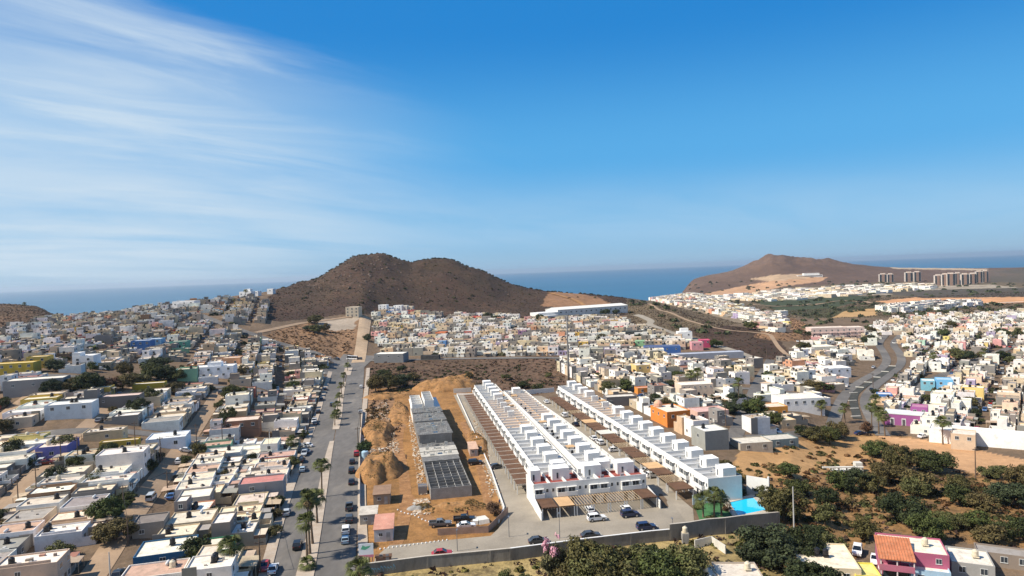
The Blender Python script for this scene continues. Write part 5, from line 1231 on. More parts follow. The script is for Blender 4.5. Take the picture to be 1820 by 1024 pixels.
# foot of the hill
special(626, 564, -4, 12.5, 12, 9.8, (.50,.43,.33), (.62,.54,.43), 'beige three-storey building alone at the top of the dirt road', name='apartment_house', wins=row2(3,1.2,1.4,1.4)+row2(3,4.3,1.4,1.4)+row2(3,7.3,1.4,1.4), door=.5)
for k, (px, w, h, c) in enumerate([(680,9,8.5,WH),(690,8,6.2,WH),(699,8,5.6,WH),(707,9,8.4,WH),(717,8,8.2,(.72,.66,.56)),(727,8,7.6,(.66,.56,.43))]):
    special(px, 556+k*.2, -5, w, 9, h, c, (.72,.68,.6), ['white three-storey house at the left end of the row under the hill','white stepped house second in the row under the hill','small white house third in the row under the hill','white tall house fourth in the row under the hill','pale house fifth in the row under the hill','beige house at the right end of the row under the hill'][k], wins=row2(2,1.2)+row2(2,4.0)+(row2(2,6.4,1,1) if h > 8 else []))
special(691, 645, -9, 21, 12, 6.2, (.20,.205,.21), (.80,.76,.66), 'dark grey building with a white flat roof beside the bushy scrub plot', name='warehouse', cat='building', wins=row2(3,3.8))
special(764, 640, -8, 13, 5, 3.2, (.05,.05,.05), (.06,.06,.06), 'low black container-like store beside the scrub plot', name='store_shed', cat='shed')
special(783, 604, -8, 9, 9, 6.4, (.66,.19,.06), (.58,.2,.1), 'orange-red house standing out in the middle hillside rows', wins=row2(2,3.8))
special(845, 572, -8, 9, 8, 5.6, (.55,.07,.05), (.5,.1,.08), 'scarlet house at the top of the middle rows under the hill', wins=row2(2,3.4))
# white warehouse on the shoulder of the hill
wa = G(968, 563); wb = G(1116, 556); wrz = math.atan2(wb[1]-wa[1], wb[0]-wa[0]); wl_ = math.hypot(wb[0]-wa[0], wb[1]-wa[1])
wt = thing('long_warehouse', 'very long white warehouse with a pale roof on the shoulder of the hill', 'warehouse', (wa[0], wa[1], wa[2]-1), wrz)
zs = [T(wa[0]+(wb[0]-wa[0])*t, wa[1]+(wb[1]-wa[1])*t) for t in (0,.5,1)]; hw = 8.2
MB().prism([(0,-9),(26,-9),(26,hw-1),(13,hw+1),(0,hw-1)], wl_*.15, wl_).build('wall', M['clean'], wt)
MB().prism([(-.5,hw-1.05),(13,hw+1.02),(26.5,hw-1.05),(26.5,hw-.8),(13,hw+1.3),(-.5,hw-.8)], wl_*.15-.4, wl_+.4).build('roof', surf('white_sheet_roof', (.74,.71,.64), .6, .05, .2, 2, .2), wt)
MB().box(-9, wl_*.15-.01, -2, 16, -9, 5.4).build('office_wing', M['clean'], wt); MB().box(-14, 12, -9, -2.01, -9, 2.6).build('annex', M['clean'], wt)
pl = MB()
for k in range(22): x = wl_*.15+1+k*(wl_*.85-2)/21; pl.box(x-.25,x+.25,-.25,-.01,-8,hw-1.1)
pl.build('pilasters', M['frame'], wt)
for k in range(14): ob('window', m_window(2.4,1.3,False), wt, (wl_*.15+4+k*(wl_*.85-8)/13, -.03, 3.6))
for t in np.linspace(0, 1, 9): blk(wa[0]+(wb[0]-wa[0])*t-2, wa[1]+(wb[1]-wa[1])*t+12, 22)
# white houses on the left ridge
special(326, 549, -3, 22, 12, 7.5, WH, (.8,.78,.74), 'white building alone on the skyline left of the hill', wins=row2(4,4), name='apartment_house')
special(436, 531, -5, 14, 10, 8, WH, (.8,.78,.74), 'white two-storey villa highest on the left ridge beside a palm', wins=row2(3,4.6), up=[(-2,5,2,8,2.8)], name='villa', cat='villa')
special(452, 527, -5, 9, 9, 6, WH, (.8,.78,.74), 'smaller white villa right of the highest ridge villa', wins=row2(2,3.6), name='villa', cat='villa')
special(480, 523, -5, 7, 8, 6.5, WH, (.8,.78,.74), 'little white tower house where the ridge meets the brown hill', wins=row2(1,3.8), name='villa', cat='villa')
# left neighbourhood landmarks
special(148, 655, 10, 9.5, 9, 6.2, WH, (.78,.76,.72), 'white two-storey house with an arched porch beyond the dark trees', wins=row2(2,3.8)+row2(2,.9), up=[(-4.7,-1.2,.1,6,1.6)])
special(380, 672, 10, 19, 9, 5.8, (.78,.80,.84), (.76,.73,.66), 'wide white two-storey house with a curved roof terrace behind the trees', wins=row2(4,3.8)+row2(2,1.0), up=[(-3,3.5,1,6,2.0)])
special(250, 586+82, 12, 1.2, 1.2, 1.2, CR_, CR_, 'small roof kiosk among the trees', name='kiosk', cat='kiosk')
special(264, 696, 14, 13, 5, 3.6, (.46,.34,.04), (.66,.60,.5), 'mustard yellow low building right of the dark tree belt', wins=[('f',.5,1.4,1,1)])
special(60, 703, 16, 21, 9, 6.4, (.27,.265,.26), (.72,.66,.56), 'big grey two-storey block at the left edge below the tree belt', wins=row2(3,3.9,1.1,1.0), name='apartment_house')
special(20, 668, 12, 18, 8, 5.6, (.52,.36,.05), (.66,.5,.2), 'long yellow two-storey building at the left edge beyond the dark trees', wins=row2(5,3.6)+row2(4,1))
special(66, 655, 12, 9, 7, 5.6, (.54,.38,.08), (.66,.52,.3), 'ochre house next to the long yellow building', wins=row2(2,3.6))
special(250, 622, 8, 11, 8, 5.6, (.04,.13,.34), (.5,.55,.6), 'deep blue house in the upper left neighbourhood', wins=row2(3,3.4))
special(273, 618, 8, 9, 8, 5.4, (.18,.36,.55), (.6,.62,.62), 'light blue house beside the deep blue one', wins=row2(2,3.4))
special(317, 622, 8, 10, 7, 5.2, (.08,.25,.20), (.5,.5,.42), 'green house in the upper left neighbourhood', wins=row2(3,3.2))
special(410, 650, 8, 10, 8, 4.4, (.64,.34,.18), (.66,.5,.38), 'peach-orange house above the wide white house', wins=row2(2,1.4))
special(92, 815, 16, 8.5, 11, 3.6, (.18,.17,.42), (.72,.58,.48), 'lilac-blue house with round tanks beside a dirt lane', tanks=[(-2,4,'cream'),(-.5,7,'cream')], wins=[('f',.5,1.0,1.2,1.1)])
special(212, 800, 16, 11, 3.2, 2.9, (.50,.34,.05), (.6,.5,.35), 'mustard yellow yard building beside the widening dirt lane', wins=row2(2,1.1))
special(295, 797, 16, 12, 10, 3.4, (.66,.72,.80), (.74,.72,.68), 'white-blue fronted low house above the parked white cars', tanks=[(2,5,'black')], wins=row2(2,1.1))
special(122, 745, 15, 15, 8, 5.4, (.62,.66,.68), (.76,.72,.64), 'long pale grey two-storey house with a pinkish-brown side part', wins=row2(3,3.4), tanks=[(0,4,'black'),(1.4,4,'black')])
special(213, 727, 14, 14, 7, 5.0, (.17,.16,.15), (.6,.45,.38), 'dark grey blank-walled house with a pinkish roof', wins=[('f',.1,3,.8,.8)])
special(345, 912, 16, 7.8, 8.0, 4.0, (.30,.275,.25), (.74,.68,.55), 'bare grey box house with a pale roof beside the first dirt lane', wins=[('r',.5,1.4,1,1)])
special(264, 957, 16, 6.6, 6.5, 3.6, (.27,.24,.21), (.20,.17,.15), 'roofless unfinished grey block room at the side of the dirt lane', wins=[('f',.3,1.2,1.1,1.0)])
special(395, 825, 15, 11, 9, 3.4, (.62,.62,.60), (.72,.64,.52), 'pale corner house with a rounded roof edge and one black tank', tanks=[(1.5,5,'black')], wins=[('f',.4,1.0,.8,1.9)])
special(465, 893, 13, 11.5, 7, 5.4, (.27,.27,.28), (.50,.2,.17), 'grey two-storey house with dark red roof at the avenue edge', wins=[('f',.3,3.4,1.2,1.1)])
special(430, 775, 13, 12, 8, 5.8, (.26,.14,.09), (.64,.5,.4), 'reddish-brown house block near the upper avenue', wins=row2(3,3.6))
special(290, 1010, 16, 11, 9, 3.0, (.03,.12,.23), (.72,.67,.55), 'low house with a saturated blue side wall near the bottom edge', tanks=[(1,5,'black')], wins=row2(1,1.1))
special(375, 1005, 15, 8, 8, 3.0, (.04,.22,.12), (.70,.62,.5), 'low house with a dark green side wall left of the big palm', wins=row2(1,1.1), tanks=[(-1,4,'black')])
# scrub slope ruin
x, y, z = G(1498, 840); ru = thing('concrete_ruin', 'bare white concrete foundation frame left standing in the scrub', 'ruin', (x, y, z), R(-6)); mb = MB(); mb.box(-6,6,0,5,-1,.5)
for k in range(6): mb.box(-6+k*2.3,-5.6+k*2.3,-.3,0,-.5,1.5)
mb.box(-6,6,-.5,.3,1.501,1.8); mb.box(4.2,6.2,1,3.2,.501,2.6); mb.build('frame', M['conc2'], ru)
wall_run('field_wall', g2((1235,975),(1265,968),(1290,985)), 1.8, .2, M['conc2'], 'short pale yard wall below the taller dark boundary wall')
x, y, z = G(1218, 965); t = thing('small_tank_stand', 'white roof tank on a block stand below the boundary wall', 'water tank', (x, y, z)); MB().box(-.7,.7,-.7,.7,-1,2.2).build('stand', M['block'], t); ob('water_tank', m_tank('cream'), t, (0,0,2.2))
# ------------------------------------------------------------------ street fill
NOBUILD = [[(640,1100),(640,690),(655,640),(1000,640),(1010,690),(985,672),(1310,860),(1400,950),(1400,1100)],
           [(980,690),(1000,668),(1262,810),(1310,862),(1250,905),(1100,800)],
           [(455,600),(520,572),(640,562),(660,562),(652,650),(600,650)],
           [(1100,560),(1170,560),(1300,600),(1410,640),(1350,650),(1230,612),(1120,582)],
           [(84,690),(80,655),(130,662),(200,660),(330,640),(335,700),(300,706),(232,705),(225,700)],
           [(1255,800),(1400,800),(1560,785),(1700,810),(1830,845),(1830,960),(1690,950),(1550,930),(1480,980),(1400,1024),(1250,930)],
           [(489,1024),(517,900),(553,806),(574,745),(594,655),(660,650),(640,1024)]]
def free(x, y, r):
    for a, b, q in BLOCKED:
        if abs(a-x) < q+r and abs(b-y) < q+r and math.hypot(a-x, b-y) < q+r*.75: return False
    return True
RG = {}
for a, b, q in ROADS: RG.setdefault((int(a//20), int(b//20)), []).append((a, b, q))
def offroad(x, y, r):
    i, j = int(x//20), int(y//20)
    for di in (-1,0,1):
        for dj in (-1,0,1):
            for a, b, q in RG.get((i+di, j+dj), ()):
                if math.hypot(a-x, b-y) < q+r: return False
    return True
HOUSES = []; GAPS = []
def fill(zone, poly, deg, org, lotw, rowd, street, vr, ur, pal, two, rng, cross=0, halves=(0,1), rk=1., skip=.05, setback=.4, jit=0.4, hs=1., rname='row', first='avenue', rot_j=1.5):
    """rows of lots inside a photo outline. v runs across the rows, u along them"""
    a = R(deg); U = (-math.sin(a), math.cos(a)); V = (-math.cos(a), -math.sin(a)); v = vr[0]; r = 0; period = 2*rowd+street
    while v < vr[1]:
        for half in halves:
            vc = v+street/2+rowd*(half+.5); r += 1; u = ur[0]+rng.uniform(0, 4); idx = 0
            while u < ur[1]:
                w = lotw*rng.choice([.85,1,1,1,1.15,1.3]); uc = u+w/2; u += w
                if cross and int(u/cross) != int((u-w)/cross): u += 6
                x = org[0]+U[0]*uc+V[0]*vc; y = org[1]+U[1]*uc+V[1]*vc
                if y < 95: continue
                px, py = proj(x, y, T(x, y))
                if not bool(inpoly(px, py, poly)) or px < -60 or px > 1880 or py > 1090: continue
                if any(bool(inpoly(px, py, P)) for P in NOBUILD): continue
                d = rowd*rng.uniform(.80,.97)
                if not free(x, y, min(w, d)*.42) or not clear(x, y, min(w, d)*.34) or not offroad(x, y, (min(w, d)*.42+.3)*rk): continue
                if rng.random() < skip: GAPS.append((x, y, zone)); continue
                idx += 1; s = house_spec(rng, w-(.0 if rng.random() < .55 else .5), d, pal, two); s['h'] *= hs
                sh = (rowd-d)/2*(1 if half == 0 else -1)*0
                # rows face the street nearest to them
                rz = a+(-math.pi/2 if half == 0 else math.pi/2)
                rz = a-math.pi/2 if half == 1 else a+math.pi/2
                HOUSES.append(dict(s=s, x=x, y=y, rz=rz+R(rng.uniform(-rot_j, rot_j)), zone=zone, row=r, d2=math.hypot(x, y), px=px, py=py)); blk_add(x, y, min(w,d)*.42)
        v += period
PG = {}
def blk_add(x, y, r): PG.setdefault((int(x//20), int(y//20)), []).append((x, y, r))
def clear(x, y, r):
    i, j = int(x//20), int(y//20)
    return not any(math.hypot(a-x, b-y) < q+r for di in (-1,0,1) for dj in (-1,0,1) for a, b, q in PG.get((i+di, j+dj), ()))
L_O = (0, 0)
rgL = random.Random(11)
ZL = [(-200,1200),(-200,560),(0,590),(130,560),(300,546),(440,526),(470,530),(480,570),(440,585),(480,600),(600,650),(560,760),(500,920),(470,1200)]
kx, ky = G(484,1024)[:2]; ZK = [(-200,1400),(200,1000),(500,720),(560,640),(600,640),(600,720),(540,840),(500,1400)]
fill('kerb', ZK, 12.4, (kx-3.2, ky), 7.0, 12, 0, (0, 1), (-40, 330), PAL_L, .35, rgL, halves=(0,), skip=.02, rk=.35)
fill('kerb', ZK, 12.4, (kx-3.2, ky), 7.0, 12, 0, (12.3, 13), (-40, 330), PAL_L, .12, rgL, halves=(0,), skip=.05, rk=.5)
fill('left', ZL, 16, (0,0), 6.8, 13.2, 6.6, (45.5-33, 45.5-33+33*8+1), (60, 352), PAL_L, .10, rgL, cross=0, skip=.065)
fill('upper left', ZL, 18, (0,0), 6.6, 10, 4.5, (-90, 480), (356, 900), PAL_L, .38, rgL, cross=74, skip=.11)
rgM = random.Random(12)
ZM = [(652,634),(652,560),(740,560),(800,563),(900,566),(960,572),(1100,566),(1150,578),(1230,604),(1330,640),(1120,640),(1000,634)]
fill('middle', ZM, 81, (0,0), 7.2, 10.5, 4.6, (-455-400, -455), (-420, 420), PAL_M, .85, rgM, cross=90, skip=.07)
rgR = random.Random(13)
ZR = [(1005,668),(1005,640),(1120,636),(1330,636),(1400,636),(1440,610),(1470,600),(1520,620),(1500,660),(1490,730),(1500,768),(1400,800),(1262,806),(1100,722)]
fill('right', ZR, 12, (0,0), 6.8, 10.4, 4.2, (-420, 0), (150, 620), PAL_R, .45, rgR, cross=80, skip=.09)
rgQ = random.Random(14)
ZQ = [(1560,770),(1570,700),(1620,650),(1600,600),(1640,575),(1900,560),(1900,820),(1760,800),(1650,770)]
fill('far right', ZQ, -38, (0,0), 6.4, 9.5, 4.6, (-900, 100), (-200, 900), PAL_RR, .6, rgQ, cross=66, skip=.08)
ZQ2 = [(1395,640),(1420,612),(1540,604),(1560,575),(1620,565),(1820,556),(1900,560),(1900,600),(1640,590),(1560,640),(1500,640)]
fill('boulevard', ZQ2, -20, (0,0), 7.2, 10, 5, (-1100, 100), (-200, 1100), PAL_RR, .55, rgQ, cross=80, skip=.12)
ZT = [(1115,524),(1200,516),(1260,530),(1300,543),(1345,556),(1372,572),(1330,572),(1200,543)]
fill('coast', ZT, 10, (0,0), 11, 14, 7, (-1200, 300), (500, 2200), PAL_RR, .9, random.Random(15), skip=.08, hs=1.25)
ZW = [(1560,548),(1640,541),(1750,540),(1740,546),(1600,556),(1560,556)]
fill('field edge', ZW, -70, (0,0), 10, 11, 6, (-1800, 1800), (-1800, 1800), dict(white=1), 1., random.Random(16), skip=.03, hs=1.15)
ZF = [(1245,530),(1330,524),(1420,514),(1560,508),(1660,505),(1660,514),(1560,522),(1440,532),(1350,537)]
fill('far plain', ZF, 30, (0,0), 17, 22, 16, (-2600, 600), (300, 3000), dict(white=9, cream=4, beige=1, grey=1), .3, random.Random(17), skip=.14, hs=1.15, setback=2)
fill('coast', [(1345,560),(1392,558),(1398,590),(1372,592),(1335,584)], 20, (0,0), 10, 12, 6, (-1200, 300), (300, 1300), PAL_RR, .9, random.Random(19), skip=.08, hs=1.2)
HOUSES.sort(key=lambda q: q['d2'])
NI = 300
near, far = HOUSES[:NI], HOUSES[NI:]
# number the near houses along their rows, nearest first
COUNT = {}; ROWN = {}
for q in sorted(near, key=lambda q: q['d2']):
    k = (q['zone'], q['row']); ROWN.setdefault(q['zone'], [])
    if q['row'] not in ROWN[q['zone']]: ROWN[q['zone']].append(q['row'])
for z_ in ROWN: ROWN[z_].sort()
ZP = {'kerb': 'row along the avenue kerb', 'left': 'row left of the avenue', 'upper left': 'upper row left of the avenue', 'middle': 'row behind the scrub plot', 'right': 'row right of the terraces', 'far right': 'row beyond the boulevard', 'boulevard': 'row beside the boulevard'}
LOC = []
for q in near:
    k = (q['zone'], q['row']); COUNT[k] = COUNT.get(k, 0)+1; i = COUNT[k]; rn = ROWN[q['zone']].index(q['row'])+1
    loc = '%s in the %s %s' % (ordn(i), ordn(rn), ZP.get(q['zone'], 'row in the distance'))
    s = q['s']; tk = s['tanks']
    t = ('twin-tank' if len(tk) == 2 else 'one-tank' if tk else 'tankless')
    label = '%s %s %s house, %s' % (t, s['wall'], 'two-storey' if s['n'] == 2 else 'one-storey', loc)
    q['loc'] = '%s house %s' % (s['wall'], loc)
    build_house(s, q['x'], q['y'], q['rz'], label, 'flat-roofed neighbourhood houses')
mg = Merged()
for q in far: merge_house(mg, q['s'], q['x'], q['y'], q['rz'])
mg.build('distant_houses', M['merged'], label='dense mass of small flat-roofed houses filling the distance', cat='houses', kind='stuff')
print('houses', len(HOUSES), 'near limit', near[-1]['d2'], {z_: sum(1 for q in HOUSES if q['zone'] == z_) for z_ in set(q['zone'] for q in HOUSES)})
# ------------------------------------------------------------------ condominium towers on the far plain
for k, (px, w, h, py) in enumerate([(1570,22,30,502),(1583,18,30,502),(1616,22,34,501),(1631,20,36,501),(1668,20,38,508),(1680,18,42,508),(1691,24,44,508),(1703,18,40,505),(1716,22,40,507),(1730,20,38,505),(1741,18,42,503),(1752,16,42,502)]):
    x, y, z = G(px, py); root = thing('condominium_tower', '%s condominium tower counted from the left on the far plain' % ordn(k+1), 'tower', (x, y, z), R(-20), 'tall condominium towers')
    s = y/1700; w *= .62*s*1.25; h *= .68*s; d = w*.8
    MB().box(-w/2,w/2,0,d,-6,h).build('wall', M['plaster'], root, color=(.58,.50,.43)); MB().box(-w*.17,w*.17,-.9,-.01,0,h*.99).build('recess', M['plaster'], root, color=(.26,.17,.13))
    for xa, xb in ((-w*.46,-w*.2),(w*.2,w*.46)):
        mb = MB(); mb.box(xa+.5,xb-.5,-.2,-.02,1,h-1)
        for f in range(int(h/3.2)): mb.box(xa,xb,-1.0,-.01,2+f*3.2,3.2+f*3.2)
        mb.build('balcony_stack', M['glass'], root)
    MB().box(-w*.3,w*.3,d*.2,d*.7,h,h+3).build('lift_house', M['plaster'], root, color=(.6,.5,.42))
x, y, z = G(1440, 492); t = thing('hilltop_villa', 'white terraced mansion on the cut earth of the far hill', 'villa', (x, y, z), R(-5)); MB().box(-45,45,0,20,-12,6).box(-20,35,5,25,6.001,13).build('wall', M['clean'], t); MB().box(-42,42,-.3,0,1.5,4).build('windows', M['glass'], t)
# ------------------------------------------------------------------ antenna mast
x, y, z = G(1011, 677); mt = thing('antenna_mast', 'tall slim grey monopole antenna mast behind the right terrace', 'mast', (x, y, z)); MB().lathe([(.62,-1),(.55,8),(.42,20),(.32,35)], 12).build('pole', surf('dull_steel', (.20,.19,.18), .7, .08), mt, smooth=True)
hgt = 36.0; ant = MB()
for k in range(6): a = k*math.pi/3; ant.beam((math.cos(a)*.4, math.sin(a)*.4, 33.5), (math.cos(a)*.9, math.sin(a)*.9, 33.5), .08); ant.box(math.cos(a)*.9-.14, math.cos(a)*.9+.14, math.sin(a)*.9-.14, math.sin(a)*.9+.14, 32.3, 34.7)
ant.build('antenna_panels', M['metal'], mt); MB().box(-.03,.03,-.03,.03,35,37).build('lightning_rod', M['metal'], mt)
# ------------------------------------------------------------------ trees
TREES = [ # near, right slope and bottom: kind, px, py (foot), size, label
 ('big',1393,925,1.45,'large dark mesquite tree right behind the corner of the boundary wall'),('big',1372,1000,1.5,'dark full tree beside the white pole at the bottom right'),('big',1425,1000,1.25,'dark tree right of the white pole'),
 ('big',1440,1060,1.3,'bushy green tree overlapping the cream-roofed house at the bottom edge'),('mid',1340,1000,1.1,'dark tree in shade below the dark boundary wall corner'),('big',1365,890,1.0,'dark tree just above the pool corner of the wall'),
 ('big',1420,880,1.1,'dark green tree at the upper edge of the dense clump right of the pool'),('big',1560,812,1.35,'broad olive tree at the top of the scrub slope'),('big',1600,838,1.5,'broad dark tree in the middle of the scrub slope clump'),('big',1660,840,1.6,'widest dark tree on the scrub slope, left of a utility pole'),
 ('big',1570,860,1.3,'dark tree right of the concrete ruin'),('big',1530,872,1.2,'rounded dark tree just below the concrete ruin'),('mid',1490,870,1.2,'low dark shrubby tree left below the concrete ruin'),('big',1625,880,1.25,'dark tree below the widest slope tree'),
 ('big',1700,880,1.2,'dark green tree left of the sandy hollow'),('big',1605,930,1.7,'blue-green spreading tree above the deep pink house'),('big',1650,960,1.2,'blue-green tree behind the deep pink house'),('big',1690,940,1.0,'olive brown tree right behind the deep pink house'),
 ('big',1770,850,1.1,'dark round tree at the edge of the sandy bank'),('big',1800,900,1.7,'large dark tree at the right edge of the slope'),('big',1820,870,1.5,'dark tree cut by the right edge of the photo, upper one'),('big',1815,960,1.3,'dark tree cut by the right edge of the photo, lower one'),
 ('mid',1760,970,1.3,'light green bush-like tree above the sheet-roofed shed'),('mid',1735,940,1.1,'olive tree between the slope clump and the sheet-roofed shed'),('mid',1540,960,1.2,'dark green tree left of the white cars by the pink house'),('mid',1480,985,1.2,'mid green tree behind the cream-roofed house'),('mid',1450,960,1.0,'small dark tree beside the pale dirt patches'),
 ('mid',1400,848,1.1,'olive tree at the left edge of the sandy slope'),('mid',1284,842,1.1,'green bush tree leaning on the back of the right terrace end'),('mid',1300,856,.9,'yellow-green shrubby tree behind the right terrace end'),
 ('big',1475,790,1.3,'olive trees clump, left one above the dirt track'),('big',1452,786,1.5,'broad olive tree beside the dirt track top'),('big',1488,780,1.2,'green tree in front of the large white building'),('mid',1425,775,1.0,'green tree below the large white building'),
 # bottom centre belt
 ('big',1048,1040,1.5,'dark green tree right of the pink flowering tree'),('big',1062,1044,1.5,'olive tree at the bottom edge, second right of the pink flowers'),('big',1098,1045,1.7,'dark tree in the belt below the boundary wall, third from the pink flowers'),('big',1135,1042,1.7,'olive green tree in the middle of the belt below the wall'),
 ('big',1172,1042,1.6,'dark tree in the belt below the wall, left of the yard wall'),('big',1212,1046,1.4,'green tree beside the rusty-tanked roof at the bottom edge'),('mid',1012,1052,1.0,'low green tree beneath the pink flowering tree'),('mid',940,1050,.9,'yellow-green shrub tree at the bottom edge left of the pink flowers'),('mid',900,1045,.7,'small dry tree at the bottom edge below the block wall'),
 ('mid',1150,1068,.9,'dusty brownish tree at the very bottom of the wall belt'),
 # scrub plot behind the site
 ('big',668,697,1.5,'dark thick tree at the left corner of the scrub plot'),('big',690,694,1.5,'dark thick tree, second in the scrub plot corner clump'),('big',712,688,1.3,'dark thick tree, third in the scrub plot corner clump'),('mid',733,676,1.3,'dark tree right end of the scrub plot corner clump'),('big',680,672,1.3,'green tree in front of the dark grey building'),('mid',715,662,1.2,'green tree at the right side of the dark grey building'),
 ('mid',834,672,.9,'small green tree alone in the middle of the scrub plot'),('mid',900,676,.9,'yellow-green tree in the right half of the scrub plot'),('mid',930,690,1.0,'dark green tree behind the far end of the terraces'),('mid',955,694,1.0,'dark green tree at the back wall of the inner street'),('mid',975,672,.9,'green shrub tree below the antenna mast'),
 # left park belt
 ('big',100,702,1.25,'left-most tree of the dark belt, next to the grey block'),('big',122,698,1.4,'second tree of the dark belt from the left'),('big',146,697,1.4,'third tree of the dark belt from the left'),('big',170,697,1.3,'fourth tree of the dark belt from the left'),('big',194,695,1.4,'fifth tree of the dark belt, reddish brown','r'),('big',218,692,1.4,'sixth tree of the dark belt from the left'),('big',243,686,1.5,'seventh tree of the dark belt from the left'),
 ('big',268,676,1.5,'tree at the top of the dark belt, left of the wide white house'),('big',292,676,1.4,'tree of the dark belt beside the beige house'),('big',314,678,1.3,'right-most tree of the dark belt'),('big',222,668,1.3,'tree behind the dark belt, rising highest in its middle'),('big',280,655,1.5,'tall dark tree above the right end of the belt'),('mid',100,660,1.4,'dark tree beside the white arched house'),('mid',165,660,1.0,'small tree right of the white arched house'),
 ('big',262,715,1.3,'dark tree in front of the mustard yellow building'),('big',246,738,1.2,'dark tree right of the dark grey blank-walled house'),('big',418,712,1.5,'large round dark tree standing alone left of the avenue blocks'),('mid',455,670,1.2,'dark tree at the right of the wide white house'),('big',309,700,1.1,'dark tree at the foot of the belt right of the mustard building'),
 ('big',190,820,1.0,'leafy tree over the parked cars by the dirt lane'),('mid',100,862,1.1,'bright green tree at the junction of two dirt lanes'),('mid',115,800,1.1,'dark tree above the lilac-blue house'),('mid',20,815,1.3,'dark tree at the left edge of the photo'),('big',205,960,1.25,'large dark tree at the side of the first dirt lane'),('big',190,930,1.0,'dark tree next to the twin-tank roof in the second row'),
 ('mid',170,865,.9,'small tree between the back-to-back rows'),('mid',375,925,.9,'small green tree behind the bare grey box house'),('mid',356,812,1.0,'dark tree beside the pale corner house'),('mid',345,1000,1.1,'dark tree against the blue side wall'),('mid',5,770,1.2,'dark tree cut by the left edge'),('mid',395,860,.8,'shrubby tree on a roof garden by the red-brown roof'),
 # others
 ('big',562,592,1.5,'dark bushy tree in the empty lot below the hill'),('mid',548,588,1.4,'dark shrub left of the tall dark tree in the empty lot'),('mid',580,590,1.4,'dark shrub right of the tall dark tree in the empty lot'),('big',560,575,1.6,'tall dark tree at the top of the empty lot'),
 ('mid',655,606,1.3,'dark tree where the middle rows meet the dirt road'),('mid',765,606,1.1,'tree left of the orange-red house'),('mid',700,566,1.3,'dark tree under the white row below the hill'),('mid',733,568,1.2,'olive tree right end of the white row below the hill'),('mid',640,560,1.2,'dark tree right of the beige three-storey building'),
 ('big',868,570,1.5,'dark tree at the top of the middle rows'),('big',882,572,1.4,'dark tree right of the scarlet house'),('big',960,572,1.6,'dark tree below the left end of the long warehouse'),('big',1076,560,1.4,'dark tree hiding the middle of the long warehouse'),('mid',1095,560,1.4,'dark tree hiding the right part of the long warehouse'),
 ('big',1070,610,1.4,'dark tree below the hillside red house'),('mid',1135,605,1.3,'green tree beside the black-fronted building'),('mid',1175,610,1.2,'tree at the left of the white cube house'),('big',1273,618,1.4,'dark round tree at the end of the magenta house'),
 ('big',1108,695,1.4,'large dark tree behind the long dark workshop'),('big',1080,700,1.3,'dark tree next to the far part of the right terrace'),('mid',1190,690,1.1,'tree beside the broad pale pinkish building'),('big',1310,720,1.3,'dark tree beside the pink roofed low house'),('big',1340,738,1.2,'dark green tree on the street corner below the pink roof'),('big',1352,750,1.0,'dark tree above the low dark teal-grey house'),
 ('big',1375,758,1.1,'dark tree left of the orange-fronted house'),('big',1300,735,1.1,'tree at the foot of the tall palm'),('mid',1262,775,1.1,'small tree beside the tall grey concrete house'),('big',1442,700,1.2,'dark tree left of the bright white box building'),('big',1464,697,1.2,'dark tree beside the bright white box building'),
 ('big',1545,612,1.5,'large dark tree right of the pink apartment blocks'),('big',1500,620,1.5,'dark tree in front of the right pink apartment block'),('big',1488,615,1.4,'dark tree in front of the left pink apartment block'),('big',1550,598,1.6,'dark tree behind the pink apartment blocks'),('big',1428,622,1.4,'dark tree left of the long cream store roof'),('big',1335,586,1.6,'dark tree on the coast side of the ridge road'),
 ('big',1700,640,1.5,'dark broad tree in the right neighbourhood, left of a palm row'),('big',1718,641,1.4,'second dark broad tree in the right neighbourhood'),('big',1690,588,1.7,'dark tree in the upper right neighbourhood'),('big',1675,600,1.6,'dark tree above the right neighbourhood street'),('big',1780,600,1.6,'dark tree at the upper right edge'),('mid',1810,600,1.7,'dark tree cut by the right edge, highest'),
 ('big',1785,644,1.3,'dark tree at the right edge of the palm row'),('big',1800,648,1.3,'dark tree near the right edge below the palm row'),('mid',1745,640,1.3,'tree in the gap of the palm row'),('mid',1680,770,1.1,'dark tree against the long white building'),('mid',1540,770,.9,'reddish shrub tree under the boulevard palms','r'),
 ('mid',1712,700,1.0,'green tree right of the bright sky-blue house'),
]
rx_ = random.Random(321); SL = [(1385,870),(1450,850),(1560,800),(1650,815),(1700,860),(1830,900),(1830,970),(1700,960),(1600,925),(1560,940),(1470,975),(1400,960)]; nxt = 0
NEARW = ['the concrete ruin','the deep pink house','the white pole','the sandy bank','the utility pole on the slope','the sheet-roofed shed','the pool corner']
NEARP = [(1498,838),(1610,960),(1412,972),(1760,830),(1734,850),(1785,1000),(1380,900)]
while nxt < 12:
    px, py = rx_.uniform(1385,1830), rx_.uniform(800,975)
    if not bool(inpoly(px, py, SL)) or (1440 < px < 1560 and 820 < py < 850): continue
    k = min(range(7), key=lambda j: (NEARP[j][0]-px)**2+(NEARP[j][1]-py)**2); nxt += 1
    TREES.append((rx_.choice(['mid','bush','mid']), px, py, rx_.uniform(.9,1.5), '%s scrub tree %s %s of %s' % (rx_.choice(['olive','dark','brownish','mid-green']), '%dm' % math.hypot(G(px,py)[0]-G(*NEARP[k])[0], G(px,py)[1]-G(*NEARP[k])[1]), 'behind and left' if py < NEARP[k][1] and px < NEARP[k][0] else 'behind and right' if py < NEARP[k][1] else 'in front and left' if px < NEARP[k][0] else 'in front and right', NEARW[k])))
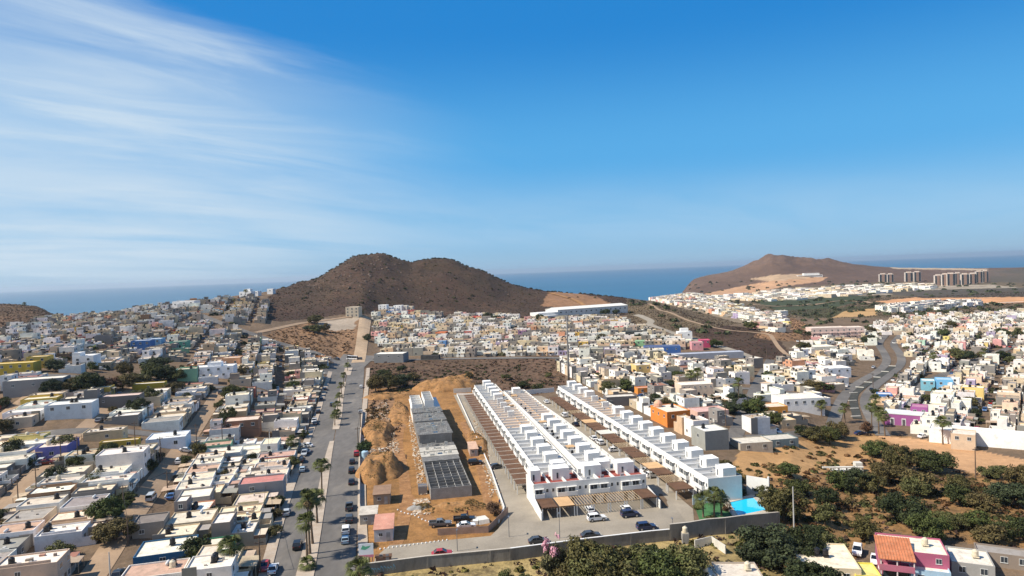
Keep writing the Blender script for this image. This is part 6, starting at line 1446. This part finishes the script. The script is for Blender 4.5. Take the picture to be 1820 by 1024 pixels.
for i, q in enumerate(TREES):
    kind, px, py, s, lb = q[:5]; x, y, z = G(px, min(py, 1024)) if py <= 1024 else G(px, py)
    tree(kind, x, y, s*(.86 if px > 1400 and py > 780 and py < 1000 else 1), lb, 'tree', 'broadleaf trees of the town', (.115,.062,.035) if len(q) > 5 else None, random.Random(i+40)); blk(x, y, .2)
# pink flowering tree
x, y, z = G(984, 1034); c, t = tree_meshes('mid', 1); root = thing('flowering_tree', 'tall narrow tree covered in pink blossom in front of the boundary wall', 'tree', (x, y, z)); root.scale = (.95,.95,1.75)
ob('crown', c, root, color=(.09,.085,.04)); ob('trunk', t, root)
fl = crown_mb(random.Random(77), 1.9, 1.5, 3.9, 15, 26, .34, .34).mesh('blossom', [surf('pink_blossom', (.66,.33,.40), .8, .15, 1, 4, island=.3)]); ob('blossom', fl, root)
# trees in the gaps between the houses
rt = random.Random(99); gi = 0; usedloc = set()
def nearest_house(x, y):
    b = min(near, key=lambda q: (q['x']-x)**2+(q['y']-y)**2); return b, math.hypot(b['x']-x, b['y']-y)
farT = []
for (x, y, zn) in GAPS:
    px, py = proj(x, y, T(x, y))
    if not (-20 < px < 1840): continue
    b, dd = nearest_house(x, y)
    if dd < 16 and b['loc'] not in usedloc:
        usedloc.add(b['loc']); tree('mid' if rt.random() < .8 else 'bush', x, y, rt.uniform(.8,1.25), 'yard tree by the '+b['loc'], 'tree', 'yard trees between the houses', None, rt); gi += 1
    elif dd >= 16: farT.append((x, y, rt.uniform(.9,1.5)))
for q in near:
    if rt.random() < .22 and q['loc'] not in usedloc:
        a = q['rz']; fy = q['s']['d']/2+.4; x, y = q['x']+math.sin(a)*fy+math.cos(a)*rt.uniform(-3,3), q['y']-math.cos(a)*fy+math.sin(a)*rt.uniform(-3,3); usedloc.add(q['loc'])
        tree('mid', x, y, rt.uniform(.55,.85), 'street tree before the '+q['loc'], 'tree', 'street trees', None, rt)
for q in far:
    if rt.random() < (.22 if q['d2'] < 900 else .09): a = rt.uniform(0, 6.28); farT.append((q['x']+math.cos(a)*7, q['y']+math.sin(a)*7, rt.uniform(.9,1.6)))
# far vegetation: bushes on the hillsides and trees lost between the distant houses, as one mass each
def leafy_mass(name, pts, label, cat, seed, nleaf=14, shape=(2.2,1.6)):
    rng = np.random.default_rng(seed); pts = np.array(pts); n = len(pts)     # x, y, z, size, r, g, b
    d = rng.normal(size=(n, nleaf, 3)); d /= np.linalg.norm(d, axis=2, keepdims=True); d[...,2] = np.abs(d[...,2])*.9
    r = rng.uniform(.35,1,(n,nleaf,1))**.5; s = pts[:,None,3:4]
    c = pts[:,None,:3]+d*r*s*np.array([shape[0],shape[0],shape[1]])
    t = rng.normal(size=(n,nleaf,3)); t /= np.linalg.norm(t,axis=2,keepdims=True); b = np.cross(t, d); b /= np.linalg.norm(b,axis=2,keepdims=True)+1e-9
    q = s*shape[0]*.42*rng.uniform(.6,1.3,(n,nleaf,1))
    V = np.stack([c-t*q, c+b*q*.8, c+t*q, c-b*q*.7], 2).reshape(-1,3); nf = n*nleaf
    me = bpy.data.meshes.new(name); me.vertices.add(len(V)); me.vertices.foreach_set('co', V.ravel()); me.loops.add(len(V)); me.loops.foreach_set('vertex_index', np.arange(len(V), dtype=np.int32))
    me.polygons.add(nf); me.polygons.foreach_set('loop_start', np.arange(0, len(V), 4, dtype=np.int32)); me.polygons.foreach_set('loop_total', np.full(nf, 4, dtype=np.int32)); me.update(calc_edges=True)
    col = np.ones((n,nleaf*4,4)); col[...,:3] = pts[:,None,4:7]*rng.uniform(.7,1.3,(n,1,1)); at = me.color_attributes.new('Col','FLOAT_COLOR','POINT'); at.data.foreach_set('color', col.astype(np.float32).ravel())
    me.materials.append(M['bushes']); return tag(ob(name, me), label, cat, None, 'stuff')
P_ = [(x, y, T(x,y), s*1.15, *rt.choice([(.05,.06,.025),(.06,.065,.03),(.075,.07,.035)])) for x, y, s in farT]
for k in range(130):
    px, py = rt.uniform(470,1130), rt.uniform(448,556); r_ = ray(px, py)
    if r_[2] > 0 and py < 500 and not (600 < px < 860): continue
    x, y, z = G(px, py)
    if y < 700 or y > 1120 or z < 16: continue
    P_.append((x, y, z, rt.uniform(.6,1.25), *rt.choice([(.05,.052,.022),(.07,.055,.03)])))
for k in range(170):            # along the skyline
    px = rt.uniform(478,1110); u_ = (px-910)/F; best = max(DS[(DS>700)&(DS<1150)], key=lambda d_: (T(u_*d_, d_)-CAMZ)/d_); x, y = u_*best, best
    P_.append((x, y, T(x,y), rt.uniform(.6,1.2), .05, .048, .025))
# dotted trees over the far plain
rr = random.Random(5)
for k in range(900):
    px, py = rr.uniform(1120,1840), rr.uniform(500,640); x, y, z = G(px, py)
    if y < 560 or z < -50 or not offroad(x, y, 2): continue
    if any(bool(inpoly(px, py, q)) for q in ([(1555,536),(1620,529),(1900,524),(1900,536),(1600,542)],)): continue
    if rr.random() < .6 and py > 560: continue
    P_.append((x, y, z, rr.uniform(.8,1.9)*(1+y/3000), .055,.062,.03))
leafy_mass('distant_trees', P_, 'small dark trees scattered between the distant houses and fields', 'trees', 1, 26)
rb = np.random.default_rng(7); sel = []
w_ = COLGRID[...,3]; vis = (GY > 120) & (GY < 1250)
area = GY*(GY*.0077)*(2.3/NU)
for i_, dens in (((w_ > .7), .05), ((w_ > .4) & (w_ <= .7), .07)):
    pr_ = np.where(i_ & vis, area*dens, 0); cnt = rb.poisson(np.minimum(pr_, 3)); I, J = np.where(cnt > 0)
    for a, b in zip(I, J):
        x = GX[a,b]+rb.uniform(-1,1)*GY[a,b]*.0012; y = GY[a,b]+rb.uniform(-1,1)*GY[a,b]*.0035
        sel.append((x, y))
SLP = [(1290,835),(1400,790),(1560,795),(1700,815),(1830,845),(1830,965),(1690,950),(1560,935),(1470,975),(1385,940),(1330,880)]; S2 = [(640,1060),(640,1030),(900,1004),(1190,968),(1380,945),(1380,1060)]
ns = []; rn = random.Random(71)
for P_o, cnt_, cols_ in ((SLP, 1500, [(.075,.06,.025),(.12,.065,.03),(.05,.055,.02),(.16,.11,.05),(.10,.085,.035)]), (S2, 420, [(.14,.12,.04),(.10,.10,.03),(.06,.065,.02)]), ([(648,700),(655,655),(1000,645),(1000,690),(930,700),(850,688),(740,695)], 700, [(.06,.05,.03),(.05,.06,.022),(.09,.06,.04)]), ([(470,598),(520,580),(600,588),(632,592),(630,636),(600,638)], 260, [(.12,.07,.035),(.16,.09,.04)]), ([(648,730),(690,712),(700,780),(650,800)], 200, [(.13,.08,.035),(.09,.06,.03)]), ([(655,812),(690,812),(688,870),(655,878)], 1, [(.16,.12,.05)])):
    while cnt_ > 0:
        px = rn.uniform(min(p[0] for p in P_o), max(p[0] for p in P_o)); py = rn.uniform(min(p[1] for p in P_o), max(p[1] for p in P_o)); cnt_ -= 1
        if not bool(inpoly(px, py, P_o)) or float(fbm(np.array(px/34), np.array(py/16), 77, 3)) < -.06: continue
        x, y, z = G(px, py); cc_ = rn.choice(cols_); ns.append((x, y, z, rn.uniform(.22,.62), *cc_))
leafy_mass('dry_weeds', [(v[0], v[1], v[2]-.02, random.Random(i_).uniform(.07,.2), *((.20,.13,.055) if i_ % 3 else (.12,.10,.04))) for i_, v in enumerate(random.Random(6).sample(MOUNDV, min(2600, len(MOUNDV))))], 'dry weeds growing over the orange earth mounds', 'weeds', 12, 9, (2.0,1.2))
leafy_mass('slope_scrub', ns, 'olive and rusty brown bushes dotting the rough plots between the trees', 'bushes', 5, 34, (2.0,1.5))
rb.shuffle(sel); sel = [p for p in sel if offroad(p[0], p[1], 1.2)][:42000]
def bcol(): 
    r = rb.random(); return (.062,.038,.030) if r < .65 else (.048,.040,.024) if r < .85 else (.085,.055,.036)
B_ = [(x, y, T(x,y), float(rb.uniform(.3,.8)), *bcol()) for x, y in sel if not any(math.hypot(x-a, y-b) < q for a, b, q in BLOCKED[:60])]
leafy_mass('dry_scrub', B_, 'dry brown scrub covering the hillsides and empty plots', 'scrub', 2, 9, (1.6,1.1))
rk_ = []; rr2 = random.Random(8)
for k in range(240):
    px = rr2.gauss(640,50) if k < 200 else rr2.uniform(500,1000); py = rr2.uniform(450,520) if k < 200 else rr2.uniform(455,560)
    if py < 492 and not 590 < px < 850: continue
    x, y, z = G(px, py)
    if 700 < y < 1080 and z > 20: rk_.append((x, y, z))
mgr = Merged()
for x, y, z in rk_:
    s_ = rr2.uniform(.5,1.5); mb = MB(); mb.box(-s_,s_,-s_*.7,s_*.7,-s_*.5,s_*.6); mb.v = [(a_+rr2.uniform(-.4,.4)*s_, b_+rr2.uniform(-.4,.4)*s_, c_+rr2.uniform(-.35,.35)*s_) for a_, b_, c_ in mb.v]; mgr.add(mb, x, y, z, rr2.uniform(0,6), rr2.choice([(.17,.12,.09),(.13,.09,.068),(.22,.16,.12)]))
mgr.build('boulders', stn, label='pale boulders and outcrops scattered over the brown hill', cat='rocks', kind='stuff')
print('scrub', len(B_), 'far trees', len(P_))
# ------------------------------------------------------------------ palms
AP = [(572,884,8.0,'avenue palm standing alone on the median, nearest to its tapered end'),(564,931,6.0,'shorter avenue palm behind the two tallest'),(556,968,9.4,'tall avenue palm, right one of the dense group'),(551,986,11.2,'tallest avenue palm, middle of the dense group'),(546,996,7.8,'avenue palm at the front left of the dense group'),(547,1012,1.2,'low dry palm clump at the bottom of the median'),
      (595,757,3.6,'small avenue palm beside the median gap'),(600,735,3.8,'small avenue palm just past the median gap'),(604,718,3.8,'small avenue palm, third past the median gap'),(607,702,4.5,'avenue palm, fourth past the median gap'),(611,684,4.8,'avenue palm near the junction'),(618,660,3.4,'short palm in the junction island'),(598,746,2.6,'shrubby low palm beside the median gap')]
for i, (px, py, h, lb) in enumerate(AP): x, y, z = G(px, py); palm(x, y, h*1.06, lb, 'palms of the avenue median', (1.15 if px < 580 else .95) if h > 2 else .8, h > 4, i % 6)
OP = [(410,1030,6.5,'big fan palm at the bottom edge left of the avenue'),(640,1045,3.5,'small palm top at the bottom edge beside the boundary wall'),(521,806,4.0,'palm by the avenue kerb beside the white cars'),(1314,722,10,'tall feathery palm standing over the pink-roofed house'),(1240,690,8,'palm right of the antenna in the middle of the houses'),(1229,690,6.5,'shorter palm left beside the middle houses palm'),
      (1549,760,8,'palm at the right boulevard, nearest of three'),(1562,772,8.5,'palm in front of the purple corner building'),(1573,775,7.5,'palm beside the purple corner building'),(1502,752,6,'palm on the channel edge'),(1556,740,7,'palm left of the deep blue kiosk'),(1676,790,8,'full palm before the long white building'),(437,532,9,'lone palm on the skyline ridge'),(44,551,7,'palm top on the bluff at the left'),(1660,660,9,'palm left end of the right palm row'),(1750,655,10,'palm in the middle of the right palm row'),(1460,740,5,'palm by the large white building')]
for i, (px, py, h, lb) in enumerate(OP): x, y, z = G(px, py); palm(x, y, h, lb, 'palms of the town', 1.2, True, i % 6)
cbm = cached('cbeam', lambda: MB().box(-2,2,-.22,.22,.1,.45).mesh('channel_beam', [M['conc2']]))
for k, (px, py) in enumerate([(1521,742),(1518,728),(1515,714),(1517,700),(1528,690),(1543,681),(1558,672),(1573,662),(1586,652)]):
    x, y, z = G(px, py); tag(ob('channel_beam', cbm, None, (x, y, z+.3), R(-35 if py < 700 else 0)), 'one of the pale concrete beams spanning the storm channel between the boulevards', 'beam', 'beams across the storm channel')
# ------------------------------------------------------------------ poles and lamps
def upole(px, py, h, label, arm=True, mat='pole', name='utility_pole', cat='utility pole'):
    x, y, z = G(px, py); root = thing(name, label, cat, (x, y, z), R(12), 'utility poles' if cat == 'utility pole' else 'lamp posts')
    MB().lathe([(.17,-.8),(.15,h*.5),(.10,h)], 8).build('pole', M[mat], root)
    if arm: MB().box(-.9,.9,-.06,.06,h-.7,h-.55).box(-.7,-.6,-.04,.04,h-.55,h-.35).box(.6,.7,-.04,.04,h-.55,h-.35).build('crossarm', M[mat], root)
    return root
for px, py, h, lb in [(33,903,7.5,'dark wooden pole at the left beside the second dirt lane'),(65,878,7,'thinner pole up the second dirt lane'),(109,826,8,'pole behind the bright green tree'),(139,826,8.5,'pole over the mustard yellow yard building'),(241,806,10,'tall pole beside the mustard yard'),(286,822,8,'pole at the end of the first block'),(298,876,6,'thin pole beside the silver van'),(228,967,6.5,'dark pole at the roofless grey room'),(220,905,6,'pole in front of the reddish roof row'),(196,1030,5.5,'thin white post beside the dirt lane at the bottom'),
                      (396,798,9,'pole on the corner before the brown house block'),(350,800,9,'pole by the widening lane'),(480,800,8,'pole at the avenue side behind the white cars'),(463,1020,7,'dark pole at the bottom left of the avenue'),(637,800,8,'pole on the pavement beside the blue tank'),(641,760,8,'pole on the right pavement of the upper avenue'),(541,650,9,'pole at the left corner of the junction'),(618,648,8,'pole at the junction island'),
                      (1734,850,9,'wooden pole on the scrub slope'),(1412,972,13,'bare white pole among the dark trees at the bottom'),(1169,1040,6.5,'white post at the bottom edge in front of the tree belt'),(1552,690,8,'pole between the boulevards'),(1290,760,9,'pole behind the tall grey concrete house'),(1363,640,9,'pole near the ridge road')]:
    upole(px, py, h, lb, arm='white' not in lb, mat='cpole' if 'white' in lb else 'pole')
def lamp(px, py, h, lb):
    x, y, z = G(px, py); root = thing('street_lamp', lb, 'street lamp', (x, y, z), 0, 'lamp posts'); MB().lathe([(.09,-.3),(.06,h)], 8).build('pole', M['metal'], root)
    MB().box(-.15,.15,-.05,.9,h,h+.1).build('lamp_head', M['metal'], root); return root
for px, py, h, lb in [(995,957,5.5,'thin dark lamp post on the paving left of the parked dark car'),(813,980,4.5,'thin dark post behind the boundary wall near the site'),(905,955,4.5,'thin post at the corner of the lane and the paving'),(1196,948,3.2,'lamp post behind the white strip of the wall'),(1007,770,4,'lamp post in the middle of the inner street'),(1069,820,4,'lamp post near the end of the inner street')]: lamp(px, py, h, lb)
# overhead cables sagging between poles
def cable(a, b, lb):
    p, q = Vector(a), Vector(b); n = 10; pts = [p.lerp(q, t/n)-Vector((0,0,4*(t/n)*(1-t/n)*(p-q).length*.03)) for t in range(n+1)]
    mb = MB(); mb.tube([x_-p for x_ in pts], [.045]*(n+1), 4); tag(mb.build('overhead_cable', M['tyre'], None, tuple(p)), lb, 'cable', 'overhead cables')
def top(px, py, h): x, y, z = G(px, py); return (x, y, z+h)
for a, b, lb in [((33,903,7.2),(65,878,6.8),'cable along the second dirt lane at the far left'),((65,878,6.8),(109,826,7.8),'cable rising from the second dirt lane to the bright green tree'),((109,826,7.8),(139,826,8.2),'short cable by the mustard yellow yard building'),((139,826,8.2),(241,806,9.6),'cable over the mustard yellow yard building'),
                 ((228,967,6.2),(220,905,5.8),'cable up the first dirt lane from the roofless room'),((220,905,5.8),(298,876,5.8),'cable crossing towards the silver van'),((298,876,5.8),(286,822,7.8),'cable from the silver van up the lane'),((286,822,7.8),(396,798,8.6),'cable across the cross lane below the brown block'),((396,798,8.6),(480,800,7.6),'cable running to the avenue at the brown block'),
                 ((463,1020,6.8),(480,800,7.6),'long cable along the left kerb of the avenue'),((637,800,7.6),(641,760,7.6),'cable on the right pavement beyond the blue tank'),((541,650,8.6),(618,648,7.6),'cable over the road junction'),((1552,690,7.6),(1363,640,8.6),'cable from the boulevards to the ridge road')]:
    cable(top(*a), top(*b), lb)
# ------------------------------------------------------------------ vehicles
CARS = [
 ('suv','red',634,810,12,'dark red car first in the kerb line by the blue tank'),('hatch','black',626,824,12,'black hatchback second in the kerb line right of the avenue'),('suv','black',625,840,12,'black car third in the kerb line right of the avenue'),('sedan','black',625,860,12,'black sedan fourth in the kerb line right of the avenue'),
 ('pickup','dark grey',621,905,12,'grey pickup truck parked at the right kerb beside the huts'),('suv','dark grey',621,927,12,'dark car parked behind the grey pickup'),('suv','white',615,947,12,'white-roofed car, upper of the pale pair at the right kerb'),('hatch','pale blue',614,964,12,'pale car, lower of the pale pair at the right kerb'),
 ('sedan','white',545,795,80,'white car pulled in across the left kerb of the avenue'),('sedan','grey',541,806,75,'grey car next to the white one pulled in at the left kerb'),('hatch','pale blue',538,838,12,'pale blue car in the shade at the left kerb'),('suv','black',535,822,12,'black car in the shade above the pale blue one'),('hatch','silver',510,915,12,'silver car at the left kerb below the grey two-storey house'),
 ('suv','black',529,974,12,'black car driving on the left carriageway'),('sedan','white',486,1016,10,'white car at the bottom of the left kerb'),('suv','dark grey',590,722,12,'dark car driving in the upper left carriageway'),('sedan','black',572,712,14,'black car parked at the upper left kerb'),('suv','black',566,735,14,'black car parked below another at the upper left kerb'),('sedan','dark grey',560,755,14,'dark grey car parked at the upper left kerb near the brown block'),('hatch','black',578,694,14,'black car parked highest at the upper left kerb'),
 ('sedan','white',574,650,60,'white car parked near the left corner of the junction'),('suv','dark grey',598,640,60,'dark car entering the junction from the hill road'),('bus','white',626,640,78,'white minibus crossing the junction'),('suv','dark grey',638,640,78,'dark car beside the white minibus'),('hatch','white',642,690,12,'white car by the kerb just below the junction'),('hatch','silver',641,735,12,'silver car on the upper right pavement edge'),
 ('pickup','grey',783,936,-84,'grey-blue pickup truck parked on the orange dirt'),('pickup','black',826,928,-84,'black pickup truck parked on the orange dirt'),('sedan','white',829,939,-80,'white sedan in front of the black pickup'),('sedan','red',786,989,-82,'red car half hidden behind the boundary wall'),('suv','black',845,826,-80,'black car under the shelter by the lane wall'),('hatch','dark grey',884,833,-70,'dark grey car at the edge of the left lane'),
 ('hatch','white',1048,911,8,'white car nosing out from under the open pergola'),('suv','white',1061,926,-80,'white car parked across in front of the carports'),('sedan','white',1113,909,10,'white car inside the carport behind the navy one'),('suv','navy',1120,919,-80,'navy blue car in front of the right carports'),('sedan','dark grey',957,966,-82,'dark car close behind the boundary wall, left one'),('sedan','dark grey',1050,956,-82,'low dark car close behind the boundary wall, middle one'),('suv','navy',1149,942,-82,'navy car close behind the boundary wall, right one'),
 ('sedan','white',971,717,14,'white car farthest up the inner street'),('suv','white',1003,741,14,'white car in the middle of the inner street'),('sedan','black',1023,757,14,'black car parked on the inner street'),('hatch','white',1031,750,-78,'white car under a carport beside the black one'),('sedan','white',1055,782,14,'upper of two white cars parked together on the inner street'),('suv','white',1066,790,14,'lower of two white cars parked together on the inner street'),('hatch','white',1093,803,-78,'white car tucked under the right carports'),('suv','white',1162,849,-78,'white car under the slatted carport near the pool end'),('sedan','white',1152,840,-78,'second white car under the slatted carports near the pool end'),
 ('van','silver',269,889,14,'silver van parked on the orange dirt lane'),('sedan','blue',305,886,14,'blue car parked at the first dirt lane'),('suv','black',339,842,14,'black car higher up the first dirt lane'),('sedan','silver',187,812,-75,'silver car between the yard tree and the lane'),('van','grey',228,812,-75,'grey van parked below the mustard yard building'),('sedan','white',268,808,-75,'white car in front of the white-blue house'),('sedan','white',331,804,-75,'white car by the dark tree on the cross lane'),('sedan','maroon',82,826,-75,'maroon car beside the lilac-blue house'),('sedan','dark grey',210,1026,14,'dark car at the bottom of the first dirt lane'),
 ('suv','white',1524,985,150,'white car above the cream-roofed house bottom right'),('suv','white',1571,1012,150,'white car beside the deep pink house'),('sedan','white',1556,1000,150,'second white car near the deep pink house'),('sedan','white',180,658,-70,'white car beside the white arched house'),
 ('sedan','navy',1529,773,-80,'navy car at the foot of the boulevard'),('sedan','white',1640,778,-60,'white car on the sandy edge by the long white building'),('van','white',1662,782,-50,'white van beside the full palm'),('sedan','white',1505,688,-35,'white car on the left boulevard'),('sedan','silver',1553,655,-45,'silver car on the bend of the boulevard'),('sedan','black',1549,695,-20,'black car on the right boulevard'),('sedan','white',240,712,-70,'white car right of the tree belt'),('sedan','silver',250,745,-70,'silver car between two dark trees'),
]
for kind, colr, px, py, deg, lb in CARS: carpx(kind, colr, px, py, deg, lb, 'parked and moving cars')
rc = random.Random(31); usedc = set()
for q in near:
    if q['loc'] in usedc or rc.random() > .13: continue
    usedc.add(q['loc']); a = q['rz']; fy = q['s']['d']/2+2.3; x, y = q['x']+math.sin(a)*fy, q['y']-math.cos(a)*fy
    k = rc.choice(['sedan','sedan','suv','hatch','pickup']); cl = rc.choice(['white','white','silver','grey','black','red','blue'])
    car(k, cl, x, y, a+math.pi/2, '%s %s before the %s' % (cl, 'pickup' if k == 'pickup' else 'car', q['loc']), 'parked and moving cars', parts=True)
mgc = Merged(); 
for q in far:
    if q['d2'] < 900 and rc.random() < .25:
        a = q['rz']; fy = q['s']['d']/2+2.3; x, y = q['x']+math.sin(a)*fy, q['y']-math.cos(a)*fy; cl = CARC[rc.choice(['white','white','silver','grey','black','red','blue'])]
        mb = MB(); mb.box(-2.1,2.1,-.85,.85,.3,.9); mgc.add(mb, x, y, T(x, y)+.1, a, cl); mb = MB(); mb.box(-1.1,1.0,-.75,.75,.9,1.4); mgc.add(mb, x, y, T(x,y)+.1, a, (.03,.03,.035))
mgc.build('distant_cars', M['merged'], label='tiny parked cars lining the distant streets', cat='cars', kind='stuff')
# ------------------------------------------------------------------ people on the building site
def person(px, py, rz, shirt, trouser, label, reach=.0):
    x, y, z = G(px, py); root = thing('person', label, 'person', (x, y, z), R(rz))
    J = [(0,0,.95),(0,0,1.18),(0,.01,1.42),(0,.02,1.52),(0,.03,1.63),(0,.03,1.74),
         (-.10,0,.90),(-.12,.10,.48),(-.13,.02,.07),(-.13,.14,.03),(.10,0,.90),(.12,-.10,.50),(.13,-.20,.09),(.13,-.08,.03),
         (-.18,0,1.40),(-.24,.03,1.14),(-.24,.14+reach,.94),(.18,0,1.40),(.24,-.03,1.14),(.23,.08+reach,.92)]
    E_ = [(0,1),(1,2),(2,3),(3,4),(4,5),(0,6),(6,7),(7,8),(8,9),(0,10),(10,11),(11,12),(12,13),(2,14),(14,15),(15,16),(2,17),(17,18),(18,19)]
    rad = [.13,.125,.15,.055,.10,.075,.09,.062,.045,.035,.09,.062,.045,.035,.06,.045,.035,.06,.045,.035]
    me = bpy.data.meshes.new('body'); me.from_pydata(J, E_, []); o = ob('body', me, root, color=None)
    md = o.modifiers.new('skin', 'SKIN'); sv = me.skin_vertices[0].data if me.skin_vertices else None
    if sv is None: bpy.context.view_layer.update(); 
    if not me.skin_vertices:
        bm = bmesh.new(); bm.from_mesh(me); bm.verts.layers.skin.verify(); bm.to_mesh(me); bm.free()
    for k, v in enumerate(me.skin_vertices[0].data): v.radius = (rad[k], rad[k]*.8); v.use_root = (k == 0)
    o.modifiers.new('sub', 'SUBSURF').levels = 1; o.modifiers['sub'].render_levels = 1; me.materials.append(M['skin'])
    MB().lathe([(.135,.02),(.20,.12),(.215,.38),(.20,.46),(.09,.52)], 12).build('shirt', M['cloth'], root, (0,.005,.93), color=shirt).scale = (1.05,.72,1)
    tr = MB(); tr.tube([(-.10,0,1.0),(-.12,.10,.5),(-.13,.02,.12)], [.125,.085,.07], 8); tr.tube([(.10,0,1.0),(.12,-.10,.5),(.13,-.19,.12)], [.125,.085,.07], 8); tr.build('trousers', M['cloth'], root, color=trouser)
    MB().lathe([(.10,0),(.105,.05),(.08,.10),(.02,.12)], 10).build('hat', M['cloth'], root, (0,.03,1.70), color=(.6,.5,.1)); return root
person(722, 816, 160, (.10,.07,.06), (.05,.05,.07), 'worker in dark clothes standing on the orange track')
person(831, 918, 60, (.25,.06,.06), (.05,.06,.12), 'worker in a dark red shirt behind the parked pickups', .1)
person(888, 898, 200, (.06,.08,.2), (.05,.05,.05), 'worker in dark blue beside the lane wall corner')
person(790, 868, 20, (.4,.3,.2), (.06,.07,.12), 'worker in a tan shirt at the edge of the open rooms', .1)

# ------------------------------------------------------------------ the air
m, N, L, b = newmat('air'); N.remove(b); pv = N.new('ShaderNodeVolumePrincipled'); pv.inputs['Color'].default_value = (.72,.84,.96,1); pv.inputs['Density'].default_value = 4.5e-5; pv.inputs['Anisotropy'].default_value = .3
L.new(pv.outputs[0], N['Material Output'].inputs['Volume'])
MB().box(-62000,62000,-600,34600,-83,125).build('haze', m)['kind'] = 'stuff'
